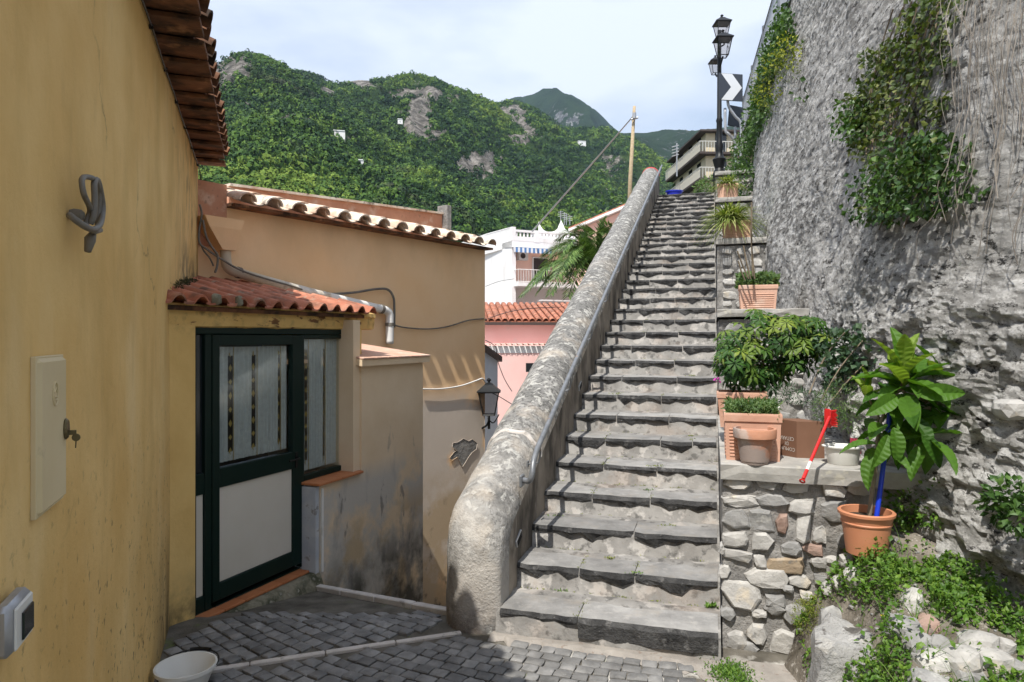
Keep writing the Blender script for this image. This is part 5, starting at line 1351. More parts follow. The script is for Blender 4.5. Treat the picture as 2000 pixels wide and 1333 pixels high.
# ------------------------------------------------------------------ pots and planters
def lp(k, px, py=None, out=0.0, aoff=.3):
    """point on ledge k at depth aoff behind its front edge, seen at column px"""
    la, lz = LT[k]; bx = S0 + U * (la + aoff); kx = (px - CXP) / F; b = (kx * bx.y - bx.x) / (Vv.x - kx * Vv.y); return W(la + aoff, b, lz), b
def trough(name, label, k, pxl, pxr, h, dep, aoff, mat, ribs, taper=.9, group=None, z0=None):
    pL, bL = lp(k, pxl, aoff=aoff); pR, bR = lp(k, pxr, aoff=aoff); c = (pL + pR) / 2; wd = (pR - pL).length
    if z0: c.z += z0
    t = thing(name, label, 'planter', c, group)
    rimh = h * .18; vs = []
    def ringv(w_, d_, z): return [c + Vv * sx * w_ / 2 + U * (dep / 2 + sy * d_ / 2) + Z * z for sx, sy in ((-1, -1), (1, -1), (1, 1), (-1, 1))]
    prof = [(wd * taper, dep * taper, 0), (wd * .965, dep * .95, h - rimh), (wd, dep, h - rimh + .004), (wd * 1.01, dep * 1.01, h - .012), (wd * 1.0, dep, h), (wd * .93, dep * .88, h), (wd * .92, dep * .86, h - rimh)]
    mb = MB(); vs = []
    for p_ in prof: vs += ringv(*p_)
    fs = [(0, 3, 2, 1)] + [(4 * r + i, 4 * r + (i + 1) % 4, 4 * r + 4 + (i + 1) % 4, 4 * r + 4 + i) for r in range(len(prof) - 1) for i in range(4)]
    mb.add(vs, fs); body = mb.build('body', mat, t)
    mb = MB(); z = h * .10
    while z < h - rimh - .03:
        f = z / (h - rimh); w_ = wd * (taper + (.965 - taper) * f); d_ = dep * (taper + (.95 - taper) * f)
        cbox(mb, c + U * (dep / 2 - d_ / 2 - .001) + Z * z, w_ * .86, .008, .010, Vv, U, Z, bev=.002)
        cbox(mb, c - Vv * (w_ / 2 + .001) + U * dep / 2 + Z * z, .008, d_ * .8, .010, Vv, U, Z, bev=.002); z += .021 if ribs else 99
    if ribs: mb.build('ribs', mat, body)
    mb = MB(); v_ = ringv(wd * .925, dep * .87, h - rimh * .7); mb.add(v_, [(0, 1, 2, 3)]); mb.build('soil', M['potsoil'], t)
    return t, c, wd, h
pA, cA, wA, hA = trough('square_planter', 'large square ribbed terracotta planter of low herbs behind the round pot', 0, 1414, 1528, .30, .34, .09, M['terra'], True, .92)
pB, cB, wB, hB = trough('long_planter', 'plain terracotta trough holding the big umbrella plant bush', 0, 1400, 1500, .26, .26, .78, M['terra'], False, .85, z0=.12)
pC, cC, wC, hC = trough('long_planter', 'ribbed terracotta trough of small green herbs on the second ledge', 1, 1443, 1520, .24, .30, .05, M['terra_pale'], True, .88)
pD, cD, wD, hD = trough('long_planter', 'terracotta trough with the arching striped spider plant on the third ledge', 2, 1411, 1469, .25, .30, .06, M['terra_pale'], True, .92)
pE, cE, wE, hE = trough('long_planter', 'small terracotta trough on the fourth ledge below the lamp post', 3, 1401, 1442, .26, .28, .08, M['terra_pale'], False, .95)
# round weathered pot
p, b = lp(0, 1474, aoff=.02); rp = thing('round_pot', 'empty weathered round terracotta pot in front of the square planter', 'pot', p)
mb = MB(); lathe(mb, p, [(.0, .004), (.076, 0), (.080, .01), (.100, .155), (.104, .157), (.120, .160), (.127, .165), (.130, .212), (.126, .220), (.112, .220), (.108, .16), (.085, .02), (0, .015)], 32); mb.build('body', M['terra_old'], rp, smooth='auto')
# cardboard box, upside down
p, b = lp(0, 1571, aoff=.30); bx = thing('cardboard_box', 'brown cardboard box standing upside down, white letters on its left side', 'box', p)
ang = math.radians(24); bx_x = (Vv * math.cos(ang) + U * -math.sin(ang)); bx_y = (U * math.cos(ang) + Vv * math.sin(ang))
L_, Dp_, Hh = .215, .24, .235
# corner facing the camera
cn = lp(0, 1556, aoff=.27)[0]
ex = (Vv * math.cos(math.radians(8)) + U * math.sin(math.radians(8))); ey = (-Vv * math.cos(math.radians(52)) + U * math.sin(math.radians(52)))
mb = MB(); box(mb, cn + Z * .002, ex * .17, ey * .20, Z * Hh); bb = mb.build('carton', M['brownbox'], bx)
mb = MB(); box(mb, cn + Z * (Hh + .002) + ex * .002, ex * .166, ey * .098, Z * .003); box(mb, cn + Z * (Hh + .002) + ex * .002 + ey * .101, ex * .166, ey * .098, Z * .003); mb.build('flaps', M['brownbox'], bx)
def textmesh(txt, size, org, xd, yd, mat, parent, name='lettering'):
    cu = bpy.data.curves.new('t', 'FONT'); cu.body = txt; cu.size = size; cu.align_x = 'CENTER'; cu.align_y = 'CENTER'; cu.resolution_u = 2
    o = bpy.data.objects.new('t', cu); COL.objects.link(o); dg = bpy.context.evaluated_depsgraph_get(); me = bpy.data.meshes.new_from_object(o.evaluated_get(dg))
    bpy.data.objects.remove(o); me.name = name; me.materials.clear(); me.materials.append(mat)
    n = xd.cross(yd).normalized(); fr = Matrix((xd.normalized(), yd.normalized(), n)).transposed().to_4x4()
    me.transform(Matrix.Translation(org - OFF[parent.name]) @ fr); return link(name, me, parent)
fn_ = Z.cross(-ey).normalized()                   # left face plane spanned by ey and Z
outl = (-ex).normalized(); 
tn = ey.cross(Z).normalized()
if tn.dot(-Vector((cn.x, cn.y, 0))) < 0: tn = -tn
xd = ey if ey.cross(-Z).dot(tn) > 0 else -ey
for i, tx in enumerate(('COMUNE', 'DI', 'CETARA')):
    textmesh(tx, .034, cn + ey * .085 + Z * (.055 + i * .034) + tn * .0015, xd, -Z, M['print'], bx)
# white basin
p, b = lp(0, 1646, aoff=.14); bs = thing('white_basin', 'white oval plastic basin at the right end of the slab', 'basin', p)
mb = MB(); lathe(mb, p, [(0, .004), (.078, 0), (.086, .008), (.102, .105), (.118, .107), (.120, .114), (.104, .118), (.098, .11), (.084, .015), (0, .012)], 32, Vv, U, Z, sx=1.0, sy=.8); mb.build('body', M['whiteplastic'], bs, smooth='auto')
# bottle behind
p, b = lp(0, 1671, aoff=.42); bt = thing('spray_bottle', 'small white bottle with pink and red label behind the basin', 'bottle', p)
mb = MB(); lathe(mb, p, [(0, 0), (.03, 0), (.032, .01), (.032, .14), (.014, .18), (.012, .20), (.012, .225), (0, .225)], 16); mb.build('body', M['whiteplastic'], bt, smooth='auto')
mb = MB(); lathe(mb, p, [(.0326, .03), (.0328, .13)], 16); mb.build('label', plain('pink_red_label', (.6, .06, .12), .5), bt, smooth=True)
# white tray behind the square planter
p, b = lp(0, 1468, aoff=.50); tr_ = thing('white_trough', 'white plastic trough edge showing behind the herbs', 'planter', p + Z * .2)
mb = MB(); 
for (z, s_) in ((0, .85),): pass
box(mb, p + Z * .0 - Vv * .16 - U * .04, Vv * .32, U * .14, Z * .30); cbox(mb, p + U * .03 + Z * .305, .36, .17, .03, Vv, U, Z, bev=.006); mb.build('body', M['whiteplastic'], tr_)
# broom with red handle leaning out over the slab edge
brh = W(.30, .56, 1.26)
h0 = pix(1620, 815, 4.12); h1 = pix(1567, 940, 3.80)
br = thing('red_broom', 'red brush with a red handle pointing down over the edge of the slab', 'broom', h0)
mb = MB(); d = (h1 - h0); tube(mb, [h0, h0 + d * .72], .0095, 10); tube(mb, [h0 + d * .84, h0 + d * .97], .0105, 10); mb.build('handle', M['red'], br, smooth='auto')
mb = MB(); tube(mb, [h0 + d * .72, h0 + d * .84], .0100, 10); mb.build('band', M['whiteplastic'], br)
mb = MB(); dn = d.normalized(); sd = dn.cross(Z).normalized(); e_ = h1; pts = [e_ + sd * math.cos(t) * .013 + dn.cross(sd) * math.sin(t) * .013 for t in np.linspace(0, 2 * math.pi, 13)]; tube(mb, pts, .005, 6, cap=False); mb.build('hanging_loop', M['red'], br)
mb = MB(); cbox(mb, h0 + Vector((.0, .02, -.01)), .04, .035, .10, (sd), (dn.cross(sd)), Z, bev=.008); hd = mb.build('head', M['red'], br)
mb = MB()
for i in range(60):
    q = h0 + Vector((.02, .025, -.055 + i % 20 * .0048)) + Vector((0, (i // 20) * .012 - .01, 0)); tube(mb, [q, q + Vector((.03 + rr.uniform(-.01, .01), .0, rr.uniform(-.008, .008)))], .003, 3)
mb.build('bristles', M['red'], hd)

# ------------------------------------------------------------------ loquat in a round pot
pc = W(.02, .80, .70); 
def at_px(px, D): return Vector(((px - CXP) / F * D, D, 0))
pc = at_px(1692, 3.83); pc.z = .745
lq = thing('potted_tree', 'young big-leaved tree tied to a blue stake in a round terracotta coloured pot', 'potted tree', pc)
mb = MB(); lathe(mb, pc, [(0, -.03), (.104, -.03), (.108, 0), (.126, .135), (.131, .137), (.133, .144), (.128, .149), (.132, .165), (.137, .185), (.147, .188), (.148, .202), (.140, .208), (.128, .206), (.124, .16)], 36)
pot = mb.build('pot', M['terra_plastic'], lq, smooth='auto')
mb = MB(); lathe(mb, pc + Z * .165, [(.001, .012), (.06, .008), (.125, 0)], 20); mb.build('soil', M['potsoil'], pot)
sb_ = pc + Vector((.045, -.02, .16)); top = pix(1737, 820, 3.86)
mb = MB(); tube(mb, [sb_, sb_ + (top - sb_) * 1.12], .0135, 10); mb.build('stake', M['bluestake'], lq, smooth='auto')
t0 = pc + Vector((.02, .01, .16)); tp = [t0, pix(1704, 960, 3.84), pix(1712, 900, 3.85), pix(1716, 840, 3.86), pix(1730, 800, 3.86)]
forks = {'a': [pix(1730, 800, 3.86), pix(1758, 760, 3.83), pix(1762, 745, 3.80), pix(1764, 728, 3.80)], 'b': [pix(1758, 760, 3.83), pix(1800, 790, 3.90), pix(1822, 765, 3.92), pix(1832, 742, 3.92)],
         'c': [pix(1716, 860, 3.85), pix(1715, 810, 3.92), pix(1700, 785, 3.95), pix(1692, 765, 3.93)], 'e': [pix(1758, 770, 3.83), pix(1790, 830, 3.78), pix(1810, 850, 3.74)]}
mb = MB(); tube(mb, spline(tp, 5), [.014 - .0003 * i for i in range(21)], 8)
for k_, pts in forks.items(): sp_ = spline(pts, 5); tube(mb, sp_, [.009 * (1 - .5 * i / len(sp_)) for i in range(len(sp_))], 6)
mb.build('trunk', M['bark'], lq, smooth=True)
def loquat_leaf(seed):
    rr = random.Random(seed); n = 17; cols = 5; G = []; bend = rr.uniform(.25, .6)
    for i in range(n):
        t = i / (n - 1); w_ = .20 * (math.sin(math.pi * min(1, t ** .8)) ** .75) * (1 if 0 < t < 1 else 0) + .006
        zc = .12 * math.sin(t * 1.6) - bend * t * t * .55; cr_ = .012 if i % 2 else -.004
        for j in range(cols):
            u = (j - 2) / 2; G.append((t, u * w_ * 1.0, zc + abs(u) * w_ * .45 + (cr_ if 0 < abs(u) else 0) + (-.004 if j == 2 else 0)))
    fs = [(i * cols + j, i * cols + j + 1, (i + 1) * cols + j + 1, (i + 1) * cols + j) for i in range(n - 1) for j in range(cols - 1)]
    return G, fs
LM = []
for k_ in range(6):
    for sh in range(3):
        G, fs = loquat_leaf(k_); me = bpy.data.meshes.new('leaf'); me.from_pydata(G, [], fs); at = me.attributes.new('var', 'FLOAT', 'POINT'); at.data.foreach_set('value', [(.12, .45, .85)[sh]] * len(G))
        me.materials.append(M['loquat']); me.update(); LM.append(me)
def place_leaf(p, d, L, up=Z, sh=1, roll=0):
    d = Vector(d).normalized(); y = Vector(up).cross(d).normalized(); n = d.cross(y).normalized()
    m4 = Matrix((d, y, n)).transposed().to_4x4()
    inst('leaf', LM[rr.randrange(6) * 3 + sh], Matrix.Translation(p) @ m4 @ Matrix.Rotation(roll, 4, 'X') @ Matrix.Scale(L, 4), lq)
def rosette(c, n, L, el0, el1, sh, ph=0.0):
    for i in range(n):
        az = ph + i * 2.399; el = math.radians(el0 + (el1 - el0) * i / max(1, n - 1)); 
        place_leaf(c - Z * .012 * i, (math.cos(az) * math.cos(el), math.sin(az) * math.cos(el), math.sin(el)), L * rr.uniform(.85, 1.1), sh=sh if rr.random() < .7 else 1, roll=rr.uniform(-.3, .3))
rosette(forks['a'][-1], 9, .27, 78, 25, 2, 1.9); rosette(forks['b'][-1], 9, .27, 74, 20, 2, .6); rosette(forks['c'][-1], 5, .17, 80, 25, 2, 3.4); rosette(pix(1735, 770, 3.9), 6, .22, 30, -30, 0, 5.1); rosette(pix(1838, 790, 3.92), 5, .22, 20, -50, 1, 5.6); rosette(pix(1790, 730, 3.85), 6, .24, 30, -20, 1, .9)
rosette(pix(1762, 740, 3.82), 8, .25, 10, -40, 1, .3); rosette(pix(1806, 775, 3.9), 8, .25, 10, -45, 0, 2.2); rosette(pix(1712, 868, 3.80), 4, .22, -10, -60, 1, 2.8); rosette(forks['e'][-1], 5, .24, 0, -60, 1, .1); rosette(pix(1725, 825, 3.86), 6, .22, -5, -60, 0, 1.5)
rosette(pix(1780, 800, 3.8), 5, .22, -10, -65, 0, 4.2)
for (x, y, D, dx, dz, L, sh) in ((1745, 835, 3.7, .02, -1, .20, 1), (1735, 850, 3.72, -.5, -.85, .20, 1), (1800, 850, 3.7, .5, -.9, .20, 0), (1845, 770, 3.8, 1, -.45, .24, 1), (1752, 775, 3.72, -1, -.5, .22, 1), (1790, 770, 3.7, 1, .05, .24, 1)):
    place_leaf(pix(x, y, D), (dx, -.25, dz), L, sh=sh, up=(0, -1, .3))
# ------------------------------------------------------------------ vegetation
def inell(px, py, E):
    m = np.zeros(len(px), bool)
    for (cx, cy, rx, ry) in E:
        d = ((px - cx) / rx) ** 2 + ((py - cy) / ry) ** 2
        m |= d < 1 + .35 * vn(px / 14, py / 14, 0, 3)
    return m
def wall_plant(name, label, E, n, size, mat, arange, zrange, depth=.12, cat='ivy', up=(0, 0, 1), parent=None, spread=.5, hang=0.0):
    a = NR.uniform(*arange, n * 6); z = NR.uniform(*zrange, n * 6); b = rockb(a, z)
    X_ = S0.x + U.x * a + Vv.x * b; Y_ = S0.y + U.y * a + Vv.y * b
    px = CXP + F * X_ / Y_; py = HZ - F * (z - CH) / Y_
    k = inell(px, py, E); a, z, b = a[k][:n], z[k][:n], b[k][:n]; m = len(a)
    if m == 0: return None
    o = NR.uniform(.0, 1, m) ** 1.5 * depth; nrm = np.array(-Vv) * .95 + np.array([0, 0, .15])
    P = np.stack([S0.x + U.x * a + Vv.x * b, S0.y + U.y * a + Vv.y * b, z], -1) + np.outer(o + .01, nrm)
    D = np.array(-Vv) * .3 + NR.normal(size=(m, 3)) * .6 + np.array([0, 0, -.55 - hang]); N = np.array(-Vv) * 1.0 + np.array([0, 0, .55]) + NR.normal(size=(m, 3)) * spread
    V, T = leaves(P, D, N, size * NR.uniform(.6, 1.15, m), size * NR.uniform(.55, 1.0, m), .12, .1)
    c = P.mean(0)
    if parent is not None: return fast(name, V, T, mat, parent, var=np.repeat(NR.uniform(0, 1, m), 5))
    t = thing(name, label, cat, tuple(c)); fast('foliage', V, T, mat, t, var=np.repeat(NR.uniform(0, 1, m), 5)); return t
def wall_stems(t, seeds, mat, r=.004, sc=1):
    mb = MB()
    for pts in seeds:
        q = []
        for (x, y) in pts:
            s = rkpix(x, y)
            if s: q.append(rk(*s, .03)[0])
        if len(q) > 1: tube(mb, spline(q, 4), r, 4)
    mb.build('stem', mat, t)
iv = wall_plant('hanging_ivy', 'tall curtain of ivy hanging down the upper right of the rough wall', [(1790, 110, 90, 40), (1760, 190, 80, 60), (1755, 270, 75, 60), (1735, 250, 45, 80), (1820, 60, 50, 50), (1850, 10, 50, 40), (1790, 330, 80, 45), (1770, 220, 100, 110), (1730, 395, 25, 45)], 2600, .052, M['ivy_dry'], (-.6, 2.8), (2.5, 6.2), .10)
wall_stems(iv, [[(1850 - i * 9 + rr.uniform(-8, 8), 0 + rr.uniform(-30, 30)), (1830 - i * 10, 90), (1800 - i * 10 + rr.uniform(-10, 10), 180), (1780 - i * 8 + rr.uniform(-15, 15), 270 + rr.uniform(0, 60))] for i in range(11)], M['vine'], .006)
iv2 = wall_plant('ivy_bush', 'dense dark green ivy bush bulging from the wall below the hanging curtain', [(1850, 320, 80, 62), (1790, 370, 70, 45), (1885, 360, 55, 55), (1830, 400, 70, 30), (1740, 420, 30, 22), (1700, 240, 20, 40)], 2300, .05, M['ivy'], (-.4, 2.2), (2.2, 4.4), .26)
wall_stems(iv2, [[(1700 + i * 25, 440 + rr.uniform(-10, 10)), (1740 + i * 20, 380), (1790 + i * 12, 330)] for i in range(6)], M['vine'], .005)
wall_plant('ivy_sprig', 'small ivy sprig alone on the grey wall right of centre', [(1885, 522, 24, 10), (1872, 512, 12, 9)], 60, .04, M['ivy'], (-.4, 2), (1.8, 3.4), .05)
wall_plant('ivy_sprig', 'clump of ivy leaves cut by the right edge, level with the tree top', [(1992, 595, 18, 22)], 70, .045, M['ivy'], (-1.5, 1), (1.6, 2.8), .06)
wall_plant('crest_ivy', 'ivy and creeper spilling over the far top edge of the wall beside the lamp post', [(1525, 40, 32, 45), (1505, 90, 34, 50), (1480, 200, 30, 60), (1490, 140, 30, 50), (1465, 225, 22, 30), (1470, 250, 14, 20), (1545, 60, 20, 40)], 3000, .085, M['ivy'], (4.0, 14), (4.8, 7.0), .22)
# shrubs over the wall top: leaves in blobs (real volumes on the wall crest)
def blobs(name, label, cat, E, n, size, mat, parent=None, wfac=.5, up=.6, stems=None, stemmat='bark', spread=.9, hollow=.35, loc=None, droop=.15):
    """E: list of (centre Vector, rx, ry, rz)"""
    w_ = np.array([e[1] * e[2] * e[3] for e in E]) ** .67; w_ = w_ / w_.sum(); P = []; C_ = []
    for e, f in zip(E, w_):
        m = max(3, int(n * f)); d = unit(m); r = NR.uniform(hollow, 1, m) ** .5
        P.append(np.array(e[0]) + d * np.array(e[1:4]) * r[:, None]); C_.append(d)
    P = np.concatenate(P); C_ = np.concatenate(C_); m = len(P)
    D = C_ * .8 + NR.normal(size=(m, 3)) * .5 + np.array([0, 0, .1]); N = C_ * .5 + np.array([0, 0, up]) + NR.normal(size=(m, 3)) * spread * .5
    V, T = leaves(P, D, N, size * NR.uniform(.6, 1.2, m), size * wfac * NR.uniform(.7, 1.1, m), .15, droop)
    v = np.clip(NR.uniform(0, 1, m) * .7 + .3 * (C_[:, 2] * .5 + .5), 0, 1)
    if parent is not None: return fast(name, V, T, mat, parent, var=np.repeat(v, 5))
    lo = Vector(P.min(0)); c = Vector(P.mean(0)); t = thing(name, label, cat, (c.x, c.y, lo.z) if loc is None else loc)
    fast('foliage', V, T, mat, t, var=np.repeat(v, 5))
    if stems:
        mb = MB()
        for s in stems: tube(mb, spline(s, 4), .005, 5)
        mb.build('stem', M[stemmat], t)
    return t
wt = lambda a, o=.0, dz=0: W(a, float(rockb(a, RT)) + o, RT + dz)
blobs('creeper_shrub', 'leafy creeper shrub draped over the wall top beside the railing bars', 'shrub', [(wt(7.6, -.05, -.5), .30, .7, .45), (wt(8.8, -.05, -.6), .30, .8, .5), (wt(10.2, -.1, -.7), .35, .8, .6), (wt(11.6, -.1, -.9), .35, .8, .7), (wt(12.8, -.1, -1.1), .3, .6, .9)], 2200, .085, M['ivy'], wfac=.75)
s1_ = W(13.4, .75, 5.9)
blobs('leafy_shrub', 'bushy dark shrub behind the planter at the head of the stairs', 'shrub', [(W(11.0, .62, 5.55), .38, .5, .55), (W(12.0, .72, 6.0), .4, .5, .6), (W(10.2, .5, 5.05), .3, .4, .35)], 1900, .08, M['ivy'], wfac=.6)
# yellow flowering spurge on the wall
yf = []
for (x, y) in ((1555, 105), (1535, 125), (1568, 95), (1510, 165), (1528, 180), (1515, 190), (1545, 140), (1500, 150), (1570, 120)):
    s = rkpix(x, y)
    if s: p, n = rk(*s, .18); yf.append((p, .17, .17, .16))
if yf:
    t = blobs('flowering_spurge', 'yellow-green flowering spurge bush growing out of the upper wall', 'shrub', yf, 520, .05, M['yellowfl'], wfac=.6)
    stuff(blobs('leafy_stems', '', '', [(p - Z * .16, .12, .12, .12) for p, *_ in yf], 420, .07, M['ivy_dry'], parent=t, wfac=.25))
wall_plant('trailing_ivy', 'ivy trailing under the yellow-flowering spurge on the upper wall', [(1577, 165, 15, 25), (1570, 190, 12, 20), (1555, 70, 20, 20)], 160, .08, M['ivy'], (2, 12), (4, 7), .1)
wall_plant('wall_fern', 'small green plant rooted in the wall above the second trough', [(1495, 428, 13, 16)], 130, .06, M['ivy'], (3, 12), (2.5, 5), .1)
# dry roots hanging at the upper right
t = thing('hanging_roots', 'tangle of pale dry hanging roots down the wall at the upper right corner', 'roots', rk(.0, 4, .1)[0])
for grp in range(3):
    mb = MB()
    for i in range(18):
        x = rr.uniform(1880, 2090); y = rr.uniform(-60, 60); pts = []; dx = rr.uniform(-60, 10)
        L = rr.choice((3, 5, 7, 8, 10)); o = rr.uniform(.02, .16)
        for k in range(L):
            s = rkpix(x + dx * (k / 8) ** 1.3 * 1.3 + rr.uniform(-7, 7), y + k * 52)
            if s: pts.append(rk(*s, o + .03 * math.sin(k))[0])
        if len(pts) > 2: tube(mb, spline(pts, 5), rr.choice((.0011, .0015, .0015, .0026)), 3)
    mb.build('root', M['root'], t)
# creepers below: dusty bush between ledge plants and tree
blobs('wall_creeper', 'dusty green creeper against the wall behind the brown box', 'creeper', [(pix(1655, 690, 4.75), .17, .12, .16), (pix(1690, 700, 4.6), .14, .12, .14), (pix(1640, 730, 4.7), .14, .1, .14), (pix(1625, 675, 4.9), .12, .1, .10), (pix(1705, 660, 4.65), .10, .08, .09)], 620, .055, M['rose'], wfac=.85,
      stems=[[pix(1600, 790, 4.6), pix(1640, 720, 4.6), pix(1690, 660, 4.6)], [pix(1610, 800, 4.6), pix(1660, 740, 4.6), pix(1700, 700, 4.6)], [pix(1580, 770, 4.7), pix(1610, 700, 4.8), pix(1650, 650, 4.7)]])
# umbrella plant bush
E = []
for (x, y, r) in ((1440, 665, 38), (1480, 640, 40), (1530, 650, 40), (1575, 640, 34), (1430, 705, 34), (1475, 700, 42), (1520, 705, 36), (1490, 735, 28), (1560, 690, 34), (1445, 730, 22), (1585, 670, 24)):
    D = 5.15 + rr.uniform(-.12, .18); E.append((pix(x, y, D), r / F * D, .22, r / F * D))
t = thing('umbrella_plant', 'large bushy umbrella plant with glossy fingered leaves in the trough on the lowest ledge', 'plant', pix(1480, 745, 5.15))
PP = []; DD = []; NN = []; vv = []
for (c, rx, ry, rz) in E:
    for _ in range(34):
        d = Vector(unit(1)[0]); q = c + Vector((d.x * rx, d.y * ry, d.z * rz)) * rr.uniform(.6, 1.05)
        ax = (d * .6 + Vector((0, -.35, .8))).normalized(); s_ = ax.cross(Vector((1, .2, 0))).normalized(); s2 = ax.cross(s_); n_ = rr.randint(6, 8); va = rr.random()
        for k in range(n_):
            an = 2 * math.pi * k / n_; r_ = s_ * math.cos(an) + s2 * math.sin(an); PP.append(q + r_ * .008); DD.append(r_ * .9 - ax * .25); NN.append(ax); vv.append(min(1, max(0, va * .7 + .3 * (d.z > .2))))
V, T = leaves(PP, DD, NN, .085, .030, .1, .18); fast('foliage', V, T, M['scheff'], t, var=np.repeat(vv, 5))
mb = MB()
for i in range(7): tube(mb, spline([pix(1450 + i * 12, 752, 5.2), pix(1445 + i * 15, 720, 5.2), pix(1430 + i * 20, 680, 5.2)], 4), .010, 5)
mb.build('stem', M['bark'], t)
# herbs in planters
def herbs(label, c, wd, dep, h, n, size, mat, wfac=.35, hh=.08, name='potted_herbs'):
    P = np.stack([NR.uniform(-.5, .5, n) * wd * .92, NR.uniform(.05, .95, n) * dep, NR.uniform(0, 1, n) * hh], -1)
    Q = np.array(c) + np.outer(P[:, 0], np.array(Vv)) + np.outer(P[:, 1], np.array(U)) + np.outer(P[:, 2] + h - .03, [0, 0, 1])
    D = NR.normal(size=(n, 3)) * .55 + np.array([0, 0, .7]); N = NR.normal(size=(n, 3)) + np.array([0, -.4, .5])
    V, T = leaves(Q, D, N, size * NR.uniform(.6, 1.2, n), size * wfac, .15, .2); t = thing(name, label, 'plant', tuple(Q.mean(0)))
    fast('foliage', V, T, mat, t, var=np.repeat(NR.uniform(0, 1, n), 5)); return t
herbs('low dense herbs filling the large square planter', cA, wA, .34, hA, 1700, .045, M['herb'], .25, .085)
herbs('leafy green herbs filling the trough on the second ledge', cC, wC * 1.12, .30, hC, 900, .055, M['herb'], .5, .14)
t = thing('dry_stalks', 'tall dry brown stalks rising from the trough on the second ledge', 'plant', cC + Z * hC); mb = MB()
for (x0, y0, x1, y1) in ((1470, 540, 1468, 395), (1466, 545, 1452, 480), (1462, 545, 1440, 490), (1474, 545, 1466, 440), (1455, 548, 1442, 510)): tube(mb, [pix(x0, y0, 6.6), pix((x0 + x1) / 2 - 1, (y0 + y1) / 2, 6.6), pix(x1, y1, 6.6)], .008, 5)
mb.build('stalk', M['vine'], t)
def blades(label, c, n, L, w_, mat, cat='plant', name='striped_plant', mean=(0, 0, .75), sp=.75):
    mbV = []; mbT = []; var = []
    for i in range(n):
        d = Vector(unit(1)[0]); d = (d * sp + Vector(mean)).normalized(); p = Vector(c) + Vector((rr.uniform(-.1, .1), rr.uniform(-.08, .08), 0)) * L * 1.6; l = L * rr.uniform(.6, 1.15); va = rr.random()
        s = d.cross(Z).normalized() if abs(d.z) < .99 else Vector((1, 0, 0)); k0 = len(mbV); m = 7
        for k in range(m):
            t = k / (m - 1); q = p + d * l * t - Z * (l * .75 * t * t * (1 - d.z * .35)); wt_ = w_ * (1 - t ** 2) * .5 + .0005
            mbV += [q - s * wt_, q + s * wt_]; var += [va, va]
            if k: b_ = k0 + 2 * k - 2; mbT.append((b_, b_ + 1, b_ + 3, b_ + 2))
    t = thing(name, label, cat, tuple(c)); fast('blades', [tuple(v) for v in mbV], mbT, mat, t, var=var); return t
blades('arching yellow-green striped spider plant overflowing the trough on the third ledge', cD + U * .12 + Z * (hD - .02) - Vv * .08, 700, .56, .020, M['spider'], name='spider_plant')
blades('smaller tuft of striped blades in the trough on the fourth ledge', cE + U * .12 + Z * (hE - .02), 300, .40, .018, M['spider'], name='spider_plant')
blobs('fine_herb', 'feathery green herb behind the white basin', 'plant', [(pix(1640, 785, 4.35), .13, .1, .13), (pix(1615, 800, 4.4), .10, .1, .12), (pix(1655, 815, 4.3), .09, .08, .09)], 1100, .035, M['herb'], wfac=.14)
blobs('flowering_box_plant', 'small dusty plant with cream flowers growing behind the brown box', 'plant', [(pix(1530, 770, 4.9), .16, .1, .07), (pix(1570, 775, 4.75), .12, .08, .05)], 420, .04, M['rose'], wfac=.2)
blobs('trailing_flower', 'tiny magenta flower on a sprig at the left corner of the trough', 'flower', [(pix(1401, 743, 4.6), .012, .012, .010)], 14, .022, M['magenta'], wfac=.9)

# ---- weeds of the bed
n = 80000; a = NR.uniform(-2.2, .2, n); b = NR.uniform(.44, 2.3, n); ok = b < rockb(a, .9) - .02
a, b = a[ok], b[ok]; h = hb(a, b); X_ = S0.x + U.x * a + Vv.x * b; Y_ = S0.y + U.y * a + Vv.y * b
px = CXP + F * X_ / Y_; py = HZ - F * (h - CH) / Y_
dens = np.clip(.80 + .9 * fbm(px / 60, py / 45, 0, 3, 61), 0, 1)
bare = inell(px, py, [(1800, 1075, 90, 30), (1900, 1070, 60, 28), (1740, 1060, 40, 22), (1650, 1260, 85, 75), (1600, 1100, 40, 25)]); dens[bare] *= .04
full = inell(px, py, [(1900, 1150, 150, 60), (1720, 1140, 70, 50), (1960, 1190, 60, 60), (1960, 1320, 70, 30), (1720, 1300, 40, 50), (1690, 1150, 60, 50), (1750, 1280, 40, 50), (1830, 1190, 90, 40)]); dens[full] = np.maximum(dens[full], .9)
rocks_ = inell(px, py, [(r[0], r[1], r[2] * .62, r[3] * .75) for r in bedrocks[1:] if r[1] > 1140] + [(1662, 1268, 62, 62)]); dens[rocks_] *= .05
k = NR.uniform(0, 1, len(a)) < dens; a, b, h, X_, Y_ = a[k], b[k], h[k], X_[k], Y_[k]; m = len(a)
tall = .03 + .17 * np.clip(fbm(a * 3, b * 3, 0, 2, 66) + .3, 0, 1)
P = np.stack([X_, Y_, h + NR.uniform(0, 1, m) * tall], -1); D = NR.normal(size=(m, 3)) * .7 + np.array([0, 0, .35]); N = NR.normal(size=(m, 3)) * .5 + np.array([-.1, -.3, 1.0])
sz = NR.choice([.014, .024, .040], m, p=[.4, .38, .22]) * NR.uniform(.7, 1.2, m)
V, T = leaves(P, D, N, sz, sz * .6, .1, .2); o = fast('weeds', V, T, M['weed'], None, var=np.repeat(NR.uniform(0, 1, m), 5)); stuff(o); tag(o, 'low green weeds and clover covering most of the garden bed', 'weeds')
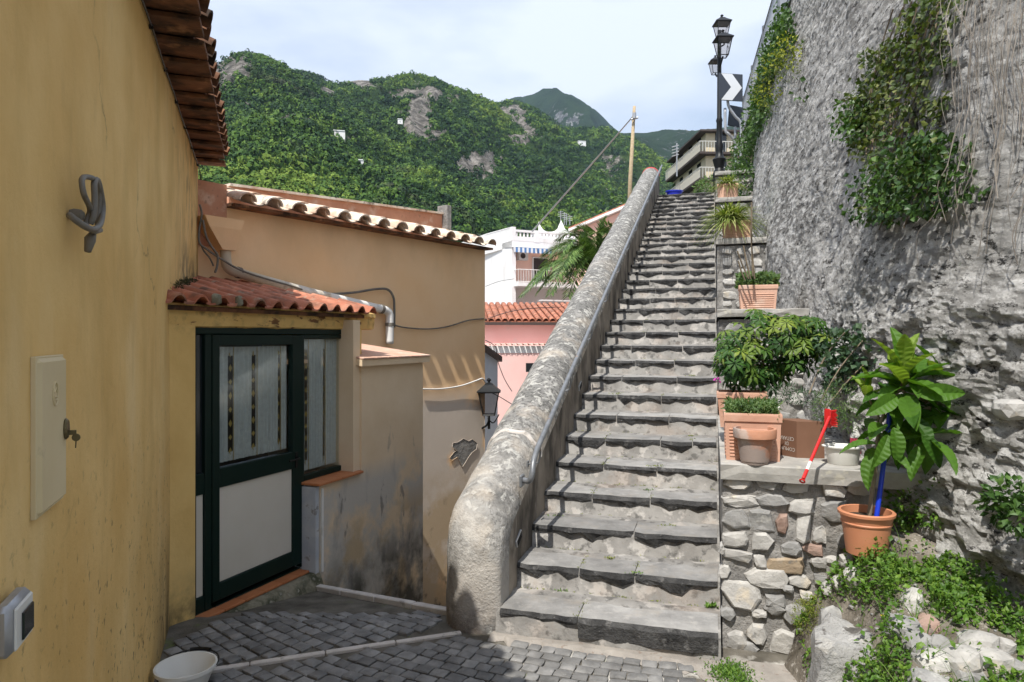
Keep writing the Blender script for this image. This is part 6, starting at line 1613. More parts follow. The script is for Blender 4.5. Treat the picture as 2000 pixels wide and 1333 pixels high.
n = 2600; a = NR.uniform(-1.9, .1, n); b = NR.uniform(.6, 2.0, n); ok = (b < rockb(a, .9) - .03) & (fbm(a * 2.5, b * 2.5, 0, 2, 71) > -.05); a, b = a[ok], b[ok]; V_ = []; T_ = []; va_ = []
for x, y in zip(a, b):
    p = W(x, y, float(hb(x, y))); pxx = CXP + F * p.x / p.y; pyy = HZ - F * (p.z - CH) / p.y
    if 1700 < pxx < 1960 and pyy < 1100 and rr.random() < .8: continue
    if pxx < 1720 and rr.random() < .75: continue
    l = rr.uniform(.08, .24); dr = Vector((rr.gauss(0, .4), rr.gauss(0, .4), 1)).normalized(); s = Vector((rr.uniform(-1, 1), rr.uniform(-1, 1), 0)).normalized() * rr.uniform(.0015, .004); k0 = len(V_)
    for q in range(4):
        t_ = q / 3; c = p + dr * l * t_ + Vector((dr.x, dr.y, 0)) * l * t_ * t_ * .8 - Z * l * .25 * t_ * t_; V_ += [c - s * (1 - t_ * .9), c + s * (1 - t_ * .9)]; va_ += [rr.random()] * 2
        if q: T_.append((k0 + 2 * q - 2, k0 + 2 * q - 1, k0 + 2 * q + 1, k0 + 2 * q))
o = fast('grass', [tuple(v) for v in V_], T_, M['grassm'], None, var=va_); stuff(o); tag(o, 'taller grass blades standing among the weeds of the garden bed', 'grass')
# bushes near the pot
blobs('leafy_weed_bush', 'leafy green bush against the wall right of the potted tree', 'shrub', [(pix(1790, 990, 3.95), .15, .12, .12), (pix(1840, 960, 3.9), .13, .1, .11), (pix(1870, 925, 3.9), .06, .06, .06), (pix(1760, 985, 4.0), .11, .1, .10), (pix(1830, 1005, 3.85), .12, .1, .08)], 1100, .036, M['weed'], wfac=.55, stems=[[pix(1780, 1040, 3.95), pix(1800, 990, 3.9), pix(1870, 920, 3.88)], [pix(1770, 1040, 3.95), pix(1830, 1000, 3.9), pix(1850, 960, 3.88)]])
blobs('leafy_weed_bush', 'dark leafy bush cut by the right edge of the picture above the bed', 'shrub', [(pix(1975, 970, 3.15), .10, .1, .08), (pix(1995, 1010, 3.1), .10, .1, .08), (pix(1940, 990, 3.2), .05, .06, .04)], 300, .05, M['ivy'], wfac=.7)
blobs('dark_undergrowth', 'shaded green creeper behind the pot under the slab end', 'creeper', [(pix(1745, 900, 4.35), .14, .1, .10), (pix(1790, 915, 4.3), .14, .1, .10), (pix(1755, 1040, 4.1), .08, .08, .08)], 500, .05, M['ivy'], wfac=.6)
blobs('moss_cushion', 'yellow-green mossy cushion on the corner of the planter wall', 'moss', [(W(.04, .46, .31), .07, .07, .10), (W(.02, .50, .38), .06, .06, .06)], 900, .018, M['moss'], wfac=.25)
blobs('moss_cushion', 'yellow-green moss on the pale stone at the bottom of the bed', 'moss', [(bedpix(1830, 1325), .06, .05, .035), (bedpix(1850, 1300), .04, .04, .02)], 420, .016, M['moss'], wfac=.25)
for (x, y, lb) in ((1776, 1173, 'yellow wild flower in front of the pale stone'), (1725, 1208, 'yellow wild flower over the grey boulder'), (1743, 1228, 'tiny yellow wild flower just right of the boulder'), (1700, 1305, 'yellow wild flower low on the boulder'), (1893, 1298, 'yellow wild flower on the long white slab')):
    p = bedpix(x, y + 10) + Z * .035; t = thing('wild_flower', lb, 'flower', p - Z * .03); mb = MB(); tube(mb, [p - Z * .05, p], .0012, 4); mb.build('stem', M['ivy'], t)
    PP = [p] * 6; DD = [Vector((math.cos(k), math.sin(k), .35)) for k in np.linspace(0, 5.2, 6)]; V, T = leaves(PP, DD, [Z] * 6, .016, .010, .1, .1); fast('petals', V, T, M['yellow'], t)
# weeds in stair joints and paving
tufts = [(1100,1150),(1190,1092),(1140,1085),(1242,1125),(1305,1028),(1205,950),(1265,958),(1160,942),(1188,885),(1260,885),(1352,853),(1268,842),(1390,1182),(1270,1242),(1305,1248),(1170,832),(1225,800),(1350,735),(1085,1008),(1310,845),(1240,940),(1105,1080),(930,1215),(1225,1105),(1150,990),(1280,915),(1200,770)]
used_lb = set()
ORD = ['first', 'second', 'third', 'fourth', 'fifth', 'sixth', 'seventh', 'eighth', 'ninth', 'tenth', 'eleventh', 'twelfth']
for q, (x, y) in enumerate(tufts):
    best = None; be = 9; kx = (x - CXP) / F; my = (HZ - y) / F
    for i in range(-1, 11):
        z = max((i + 1) * RISE, 0.0) + .002; D = (z - CH) / my
        p = Vector((kx * D, D, z)); l = p - S0; a = l.dot(U); b = l.dot(Vv)
        lo, hi = (i * RUN + .0, (i + 1) * RUN - .02) if i >= 0 else (-.3, -.03)
        ac = min(max(a, lo), hi); e = abs(a - ac)
        if e < be and -1.36 < b < .0: be = e; best = W(ac, b, z); bi = i; bb_ = b
    if best is None or be > .12: continue
    big = (x, y) in ((1390, 1182), (1270, 1242), (1305, 1248))
    side = 'beside the parapet' if bb_ < -1.1 else 'left of the middle' if bb_ < -.75 else 'in the middle' if bb_ < -.5 else 'right of the middle' if bb_ < -.2 else 'beside the planter wall'
    lb = ('leafy' if big else 'small') + ' green weed tuft ' + (('on step %s from the bottom, ' % ORD[bi]) if bi >= 0 else 'at the foot of the first step, ') + side
    if lb in used_lb: continue
    used_lb.add(lb); n_ = rr.randint(16, 40); w_ = rr.uniform(.012, .04); PP = [best + Vector((rr.gauss(0, w_), rr.gauss(0, .008), rr.uniform(-.002, .008))) for _ in range(n_)]
    DD = [Vector((rr.gauss(0, .7), rr.gauss(0, .7), .8 if big else .5)) for _ in range(n_)]; V, T = leaves(PP, DD, NR.normal(size=(n_, 3)) * .5 + np.array([0, -.3, 1]), (.045 if big else .018), (.016 if big else .008), .15, .2)
    o = fast('weed_tuft', V, T, M['weed' if big or q % 3 == 0 else 'moss'], None, loc=tuple(best), var=np.repeat(NR.uniform(0, 1, n_), 5)); tag(o, lb, 'weed', 'weed tufts in the joints of the steps and paving')
# moss along the backs and joints of the lower treads
PP = []
for i in range(16):
    for _ in range(46):
        if rr.random() < .72: a, b = (i + 1) * RUN - .012 + rr.gauss(0, .006), rr.uniform(-1.36, -.01)
        else:
            js = joints.get(i) or [-.9, -.46]; a, b = i * RUN + rr.uniform(0, RUN * .8), rr.choice(js) + rr.gauss(0, .008)
        if float(vn(b * 4, i * 3.1, 0, 8)) < -.05: continue
        for k in range(5): PP.append(W(a + rr.gauss(0, .006), b + rr.gauss(0, .012), (i + 1) * RISE + rr.uniform(-.004, .006)))
V, T = leaves(PP, NR.normal(size=(len(PP), 3)) * .7 + np.array([0, 0, .4]), NR.normal(size=(len(PP), 3)) * .5 + np.array([0, -.3, 1]), .011, .007, .15, .2)
o = fast('step_moss', V, T, M['moss'], None, var=np.repeat(NR.uniform(0, 1, len(PP)), 5)); stuff(o); tag(o, 'thin yellow-green moss growing along the backs and joints of the stone steps', 'moss')
# grass patch at the paving edge
n_ = 1100; c = at_px(1428, 3.88); PP = np.stack([c.x + NR.normal(0, .055, n_), c.y + NR.normal(0, .07, n_), NR.uniform(0, .02, n_)], -1)
V, T = leaves(PP, NR.normal(size=(n_, 3)) * .6 + np.array([0, 0, .5]), NR.normal(size=(n_, 3)) * .5 + np.array([0, -.3, 1]), NR.uniform(.014, .03, n_), .009, .15, .2)
o = fast('grass_patch', V, T, M['weed'], None, loc=(c.x, c.y, 0), var=np.repeat(NR.uniform(0, 1, n_), 5)); stuff(o); tag(o, 'bright green weed patch at the edge of the cobbles below the planter wall', 'weeds')
# moss strip on the porch roof against the yellow wall
n_ = 900; PP = []; 
for _ in range(n_):
    s = rr.uniform(.02, 1.75); p = Yp(s, rr.uniform(.0, .06)); l = p - WB; q = -l.dot(nW); zr = 2.155 + (q + .18) * math.tan(slp) + .03
    PP.append(Vector((p.x, p.y, zr + rr.uniform(0, .07) * (1 if s < 1 else .5))))
V, T = leaves(PP, NR.normal(size=(n_, 3)) * .5 + np.array([0, 0, .6]), NR.normal(size=(n_, 3)), .03, .006, .1, .2)
o = fast('roof_moss', V, T, leafmat('dark_roof_moss', (.02, .022, .01), (.04, .045, .015), (.09, .09, .03), .8, .1), None, loc=tuple(PP[0]), var=np.repeat(NR.uniform(0, 1, n_), 5)); stuff(o); tag(o, 'dark moss growing where the porch tiles meet the ochre wall', 'moss')
# ------------------------------------------------------------------ far hills
def hill(name, sil, d_ridge, d_foot, z_foot, mat, seed, rough, ncol=260, nrow=120, prof=1.0, cliffs=(), amp=1.0, back=1.25, stepx=None, treesize=None, ntree=0):
    xs_ = np.array([p[0] for p in sil], float); ys_ = np.array([p[1] for p in sil], float)
    px = np.linspace(xs_[0], xs_[-1], ncol); sy = np.interp(px, xs_, ys_)
    sy = sy + 1.6 * fbm(px / 16, 0, 0, 4, seed)
    dr = d_ridge * (1 + .06 * fbm(px / 160, 3, 0, 3, seed + 1)); t = np.linspace(0, 1, nrow)
    PX, Tt = np.meshgrid(px, t, indexing='ij'); DR = dr[:, None]; SY = sy[:, None]
    D = d_foot + (DR - d_foot) * Tt; zr = CH + (HZ - SY) / F * DR; Zz = z_foot + (zr - z_foot) * Tt ** prof
    X_ = (PX - CXP) / F * D; env = np.sin(np.pi * Tt) ** .7
    sc = 1.0 / (d_ridge * .16)
    rid = 1 - 2 * np.abs(fbm(X_ * sc * 1.2, D * sc * .45, 0, 4, seed + 5)); Zz = Zz + env * amp * d_ridge * .045 * rid + env * d_ridge * .006 * fbm(X_ * sc * 7, D * sc * 7, 0, 3, seed + 6)
    var = .16 + .40 * np.clip(fbm(X_ * sc * 2.2, D * sc * 2.2, 0, 4, seed + 9), 0, 1)
    PY = HZ - F * (Zz - CH) / D
    for (cx, cy, rx, ry, k) in cliffs:
        var = var + 1.7 * k * np.clip(1.25 - ((PX - cx) / rx) ** 2 - ((PY - cy) / ry) ** 2 + 2.6 * fbm(PX / 11, PY / 10, 0, 5, seed + 3, .68) + .12, 0, 1)
    P = np.stack([X_, D, Zz], -1)
    bk = []
    for k in (1, 2, 3): bk.append(np.stack([X_[:, -1] * (1 + .12 * k), D[:, -1] * (1 + .12 * k), np.maximum(Zz[:, -1] - k * k * .05 * d_ridge * .6, -5)], -1))
    Pf = np.concatenate([P, np.stack(bk, 1)], 1); vf = np.concatenate([var, np.repeat(var[:, -1:], 3, 1)], 1)
    o = structure(gridmesh(name, Pf, mat, var=vf, smooth=True))
    return P, var, o
def forest(name, label, P, var, n, rad, xlim, seed, hfac=1.0):
    rn = np.random.default_rng(seed); n0, n1 = P.shape[:2]; i = rn.uniform(0, n0 - 1.001, n * 3); j = rn.uniform(0, n1 - 1.001, n * 3)
    ii, jj = i.astype(int), j.astype(int); fi, fj = (i - ii)[:, None], (j - jj)[:, None]
    Q = (P[ii, jj] * (1 - fi) + P[ii + 1, jj] * fi) * (1 - fj) + (P[ii, jj + 1] * (1 - fi) + P[ii + 1, jj + 1] * fi) * fj; v = var[ii, jj]
    px = CXP + F * Q[:, 0] / Q[:, 1]; keep = (v < .56 + rn.uniform(-.16, .16, len(v))) & (px > xlim[0]) & (px < xlim[1]); 
    wgt = (jj / n1) ; Q = Q[keep][:n]; m = len(Q); r = rad * rn.choice([.5, .8, 1.05, 1.35], m, p=[.3, .35, .25, .1]) * rn.uniform(.8, 1.2, m) 
    K = 34; d = rn.normal(size=(m, K, 3)); d /= np.linalg.norm(d, axis=2, keepdims=True); d[..., 2] = np.abs(d[..., 2]) * 1.0 - .25
    lob = 1 + .25 * np.sin(d[..., :1] * 5 + rn.uniform(0, 6, (m, 1, 1))) ; C0 = Q[:, None] + d * lob * r[:, None, None] * np.array([1, 1, 1.0]) + np.array([0, 0, .35]) * r[:, None, None]
    t1 = np.cross(d, rn.normal(size=(m, K, 3))); t1 /= np.linalg.norm(t1, axis=2, keepdims=True); t2 = np.cross(d, t1) + d * rn.uniform(-.5, .5, (m, K, 1))
    s_ = (r[:, None, None] * rn.uniform(.17, .34, (m, K, 1)))
    V = np.stack([C0 - t1 * s_ - t2 * s_ * .6, C0 + t1 * s_ - t2 * s_ * .6, C0 + t2 * s_], 2)
    Fc = np.arange(m * K * 3).reshape(-1, 3); va = np.clip(rn.uniform(0, 1, (m, 1, 1)) + rn.uniform(-.3, .3, (m, K, 1)) + np.zeros((1, 1, 3)), 0, 1)
    o = fast(name, V.reshape(-1, 3), Fc.reshape(-1, 3), M['forest'], None, var=va.reshape(-1)); stuff(o); tag(o, label, 'forest'); return o
silA = [(-1400, 200), (0, 170), (250, 190), (350, 165), (400, 150), (420, 130), (450, 108), (475, 100), (510, 112), (555, 135), (600, 165), (650, 205), (700, 245), (760, 285), (830, 325), (900, 362), (960, 395), (1010, 425), (1070, 460), (1150, 520)]
PA, vA, oA = hill('hill_spur', silA, 430, 120, -6, M['hill_near'], 3, 1, 420, 150, 1.0, [(440, 135, 50, 30, .8), (420, 165, 40, 12, .5), (560, 228, 70, 5, .35), (640, 270, 40, 5, .35)], .55)
forest('woodland', 'dense green woodland covering the nearest hill spur below the rocky peak', PA, vA, 15000, 2.1, (330, 1180), 5)
silA2 = [(-1400, 260), (250, 200), (350, 185), (400, 180), (470, 190), (520, 210), (560, 230), (600, 252), (640, 275), (680, 292), (730, 318), (790, 352), (860, 392), (930, 430), (1000, 480), (1080, 540)]
PA2, vA2, oA2 = hill('hill_front_spur', silA2, 350, 110, -6, M['hill_near'], 53, 1, 360, 120, 1.0, [(440, 192, 60, 9, .9), (560, 236, 60, 5, .8), (650, 288, 50, 4, .8)], .35)
forest('woodland', 'mixed green woodland on the front slope under the cottage path', PA2, vA2, 16000, 1.8, (330, 1080), 15)
silB2 = [(480, 240), (540, 165), (590, 152), (640, 172), (690, 205), (740, 238), (790, 270), (840, 305), (880, 335), (930, 372), (990, 415), (1060, 460)]
PB2, vB2, oB2 = hill('hill_middle_spur', silB2, 540, 240, 0, M['hill_near'], 63, 1, 300, 110, 1.0, [(640, 180, 30, 8, .5)], .6)
forest('woodland', 'olive green woodland on the spur between peak and middle hill', PB2, vB2, 9000, 2.4, (470, 1080), 16)
silB = [(300, 330), (450, 170), (540, 145), (585, 148), (615, 150), (635, 158), (655, 165), (680, 160), (700, 157), (740, 158), (790, 152), (830, 155), (860, 165), (890, 178), (930, 195), (960, 210), (985, 232), (1010, 255), (1040, 280), (1080, 320), (1130, 370), (1180, 420), (1250, 460)]
PB, vB, oB = hill('hill_middle', silB, 640, 260, 0, M['hill_near'], 13, 1, 420, 150, 1.05, [(830, 185, 60, 12, .7), (815, 225, 28, 45, .8), (935, 318, 34, 22, .9), (700, 165, 30, 10, .5), (850, 265, 25, 12, .4)], 1.0)
forest('woodland', 'darker woodland between grey cliffs on the broad middle hill', PB, vB, 13000, 2.6, (470, 1270), 6)
silC = [(700, 400), (880, 240), (960, 222), (985, 214), (1005, 212), (1030, 220), (1060, 232), (1090, 248), (1115, 257), (1140, 256), (1180, 250), (1205, 262), (1235, 275), (1262, 292), (1290, 318), (1330, 345), (1500, 400), (2300, 420)]
PC, vC, oC = hill('hill_right', silC, 860, 330, 0, M['hill_near'], 23, 1, 360, 130, 1.05, [(1000, 235, 26, 26, 1.0), (1015, 268, 26, 22, .9), (975, 260, 14, 14, .6), (1195, 330, 20, 30, .3)], 1.1)
forest('woodland', 'woodland on the right-hand hill behind the parapet', PC, vC, 9000, 3.2, (930, 1560), 7)
silD = [(700, 420), (900, 260), (960, 232), (1000, 211), (1030, 204), (1060, 197), (1090, 193), (1115, 195), (1132, 205), (1150, 222), (1165, 236), (1178, 250), (1200, 275), (1260, 330)]
PD, vD, oD = hill('far_peak', silD, 1900, 1000, 40, M['hill_far'], 33, 1, 300, 110, .9, [(1100, 232, 50, 16, .16)], 1.3)
silE = [(950, 330), (1150, 275), (1205, 262), (1240, 262), (1290, 268), (1320, 270), (1350, 263), (1395, 252), (1460, 240), (1600, 250), (2600, 260)]
PE, vE, oE = hill('far_ridge', silE, 1400, 750, 30, M['hill_far'], 43, 1, 260, 90, .9, [], 1.0)
def on_hill(P, px, py):
    q = CXP + F * P[..., 0] / P[..., 1]; r = HZ - F * (P[..., 2] - CH) / P[..., 1]; k = np.argmin((q - px) ** 2 + (r - py) ** 2); return Vector(P.reshape(-1, 3)[k])
for (Pp, x, y, wpx, hpx, lb) in ((PA2, 668, 296, 20, 12, 'largest white cottage alone on the wooded hill spur'), (PA2, 706, 352, 11, 12, 'tiny white hut low on the wooded spur'), (PC, 1136, 288, 15, 6, 'small white house high on the right-hand hill'), (PB, 782, 244, 9, 3, 'tiny pale roof on the middle hill')):
    p = on_hill(Pp, x, y); p = Vector((p.x * .975, p.y * .975, CH + (p.z - CH) * .975)) + Z * (3.5 if Pp is PA2 and x < 700 else 2.5 if Pp is PA2 else 0); s = p.y / F; w_, h_ = wpx * s, hpx * s; t = thing('hill_cottage', lb, 'house', p); mb = MB(); box(mb, p + Vector((-w_ / 2, -2.5, 0)), (w_, w_ * .25, 0), (-w_ * .15, w_ * .6, 0), (0, 0, h_ + 2)); mb.build('wall', M['white'], t)
    mb = MB(); box(mb, p + Vector((-w_ / 2 - .3, -2.8, h_ + 2.0)), (w_ * 1.06, w_ * .26, 0), (-w_ * .16, w_ * .66, 0), (0, 0, .35)); mb.build('roof', M['white'], t)
    mb = MB(); box(mb, p + Vector((-.1 * w_, -2.6 + .1 * w_ - .2, h_ * .45 + 1)), (w_ * .16, w_ * .04, 0), (0, .1, 0), (0, 0, h_ * .28)); mb.build('window', M['darkglass'], t)

# ------------------------------------------------------------------ white and pink houses in the valley
def quad(px0, py0, px1, py1, D0, D1=None): pass
def P3(px, py, D): return pix(px, py, D)
def face(mb, pts): mb.add(pts, [tuple(range(len(pts)))])
def prism(mb, pxl, Dl, pxr, Dr, yb, yt, dep, D4=None, yt_r=None):
    """wall block: front runs from (pxl,Dl) to (pxr,Dr), heights from photo rows measured at Dl"""
    a = at_px(pxl, Dl); b = at_px(pxr, Dr); z0 = CH + (HZ - yb) / F * Dl; z1 = CH + (HZ - yt) / F * Dl; z1r = z1 if yt_r is None else CH + (HZ - yt_r) / F * Dr
    d = (b - a).normalized(); n = Vector((-d.y, d.x, 0)) * dep
    lo = [Vector((p.x, p.y, z0)) for p in (a, b, b + n, a + n)]; hi = [Vector((p.x, p.y, z)) for p, z in zip((a, b, b + n, a + n), (z1, z1r, z1r, z1))]
    mb.add(lo + hi, [(0, 3, 2, 1), (4, 5, 6, 7), (0, 1, 5, 4), (1, 2, 6, 5), (2, 3, 7, 6), (3, 0, 4, 7)]); return a, b, d, n, z0, z1
def zat(py, D): return CH + (HZ - py) / F * D
wh = thing('white_house', 'white house with balustraded roof terrace, blue striped awning and pink balcony wall', 'house', at_px(1040, 42) + Z * -3)
# left gable wall facing the camera's left and front facade
a_ = at_px(949, 44); c_ = at_px(1000, 40); b_ = at_px(1230, 43.5)
zt1, zt2 = zat(443, 40), zat(470, 40)
mb = MB(); d1 = (c_ - a_); z0 = -4
def vwall(mb, p, q, z0, z1p, z1q=None):
    z1q = z1p if z1q is None else z1q
    mb.add([Vector((p.x, p.y, z0)), Vector((q.x, q.y, z0)), Vector((q.x, q.y, z1q)), Vector((p.x, p.y, z1p))], [(0, 1, 2, 3)])
vwall(mb, a_, c_, z0, zat(457, 44), zt1); back = (b_ - c_).normalized(); bn_ = Vector((-back.y, back.x, 0))
vwall(mb, a_ + bn_ * 8, a_, z0, zat(457, 44)); 
box(mb, c_ - d1.normalized() * .001 + Z * 0 + Vector((0, 0, z0)), back * .25, bn_ * .3, Z * (zt1 - z0)); mb.build('side_wall', M['white'], wh)
mb = MB(); mb.add([a_ + Z * zat(458, 44), c_ + Z * (zt1 - .02), c_ + bn_ * .5 + Z * (zt1 - .02), a_ + bn_ * .5 + Z * zat(458, 44)], [(0, 1, 2, 3)]); mb.build('coping', M['white'], wh)
rec = bn_ * 1.4
def ff(px, D=None, out=0.0):
    """point of the facade line at column px"""
    o = c_ - bn_ * out; k = (px - CXP) / F; t = (k * o.y - o.x) / (back.x - k * back.y); return o + back * t
mb = MB(); vwall(mb, c_ + rec, b_ + rec, zat(560, 40), zat(482, 40)); mb.build('balcony_wall', M['salmon'], wh)
mb = MB(); vwall(mb, c_ , c_ + rec, z0, zt2); vwall(mb, c_ + rec, b_ + rec, z0, zat(560, 40)); mb.build('lower_wall', M['white'], wh)
mb = MB(); box(mb, c_ + Z * zat(482, 40), back * 6.8, bn_ * 9, Z * (zat(470, 40) - zat(482, 40))); mb.build('terrace_slab', M['white'], wh)
mb = MB(); box(mb, c_ + Z * zat(560, 40) + back * .1 - bn_ * .6, back * 6.6, bn_ * 2.0, Z * .22); mb.build('balcony_slab', M['white'], wh)
# terrace balustrade
bal = MB(); box(bal, c_ + Z * zat(471, 40), back * 6.8, bn_ * .25, Z * .30); box(bal, c_ + Z * (zat(452, 40)), back * 6.8, bn_ * .22, Z * .12)
box(bal, ff(1044) + Z * zat(471, 40) - bn_ * .02, back * .34, bn_ * .3, Z * .72); o = bal.build('balustrade', M['white'], wh)
k = .35
bm_ = MB(); lathe(bm_, (0, 0, 0), [(.06, 0), (.04, .05), (.07, .15), (.035, .28), (.06, .34)], 7); bmsh = mesh_only(bm_, 'baluster', M['white'], True)
while k < 6.6: inst('baluster', bmsh, Matrix.Translation(c_ + back * k + bn_ * .1 + Z * (zat(471, 40) + .27)), o); k += .24
# window shutter opening, awning, AC, balcony rail
q0 = ff(1042, out=-1.36); q1 = ff(1070, out=-1.36)
mb = MB(); mb.add([q0 + Z * zat(531, 40), q1 + Z * zat(531, 40), q1 + Z * zat(496, 40), q0 + Z * zat(496, 40)], [(0, 1, 2, 3)]); 
mb = MB(); box(mb, q0 + Z * zat(545, 40), (q1 - q0), bn_ * .06, Z * (zat(496, 40) - zat(545, 40))); wn = mb.build('window', M['darkglass'], wh)
mb = MB(); box(mb, q0 + Z * zat(496, 40) - bn_ * .02, (q1 - q0), bn_ * .06, Z * .07); box(mb, q0 - back * .08 + Z * zat(545, 40) - bn_ * .02, back * .08, bn_ * .06, Z * (zat(494, 40) - zat(545, 40))); mb.build('window_frame', M['white'], wn)
aw = MB(); aw2 = MB(); n_ = 18; A0, A1 = ff(1003, out=.3), ff(1078, out=.3); dd = (A1 - A0) / n_; zt_ = zat(484, 40)
for k in range(n_):
    m_ = aw if k % 2 else aw2; p = A0 + dd * k; m_.add([p + Z * zt_, p + dd + Z * zt_, p + dd + Z * (zt_ - .26), p + dd * .5 + Z * (zt_ - .32), p + Z * (zt_ - .26)], [(0, 4, 3, 2, 1)]); m_.add([p + Z * zt_, p + dd + Z * zt_, p + dd + rec * .9 + Z * (zt_ + .12), p + rec * .9 + Z * (zt_ + .12)], [(0, 1, 2, 3)])
awo = aw.build('awning', M['awning_blue'], wh); aw2.build('awning_stripes', M['awning_white'], awo)
p = ff(1014, out=-1.0); mb = MB(); box(mb, p + Z * zat(503, 40), back * .62, bn_ * .35, Z * .52); ac = mb.build('air_conditioner', M['ac'], wh)
mb = MB(); lathe(mb, p + back * .26 + Z * (zat(503, 40) + .26) - bn_ * .01, [(.17, 0), (.16, -.01), (.03, -.01), (.0, -.01)], 16, back, Z, bn_); mb.build('fan_grille', M['darkslab'], ac)
mb = MB(); r0_ = c_ + back * .15 - bn_ * .55 + Z * (zat(560, 40) + .22)
for z in (.75, .05): tube(mb, [r0_ + Z * z, r0_ + back * 6.2 + Z * z], .022, 5); tube(mb, [r0_ + Z * z, r0_ + bn_ * 1.9 + Z * z], .022, 5)
k = 0
while k < 6.2: tube(mb, [r0_ + back * k, r0_ + back * k + Z * .75], .012, 4); k += .17
mb.build('balcony_rail', M['whitepaint'], wh)
mb = MB(); q = ff(1050, out=.1); mb = MB(); box(mb, q + Z * zat(588, 40), back * 3.2, bn_ * -.6, Z * .08); mb.build('canopy', M['white'], wh)
mb = MB(); box(mb, ff(1052, out=-1.33) + Z * zat(600, 40), back * 1.35, bn_ * .05, Z * .28); mb.build('basement_window', M['darkglass'], wh)
# scalloped parapet building behind
sh_ = thing('scalloped_house', 'low white roof block with a scalloped parapet and antennas behind the balustrade', 'house', at_px(1100, 47))
mb = MB(); e0, e1 = at_px(1052, 47), at_px(1140, 47); pts = []
N_ = 40
for k in range(N_ + 1):
    t = k / N_; u = (t * 2.0) % 1.0; x = e0 + (e1 - e0) * t; y = 453 - 20 * (abs(2 * u - 1) ** 3) * 1.0
    if abs(t - .5) < .06: y -= 3
    pts.append(Vector((x.x, x.y, zat(y, 47))))
fr_ = pts + [Vector((e1.x, e1.y, zat(480, 47))), Vector((e0.x, e0.y, zat(480, 47)))]
n_ = len(fr_); bk_ = [p + Vector((0, .4, 0)) for p in fr_]; mb.add(fr_ + bk_, [tuple(range(n_))[::-1], tuple(range(n_, 2 * n_))] + [(i, (i + 1) % n_, n_ + (i + 1) % n_, n_ + i) for i in range(n_)]); mb.build('parapet', M['white'], sh_)
mb = MB(); box(mb, Vector((e0.x, 47.4, zat(480, 47))), Vector((e1.x - e0.x, 0, 0)), Vector((0, 5, 0)), Z * (zat(458, 47) - zat(480, 47))); mb.build('roof_room', M['white'], sh_)
for k, x in enumerate((1095, 1102, 1106, 1113)):
    mb = MB(); tube(mb, [pix(x, 440, 47.3), pix(x, 412 + k * 3, 47.3)], .025, 5)
    for j in range(3): tube(mb, [pix(x - 5, 415 + k * 3 + j * 4, 47.3), pix(x + 5, 414 + k * 3 + j * 4, 47.3)], .015, 4)
    mb.build('antenna', M['galv'], sh_)
# salmon house with sloping roof edge to the right
sa = thing('salmon_house', 'salmon house with a long sloping white roof edge, mostly hidden by the parapet', 'house', at_px(1180, 36))
mb = MB(); p0, p1 = at_px(1128, 36), at_px(1250, 34.5); z_a, z_b = zat(449, 36), zat(398, 34.5)
nn_ = Vector((-(p1 - p0).normalized().y, (p1 - p0).normalized().x, 0)); mb.add([p0 + Z * -4, p1 + Z * -4, p1 + Z * z_b, p0 + Z * z_a] + [p0 + nn_ * 6 + Z * -4, p1 + nn_ * 6 + Z * -4, p1 + nn_ * 6 + Z * z_b, p0 + nn_ * 6 + Z * z_a], [(0, 1, 2, 3), (7, 6, 5, 4), (0, 3, 7, 4), (1, 5, 6, 2)]); mb.build('wall', M['salmon'], sa)
mb = MB(); e_ = (p1 + Z * z_b) - (p0 + Z * z_a); box(mb, p0 - e_ * .12 + Z * (z_a + .02) - nn_ * .3, e_ * 1.12, nn_ * 6.5, Z * .14); mb.build('roof_edge', M['white'], sa)
mb = MB(); box(mb, p0 - e_ * .12 + Z * (z_a + .163) - nn_ * .25, e_ * 1.1, nn_ * 6.4, Z * .08); mb.build('roof', M['tile_red'], sa)
mb = MB(); qq = p0 + (p1 - p0) * .04; box(mb, qq - nn_ * .04 + Z * zat(480, 36), (p1 - p0).normalized() * .35, nn_ * .05, Z * .7); mb.build('window', M['darkglass'], sa)
# pink house with red roof
pk = thing('pink_house', 'pink house with red tiled roof and tiled cornice, seen between beige wall and parapet', 'house', at_px(1000, 26) + Z * -3)
p0, p1 = at_px(900, 26), at_px(1180, 26.5); d_ = (p1 - p0).normalized(); n_ = Vector((-d_.y, d_.x, 0)); L_ = (p1 - p0).length
zev = zat(630, 26); zri = zat(597, 30)
mb = MB(); box(mb, p0 + Z * -4, d_ * L_, n_ * 8, Z * (zev + 4 - .05)); mb.build('wall', M['pink'], pk)
mb = MB(); o_ = p0 - n_ * .35 + Z * zev; up = n_ * 4.2 + Z * (zri - zev); box(mb, o_, d_ * L_, up, Z * .05); rfo = mb.build('roof', M['tile_red'], pk)
rt_ = barrel(.5, .115, .10, 5, .015); rme = mesh_only(rt_, 'roof_tile', M['tile_red'], True)
u_ = up.normalized(); nr_ = d_.cross(u_).normalized(); m4 = Matrix((u_, nr_.cross(u_), nr_)).transposed().to_4x4(); k = 0; cnt = 0
cols_ = int(L_ / .26); rows_ = int(up.length / .42)
mbt = MB()
tv = rt_.v; tf = rt_.f
for c in range(cols_):
    for r in range(rows_):
        M_ = Matrix.Translation(o_ + d_ * (c * .26 + .1) + u_ * (r * .42 - .02) + nr_ * .06) @ m4 @ Matrix.Rotation(math.radians(-2 + rr.uniform(-1, 1)), 4, 'Y')
        pxx = CXP + F * M_.translation.x / M_.translation.y
        if 940 < pxx < 1110 and cnt < 290 : inst('roof_tile', rme, M_, rfo); cnt += 1
        else: mbt.add([M_ @ Vector(v_) for v_ in tv], tf)
o = mbt.build('roof_tiles', M['tile_red'], rfo); stuff(o)
mb = MB(); box(mb, p0 - n_ * .38 + Z * (zev - .1), d_ * L_, n_ * .4, Z * .10); mb.build('fascia', M['darkslab'], pk)
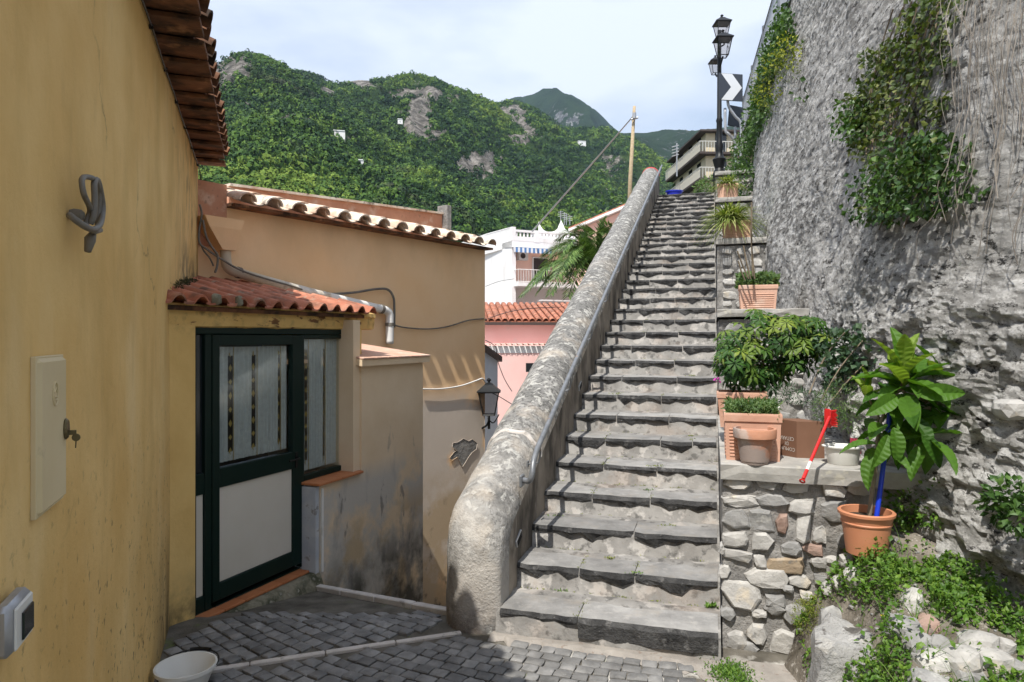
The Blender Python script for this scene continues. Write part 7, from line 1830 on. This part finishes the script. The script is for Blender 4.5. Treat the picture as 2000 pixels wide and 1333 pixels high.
# lower projecting storey with tiled cornice
mb = MB(); zc_ = zat(676, 24.5); pz0 = at_px(900, 24.5); box(mb, pz0 + Z * -4, d_ * (L_ * .8), n_ * 1.6, Z * (zc_ + 4)); mb.build('lower_wall', M['pink'], pk)
mb = MB(); box(mb, pz0 + Z * (zat(690, 24.5)) - n_ * .02, d_ * (L_ * .8), n_ * .03, Z * (zc_ - zat(690, 24.5))); mb.build('white_band', M['white'], pk)
cme = mesh_only(barrel(.5, .085, .07, 5, .014), 'cornice_tile', M['tile_pale'], True); k = 0
while k < L_ * .8:
    inst('cornice_tile', cme, Matrix.Translation(pz0 + d_ * k - n_ * .22 + Z * (zc_ + .02)) @ Matrix((n_, n_.cross(Vector((0, 0, 1))) * -1, Vector((0, 0, 1)))).transposed().to_4x4(), pk); k += .2
mb = MB(); q = at_px(1027, 24.4); box(mb, q + Z * zat(727, 24.4), d_ * .4, n_ * -.03, Z * .32); mb.build('window', M['darkglass'], pk)
# pale blue annex with dark roof edge left
an = thing('blue_annex', 'pale blue wall under a dark sloping roof edge beside the wall lantern', 'house', at_px(955, 19))
mb = MB(); q0, q1 = at_px(905, 18), at_px(972, 21); d2 = (q1 - q0).normalized(); n2_ = Vector((-d2.y, d2.x, 0)); L2 = (q1 - q0).length
mb.add([q0 + Z * -4, q1 + Z * -4, q1 + Z * zat(706, 21), q0 + Z * zat(660, 18)] + [q0 + n2_ + Z * -4, q1 + n2_ + Z * -4, q1 + n2_ + Z * zat(706, 21), q0 + n2_ + Z * zat(660, 18)], [(0, 1, 2, 3), (1, 5, 6, 2), (4, 7, 6, 5)]); mb.build('wall', M['bluewhite'], an)
mb = MB(); ee = (q1 + Z * zat(706, 21)) - (q0 + Z * zat(660, 18)); box(mb, q0 + Z * zat(660, 18) - n2_ * .12, ee * 1.03, n2_ * 1.4, Z * .16); mb.build('roof_edge', M['darkslab'], an)
# wires on the pink house
for nm, pts, lb in (('a', [(948, 625, 22), (985, 612, 22), (1035, 603, 22), (1100, 600, 24)], 'dark cable sagging in front of the red roof of the pink house'), ('b', [(948, 665, 22), (968, 678, 22), (972, 705, 22), (985, 740, 22), (1000, 765, 22)], 'thin wire dropping down the pink facade'),
                   ('c', [(948, 560, 38), (975, 550, 38), (1005, 545, 38)], 'thin wire crossing the white side wall'), ('d', [(948, 762, 20), (975, 775, 20), (1000, 790, 20), (1020, 800, 20)], 'thin wire passing behind the wall lantern')):
    t = thing('overhead_wire', lb, 'cable', pix(*pts[0])); mb = MB(); tube(mb, spline([pix(*p) for p in pts], 4), .012, 4); mb.build('wire', M['blackrub'], t)
# palm
pm = thing('palm_tree', 'date palm with long feathery fronds rising behind the parapet', 'palm', at_px(1165, 22) + Z * -3)
pcn = pix(1168, 545, 22); mb = MB(); tube(mb, [Vector((pcn.x, pcn.y, -3)), pcn - Z * .2], [.26, .22], 12); mb.build('trunk', M['bark'], pm, smooth=True)
ends = [(1018, 578, 21, .5), (1075, 500, 21.5, .9), (1050, 540, 21, .7), (1180, 432, 22, .3), (1130, 448, 22, .6), (1150, 470, 23, .4), (1040, 555, 20.5, .8), (1090, 470, 22.5, .9), (1215, 450, 22, .6), (1260, 500, 22, .8), (1280, 560, 22, .8), (1110, 580, 20.5, .9), (1240, 470, 23, .7), (1200, 600, 20, .9), (1060, 520, 23, .8), (1075, 575, 20.6, .9), (1165, 455, 21.5, .5), (1100, 520, 20.5, 1.0), (1120, 500, 23.5, .8), (1290, 520, 23, .8), (1085, 545, 20, 1.0), (1030, 560, 22, .9), (1065, 555, 21, .9), (1100, 490, 21, .9), (1085, 520, 22, .9), (1120, 460, 22, .5), (1195, 440, 21.5, .4), (1060, 500, 22.5, .7), (1110, 550, 20.5, .9), (1050, 572, 22, .8)]
for (x, y, D, arc) in ends:
    e = pix(x, y, D); mid = (pcn + e) / 2 + Z * arc * .75; pts = spline([pcn, (pcn + mid) / 2 + Z * .15, mid, (mid + e) / 2 + Z * .18, e], 6); mbf = MB(); tube(mbf, pts, .018, 4)
    fo = mbf.build('frond', M['palm'], pm); PP = []; DD = []; NN = []; LL = []
    for i in range(3, len(pts) - 1):
        for sub in range(4):
            p = pts[i].lerp(pts[i + 1], sub / 4); tg = (pts[i + 1] - pts[i]).normalized(); s = tg.cross(Z).normalized(); u = s.cross(tg); t_ = i / len(pts)
            for sg in (-1, 1):
                PP.append(p); DD.append(s * sg * .8 + tg * .75 + u * .25 - Z * .22 + Vector(NR.normal(size=3)) * .08); NN.append(u); LL.append(.56 * math.sin(math.pi * (.12 + .85 * t_)) + .1)
    V, T = leaves(PP, DD, NN, LL, .028, .2, .14); fast('leaflets', V, T, M['palm'], fo, var=np.repeat(NR.uniform(0, 1, len(PP)), 5))
# wooden pole and stay cable
wp = thing('wooden_pole', 'slender weathered wooden pole standing behind the parapet', 'pole', pix(1228, 430, 18.5))
mb = MB(); tube(mb, [pix(1227, 470, 18.5), pix(1231, 350, 18.5), pix(1239, 208, 18.5)], [.06, .055, .04], 10); mb.build('shaft', M['wood'], wp, smooth=True)
mb = MB(); tube(mb, [pix(1233, 234, 18.4), pix(1246, 230, 18.4)], .03, 6); tube(mb, [pix(1239, 232, 18.35), pix(1239, 221, 18.35)], .05, 8); mb.build('insulator', M['galv'], wp)
sc_ = thing('stay_cable', 'thick slanting cable running from the wooden pole down to the white house', 'cable', pix(1040, 450, 40))
mb = MB(); tube(mb, [pix(1238, 226, 18.5), pix(1150, 327, 26), pix(1040, 452, 40)], [.018, .03, .055], 6); mb.build('cable', M['galv'], sc_)

# ------------------------------------------------------------------ apartment block beyond the head of the stairs
ap = thing('apartment_building', 'cream apartment block with brown-edged balconies beyond the head of the stairs', 'building', at_px(1400, 70) + Z * 5)
cx0 = at_px(1367, 70); far = Vector((18.7, 83, 0)); rgt = at_px(1560, 70.6)
zr, zg = zat(252, 70), zat(400, 70)
dL_ = (far - cx0).normalized(); dR_ = (rgt - cx0).normalized()
def rw_(mb, p, q, z0, z1): vwall(mb, p, q, z0, z1)
mb = MB(); inset = (dL_ * .9 + dR_ * .9); A_ = cx0 + inset; LL_ = (far - cx0).length; RL_ = (rgt - cx0).length
vwall(mb, A_ + dL_ * (LL_ - 1), A_, zg - 6, zr); vwall(mb, A_, A_ + dR_ * RL_, zg - 6, zr); vwall(mb, A_ + dL_ * (LL_ - 1) + dR_ * 12, A_ + dL_ * (LL_ - 1), zg - 6, zr); mb.build('wall', M['cream_wall'], ap)
for y0 in (296, 347, 400):
    z = zat(y0, 70); mb = MB()
    q = [cx0, cx0 + dR_ * RL_, cx0 + dR_ * RL_ + dL_ * 1.5, cx0 + dL_ * 1.5 + dR_ * 1.5, cx0 + dL_ * LL_ + dR_ * 1.5, cx0 + dL_ * LL_]
    lo = [p + Z * (z - .22) for p in q]; hi = [p + Z * z for p in q]; mb.add(lo + hi, [(0, 1, 2, 3)[::-1], (0, 3, 4, 5)[::-1], (6, 7, 8, 9), (6, 9, 10, 11)] + [(i, (i + 1) % 6, 6 + (i + 1) % 6, 6 + i) for i in range(6)])
    bs_ = mb.build('balcony_slab', M['darkslab'], ap)
    mb = MB()
    for zz_ in (1.05,): tube(mb, [cx0 + dR_ * RL_ + Z * (z + zz_), cx0 + Z * (z + zz_), cx0 + dL_ * LL_ + Z * (z + zz_)], .05, 5)
    k = 0
    while k < LL_: tube(mb, [cx0 + dL_ * k + Z * z, cx0 + dL_ * k + Z * (z + 1.05)], .03, 4); k += .35
    k = .3
    while k < 6: tube(mb, [cx0 + dR_ * k + Z * z, cx0 + dR_ * k + Z * (z + 1.05)], .03, 4); k += .3
    mb.build('railing', M['paleiron'], bs_)
    mb = MB(); box(mb, cx0 + dL_ * .3 + dR_ * .12 + Z * (z + .05), dL_ * (LL_ - 1), dR_ * .02, Z * .8) if y0 != 347 else box(mb, cx0 + dL_ * .3 + dR_ * .12 + Z * (z + .05), dL_ * 7, dR_ * .02, Z * .85); mb.build('balcony_panel', M['cream_wall'], bs_)
for (p_, d_, ks) in ((A_, dL_, (1.5, 4.5, 8.0, 11)), (A_, dR_, (1.0, 3.5))):
    for zf in (zat(296, 70), zat(347, 70), zat(400, 70)):
        for k in ks:
            mb = MB(); box(mb, p_ + d_ * k + Z * (zf + .1) - (dR_ if d_ is dL_ else dL_) * .05, d_ * 1.2, (dR_ if d_ is dL_ else dL_) * .04, Z * 2.1); mb.build('window', M['darkglass'], ap)
mb = MB(); e = [cx0 + dL_ * .1 + dR_ * .1, cx0 + dR_ * RL_, cx0 + dR_ * RL_ + dL_ * LL_, cx0 + dL_ * LL_ + dR_ * .1]; cc_ = (e[0] + e[2]) / 2
v_ = [p + Z * (zr - .18) for p in e] + [p + Z * zr for p in e] + [cc_ + Z * (zr + .9)]; mb.add(v_, [(0, 3, 2, 1), (0, 1, 5, 4), (1, 2, 6, 5), (2, 3, 7, 6), (3, 0, 4, 7), (4, 5, 8), (5, 6, 8), (6, 7, 8), (7, 4, 8)]); mb.build('roof', M['darkslab'], ap)
mb = MB(); tube(mb, [pix(1322, 345, 60), pix(1322, 280, 60)], .06, 5)
for k in range(4): tube(mb, [pix(1312, 288 + k * 6, 60), pix(1326, 284 + k * 6, 60)], .04, 4)
t = thing('roof_antenna', 'television antenna mast left of the cream apartment block', 'antenna', pix(1322, 345, 60)); mb.build('mast', M['galv'], t)

# ------------------------------------------------------------------ lamp post
LD = 17.3; lpz = NST * RISE; base = at_px(1405, LD)
lm = thing('lamp_post', 'tall dark street lamp with three lanterns at the head of the stairs', 'street lamp', base + Z * lpz)
def lz(py): return CH + (HZ - py) / F * LD
mb = MB(); lathe(mb, base + Z * 0, [(.16, lpz), (.16, lz(345)), (.17, lz(340)), (.11, lz(330)), (.15, lz(318)), (.17, lz(312)), (.10, lz(306)), (.085, lz(296)), (.11, lz(286)), (.075, lz(278)), (.07, lz(240)), (.085, lz(236)), (.06, lz(230)), (.05, lz(110)), (.045, lz(60))], 14); mb.build('post', M['black'], lm, smooth='auto')
for (x, y, s_, dy) in ((1410, 47, .34, .12), (1412, 78, .36, -.35), (1397, 122, .26, .3)):
    hd = thing('x', 'x', 'x'); bpy.data.objects.remove(hd)
    c = pix(x, y, LD + dy); sub = MB(); tube(sub, spline([Vector((base.x, base.y, c.z - s_ * 1.9)), Vector((c.x + (c.x - base.x) * .4, (c.y + base.y) / 2, c.z - s_ * 1.6)), c - Z * s_ * 1.15], 5), .022, 6)
    h_ = sub.build('lantern', M['black'], lm, smooth=True)
    lantern(h_, c, s_, M['black'], M['lampglass'])
# chevron sign
cs_ = thing('chevron_sign', 'dark square road sign with a large white chevron pointing right', 'road sign', pix(1440, 300, 16.2))
SD = 16.2; cpt = pix(1427, 171, SD); s_ = 50 / F * SD; h2 = 26.5 / F * SD; xx = Vector((.985, .17, 0)).normalized()
mb = MB(); cbox(mb, cpt, s_, .03, h2 * 2, xx, Vector((-.17, .985, 0)), Z, bev=.006); pl = mb.build('panel', M['chev_black'], cs_)
mb = MB(); f0 = cpt + Vector((.17, -.985, 0)) * .019; u0 = lambda x, z: f0 + xx * x * s_ / 2 + Z * z * h2
mb.add([u0(-.82, .97), u0(.1, .97), u0(.92, 0), u0(.1, -.97), u0(-.82, -.97), u0(.0, 0)], [(0, 5, 2, 1), (5, 4, 3, 2)]); mb.build('chevron', M['chev_white'], pl)
for k, pts in enumerate(([(1421, 196), (1424, 210), (1436, 228), (1447, 243), (1447, 290), (1447, 330)], [(1416, 212), (1417, 255), (1423, 262), (1436, 280), (1438, 330)])):
    mb = MB(); tube(mb, spline([pix(x, y, SD + .1) for x, y in pts], 4), .035, 8); mb.build('support_tube', M['galv'], cs_, smooth=True)
mb = MB(); tp_ = pix(1436, 228, SD + .4); cbox(mb, tp_, .42, .03, .5, Vector((.9, .43, 0)).normalized(), Vector((-.43, .9, 0)).normalized(), (Z + Vector((.1, 0, 0))).normalized(), bev=.006)
t = thing('rear_sign', 'back of a dark road sign below and behind the chevron', 'road sign', tp_); mb.build('panel', M['chev_black'], t)
mb = MB(); tube(mb, [tp_ - Z * .25, tp_ - Z * 1.7], .03, 8); mb.build('support_tube', M['galv'], t)
# blue tub on the top step
tb = thing('blue_tub', 'bright blue plastic tub standing at the top of the stairs', 'tub', pix(1317, 374, 17.3))
tp2 = pix(1317, 376, 17.3); tp2.z = NST * RISE; lathe_ = MB(); lathe(lathe_, tp2, [(0, .01), (.17, 0), (.20, .13), (.225, .135), (.225, .16), (.195, .15), (.165, .02), (0, .02)], 24, sx=1.0, sy=.7); lathe_.build('body', M['blue'], tb, smooth='auto')
# utility mast in the distance is the antenna; extra greenery behind the top landing
blobs('far_shrub', 'pale leafy shrub at the foot of the apartment block', 'shrub', [(pix(1385, 362, 26), .45, .4, .35), (pix(1372, 368, 26), .35, .3, .25)], 500, .12, M['herb'], wfac=.5)
blobs('valley_tree', 'dark round tree on the slope between the parapet and the white house', 'tree', [(pix(1160, 425, 60), 2.2, 2, 1.6), (pix(1190, 415, 60), 2, 2, 1.8)], 100, .5, M['ivy'], wfac=.6)
# ------------------------------------------------------------------ air
hm = bpy.data.materials.new('air_haze'); hm.use_nodes = True; ht = hm.node_tree; ht.nodes.clear()
ho = ht.nodes.new("ShaderNodeOutputMaterial"); hv = ht.nodes.new("ShaderNodeVolumePrincipled"); ht.links.new(hv.outputs[0], ho.inputs['Volume'])
hv.inputs['Color'].default_value = (.55, .75, 1.0, 1); hv.inputs['Density'].default_value = .00010; hv.inputs['Anisotropy'].default_value = .2
mb = MB(); box(mb, (-3800, -2100, -12), (7600, 0, 0), (0, 5700, 0), (0, 0, 760)); o = mb.build('haze', hm); stuff(o); tag(o, 'thin blue air haze over the valley and far hills', 'haze')
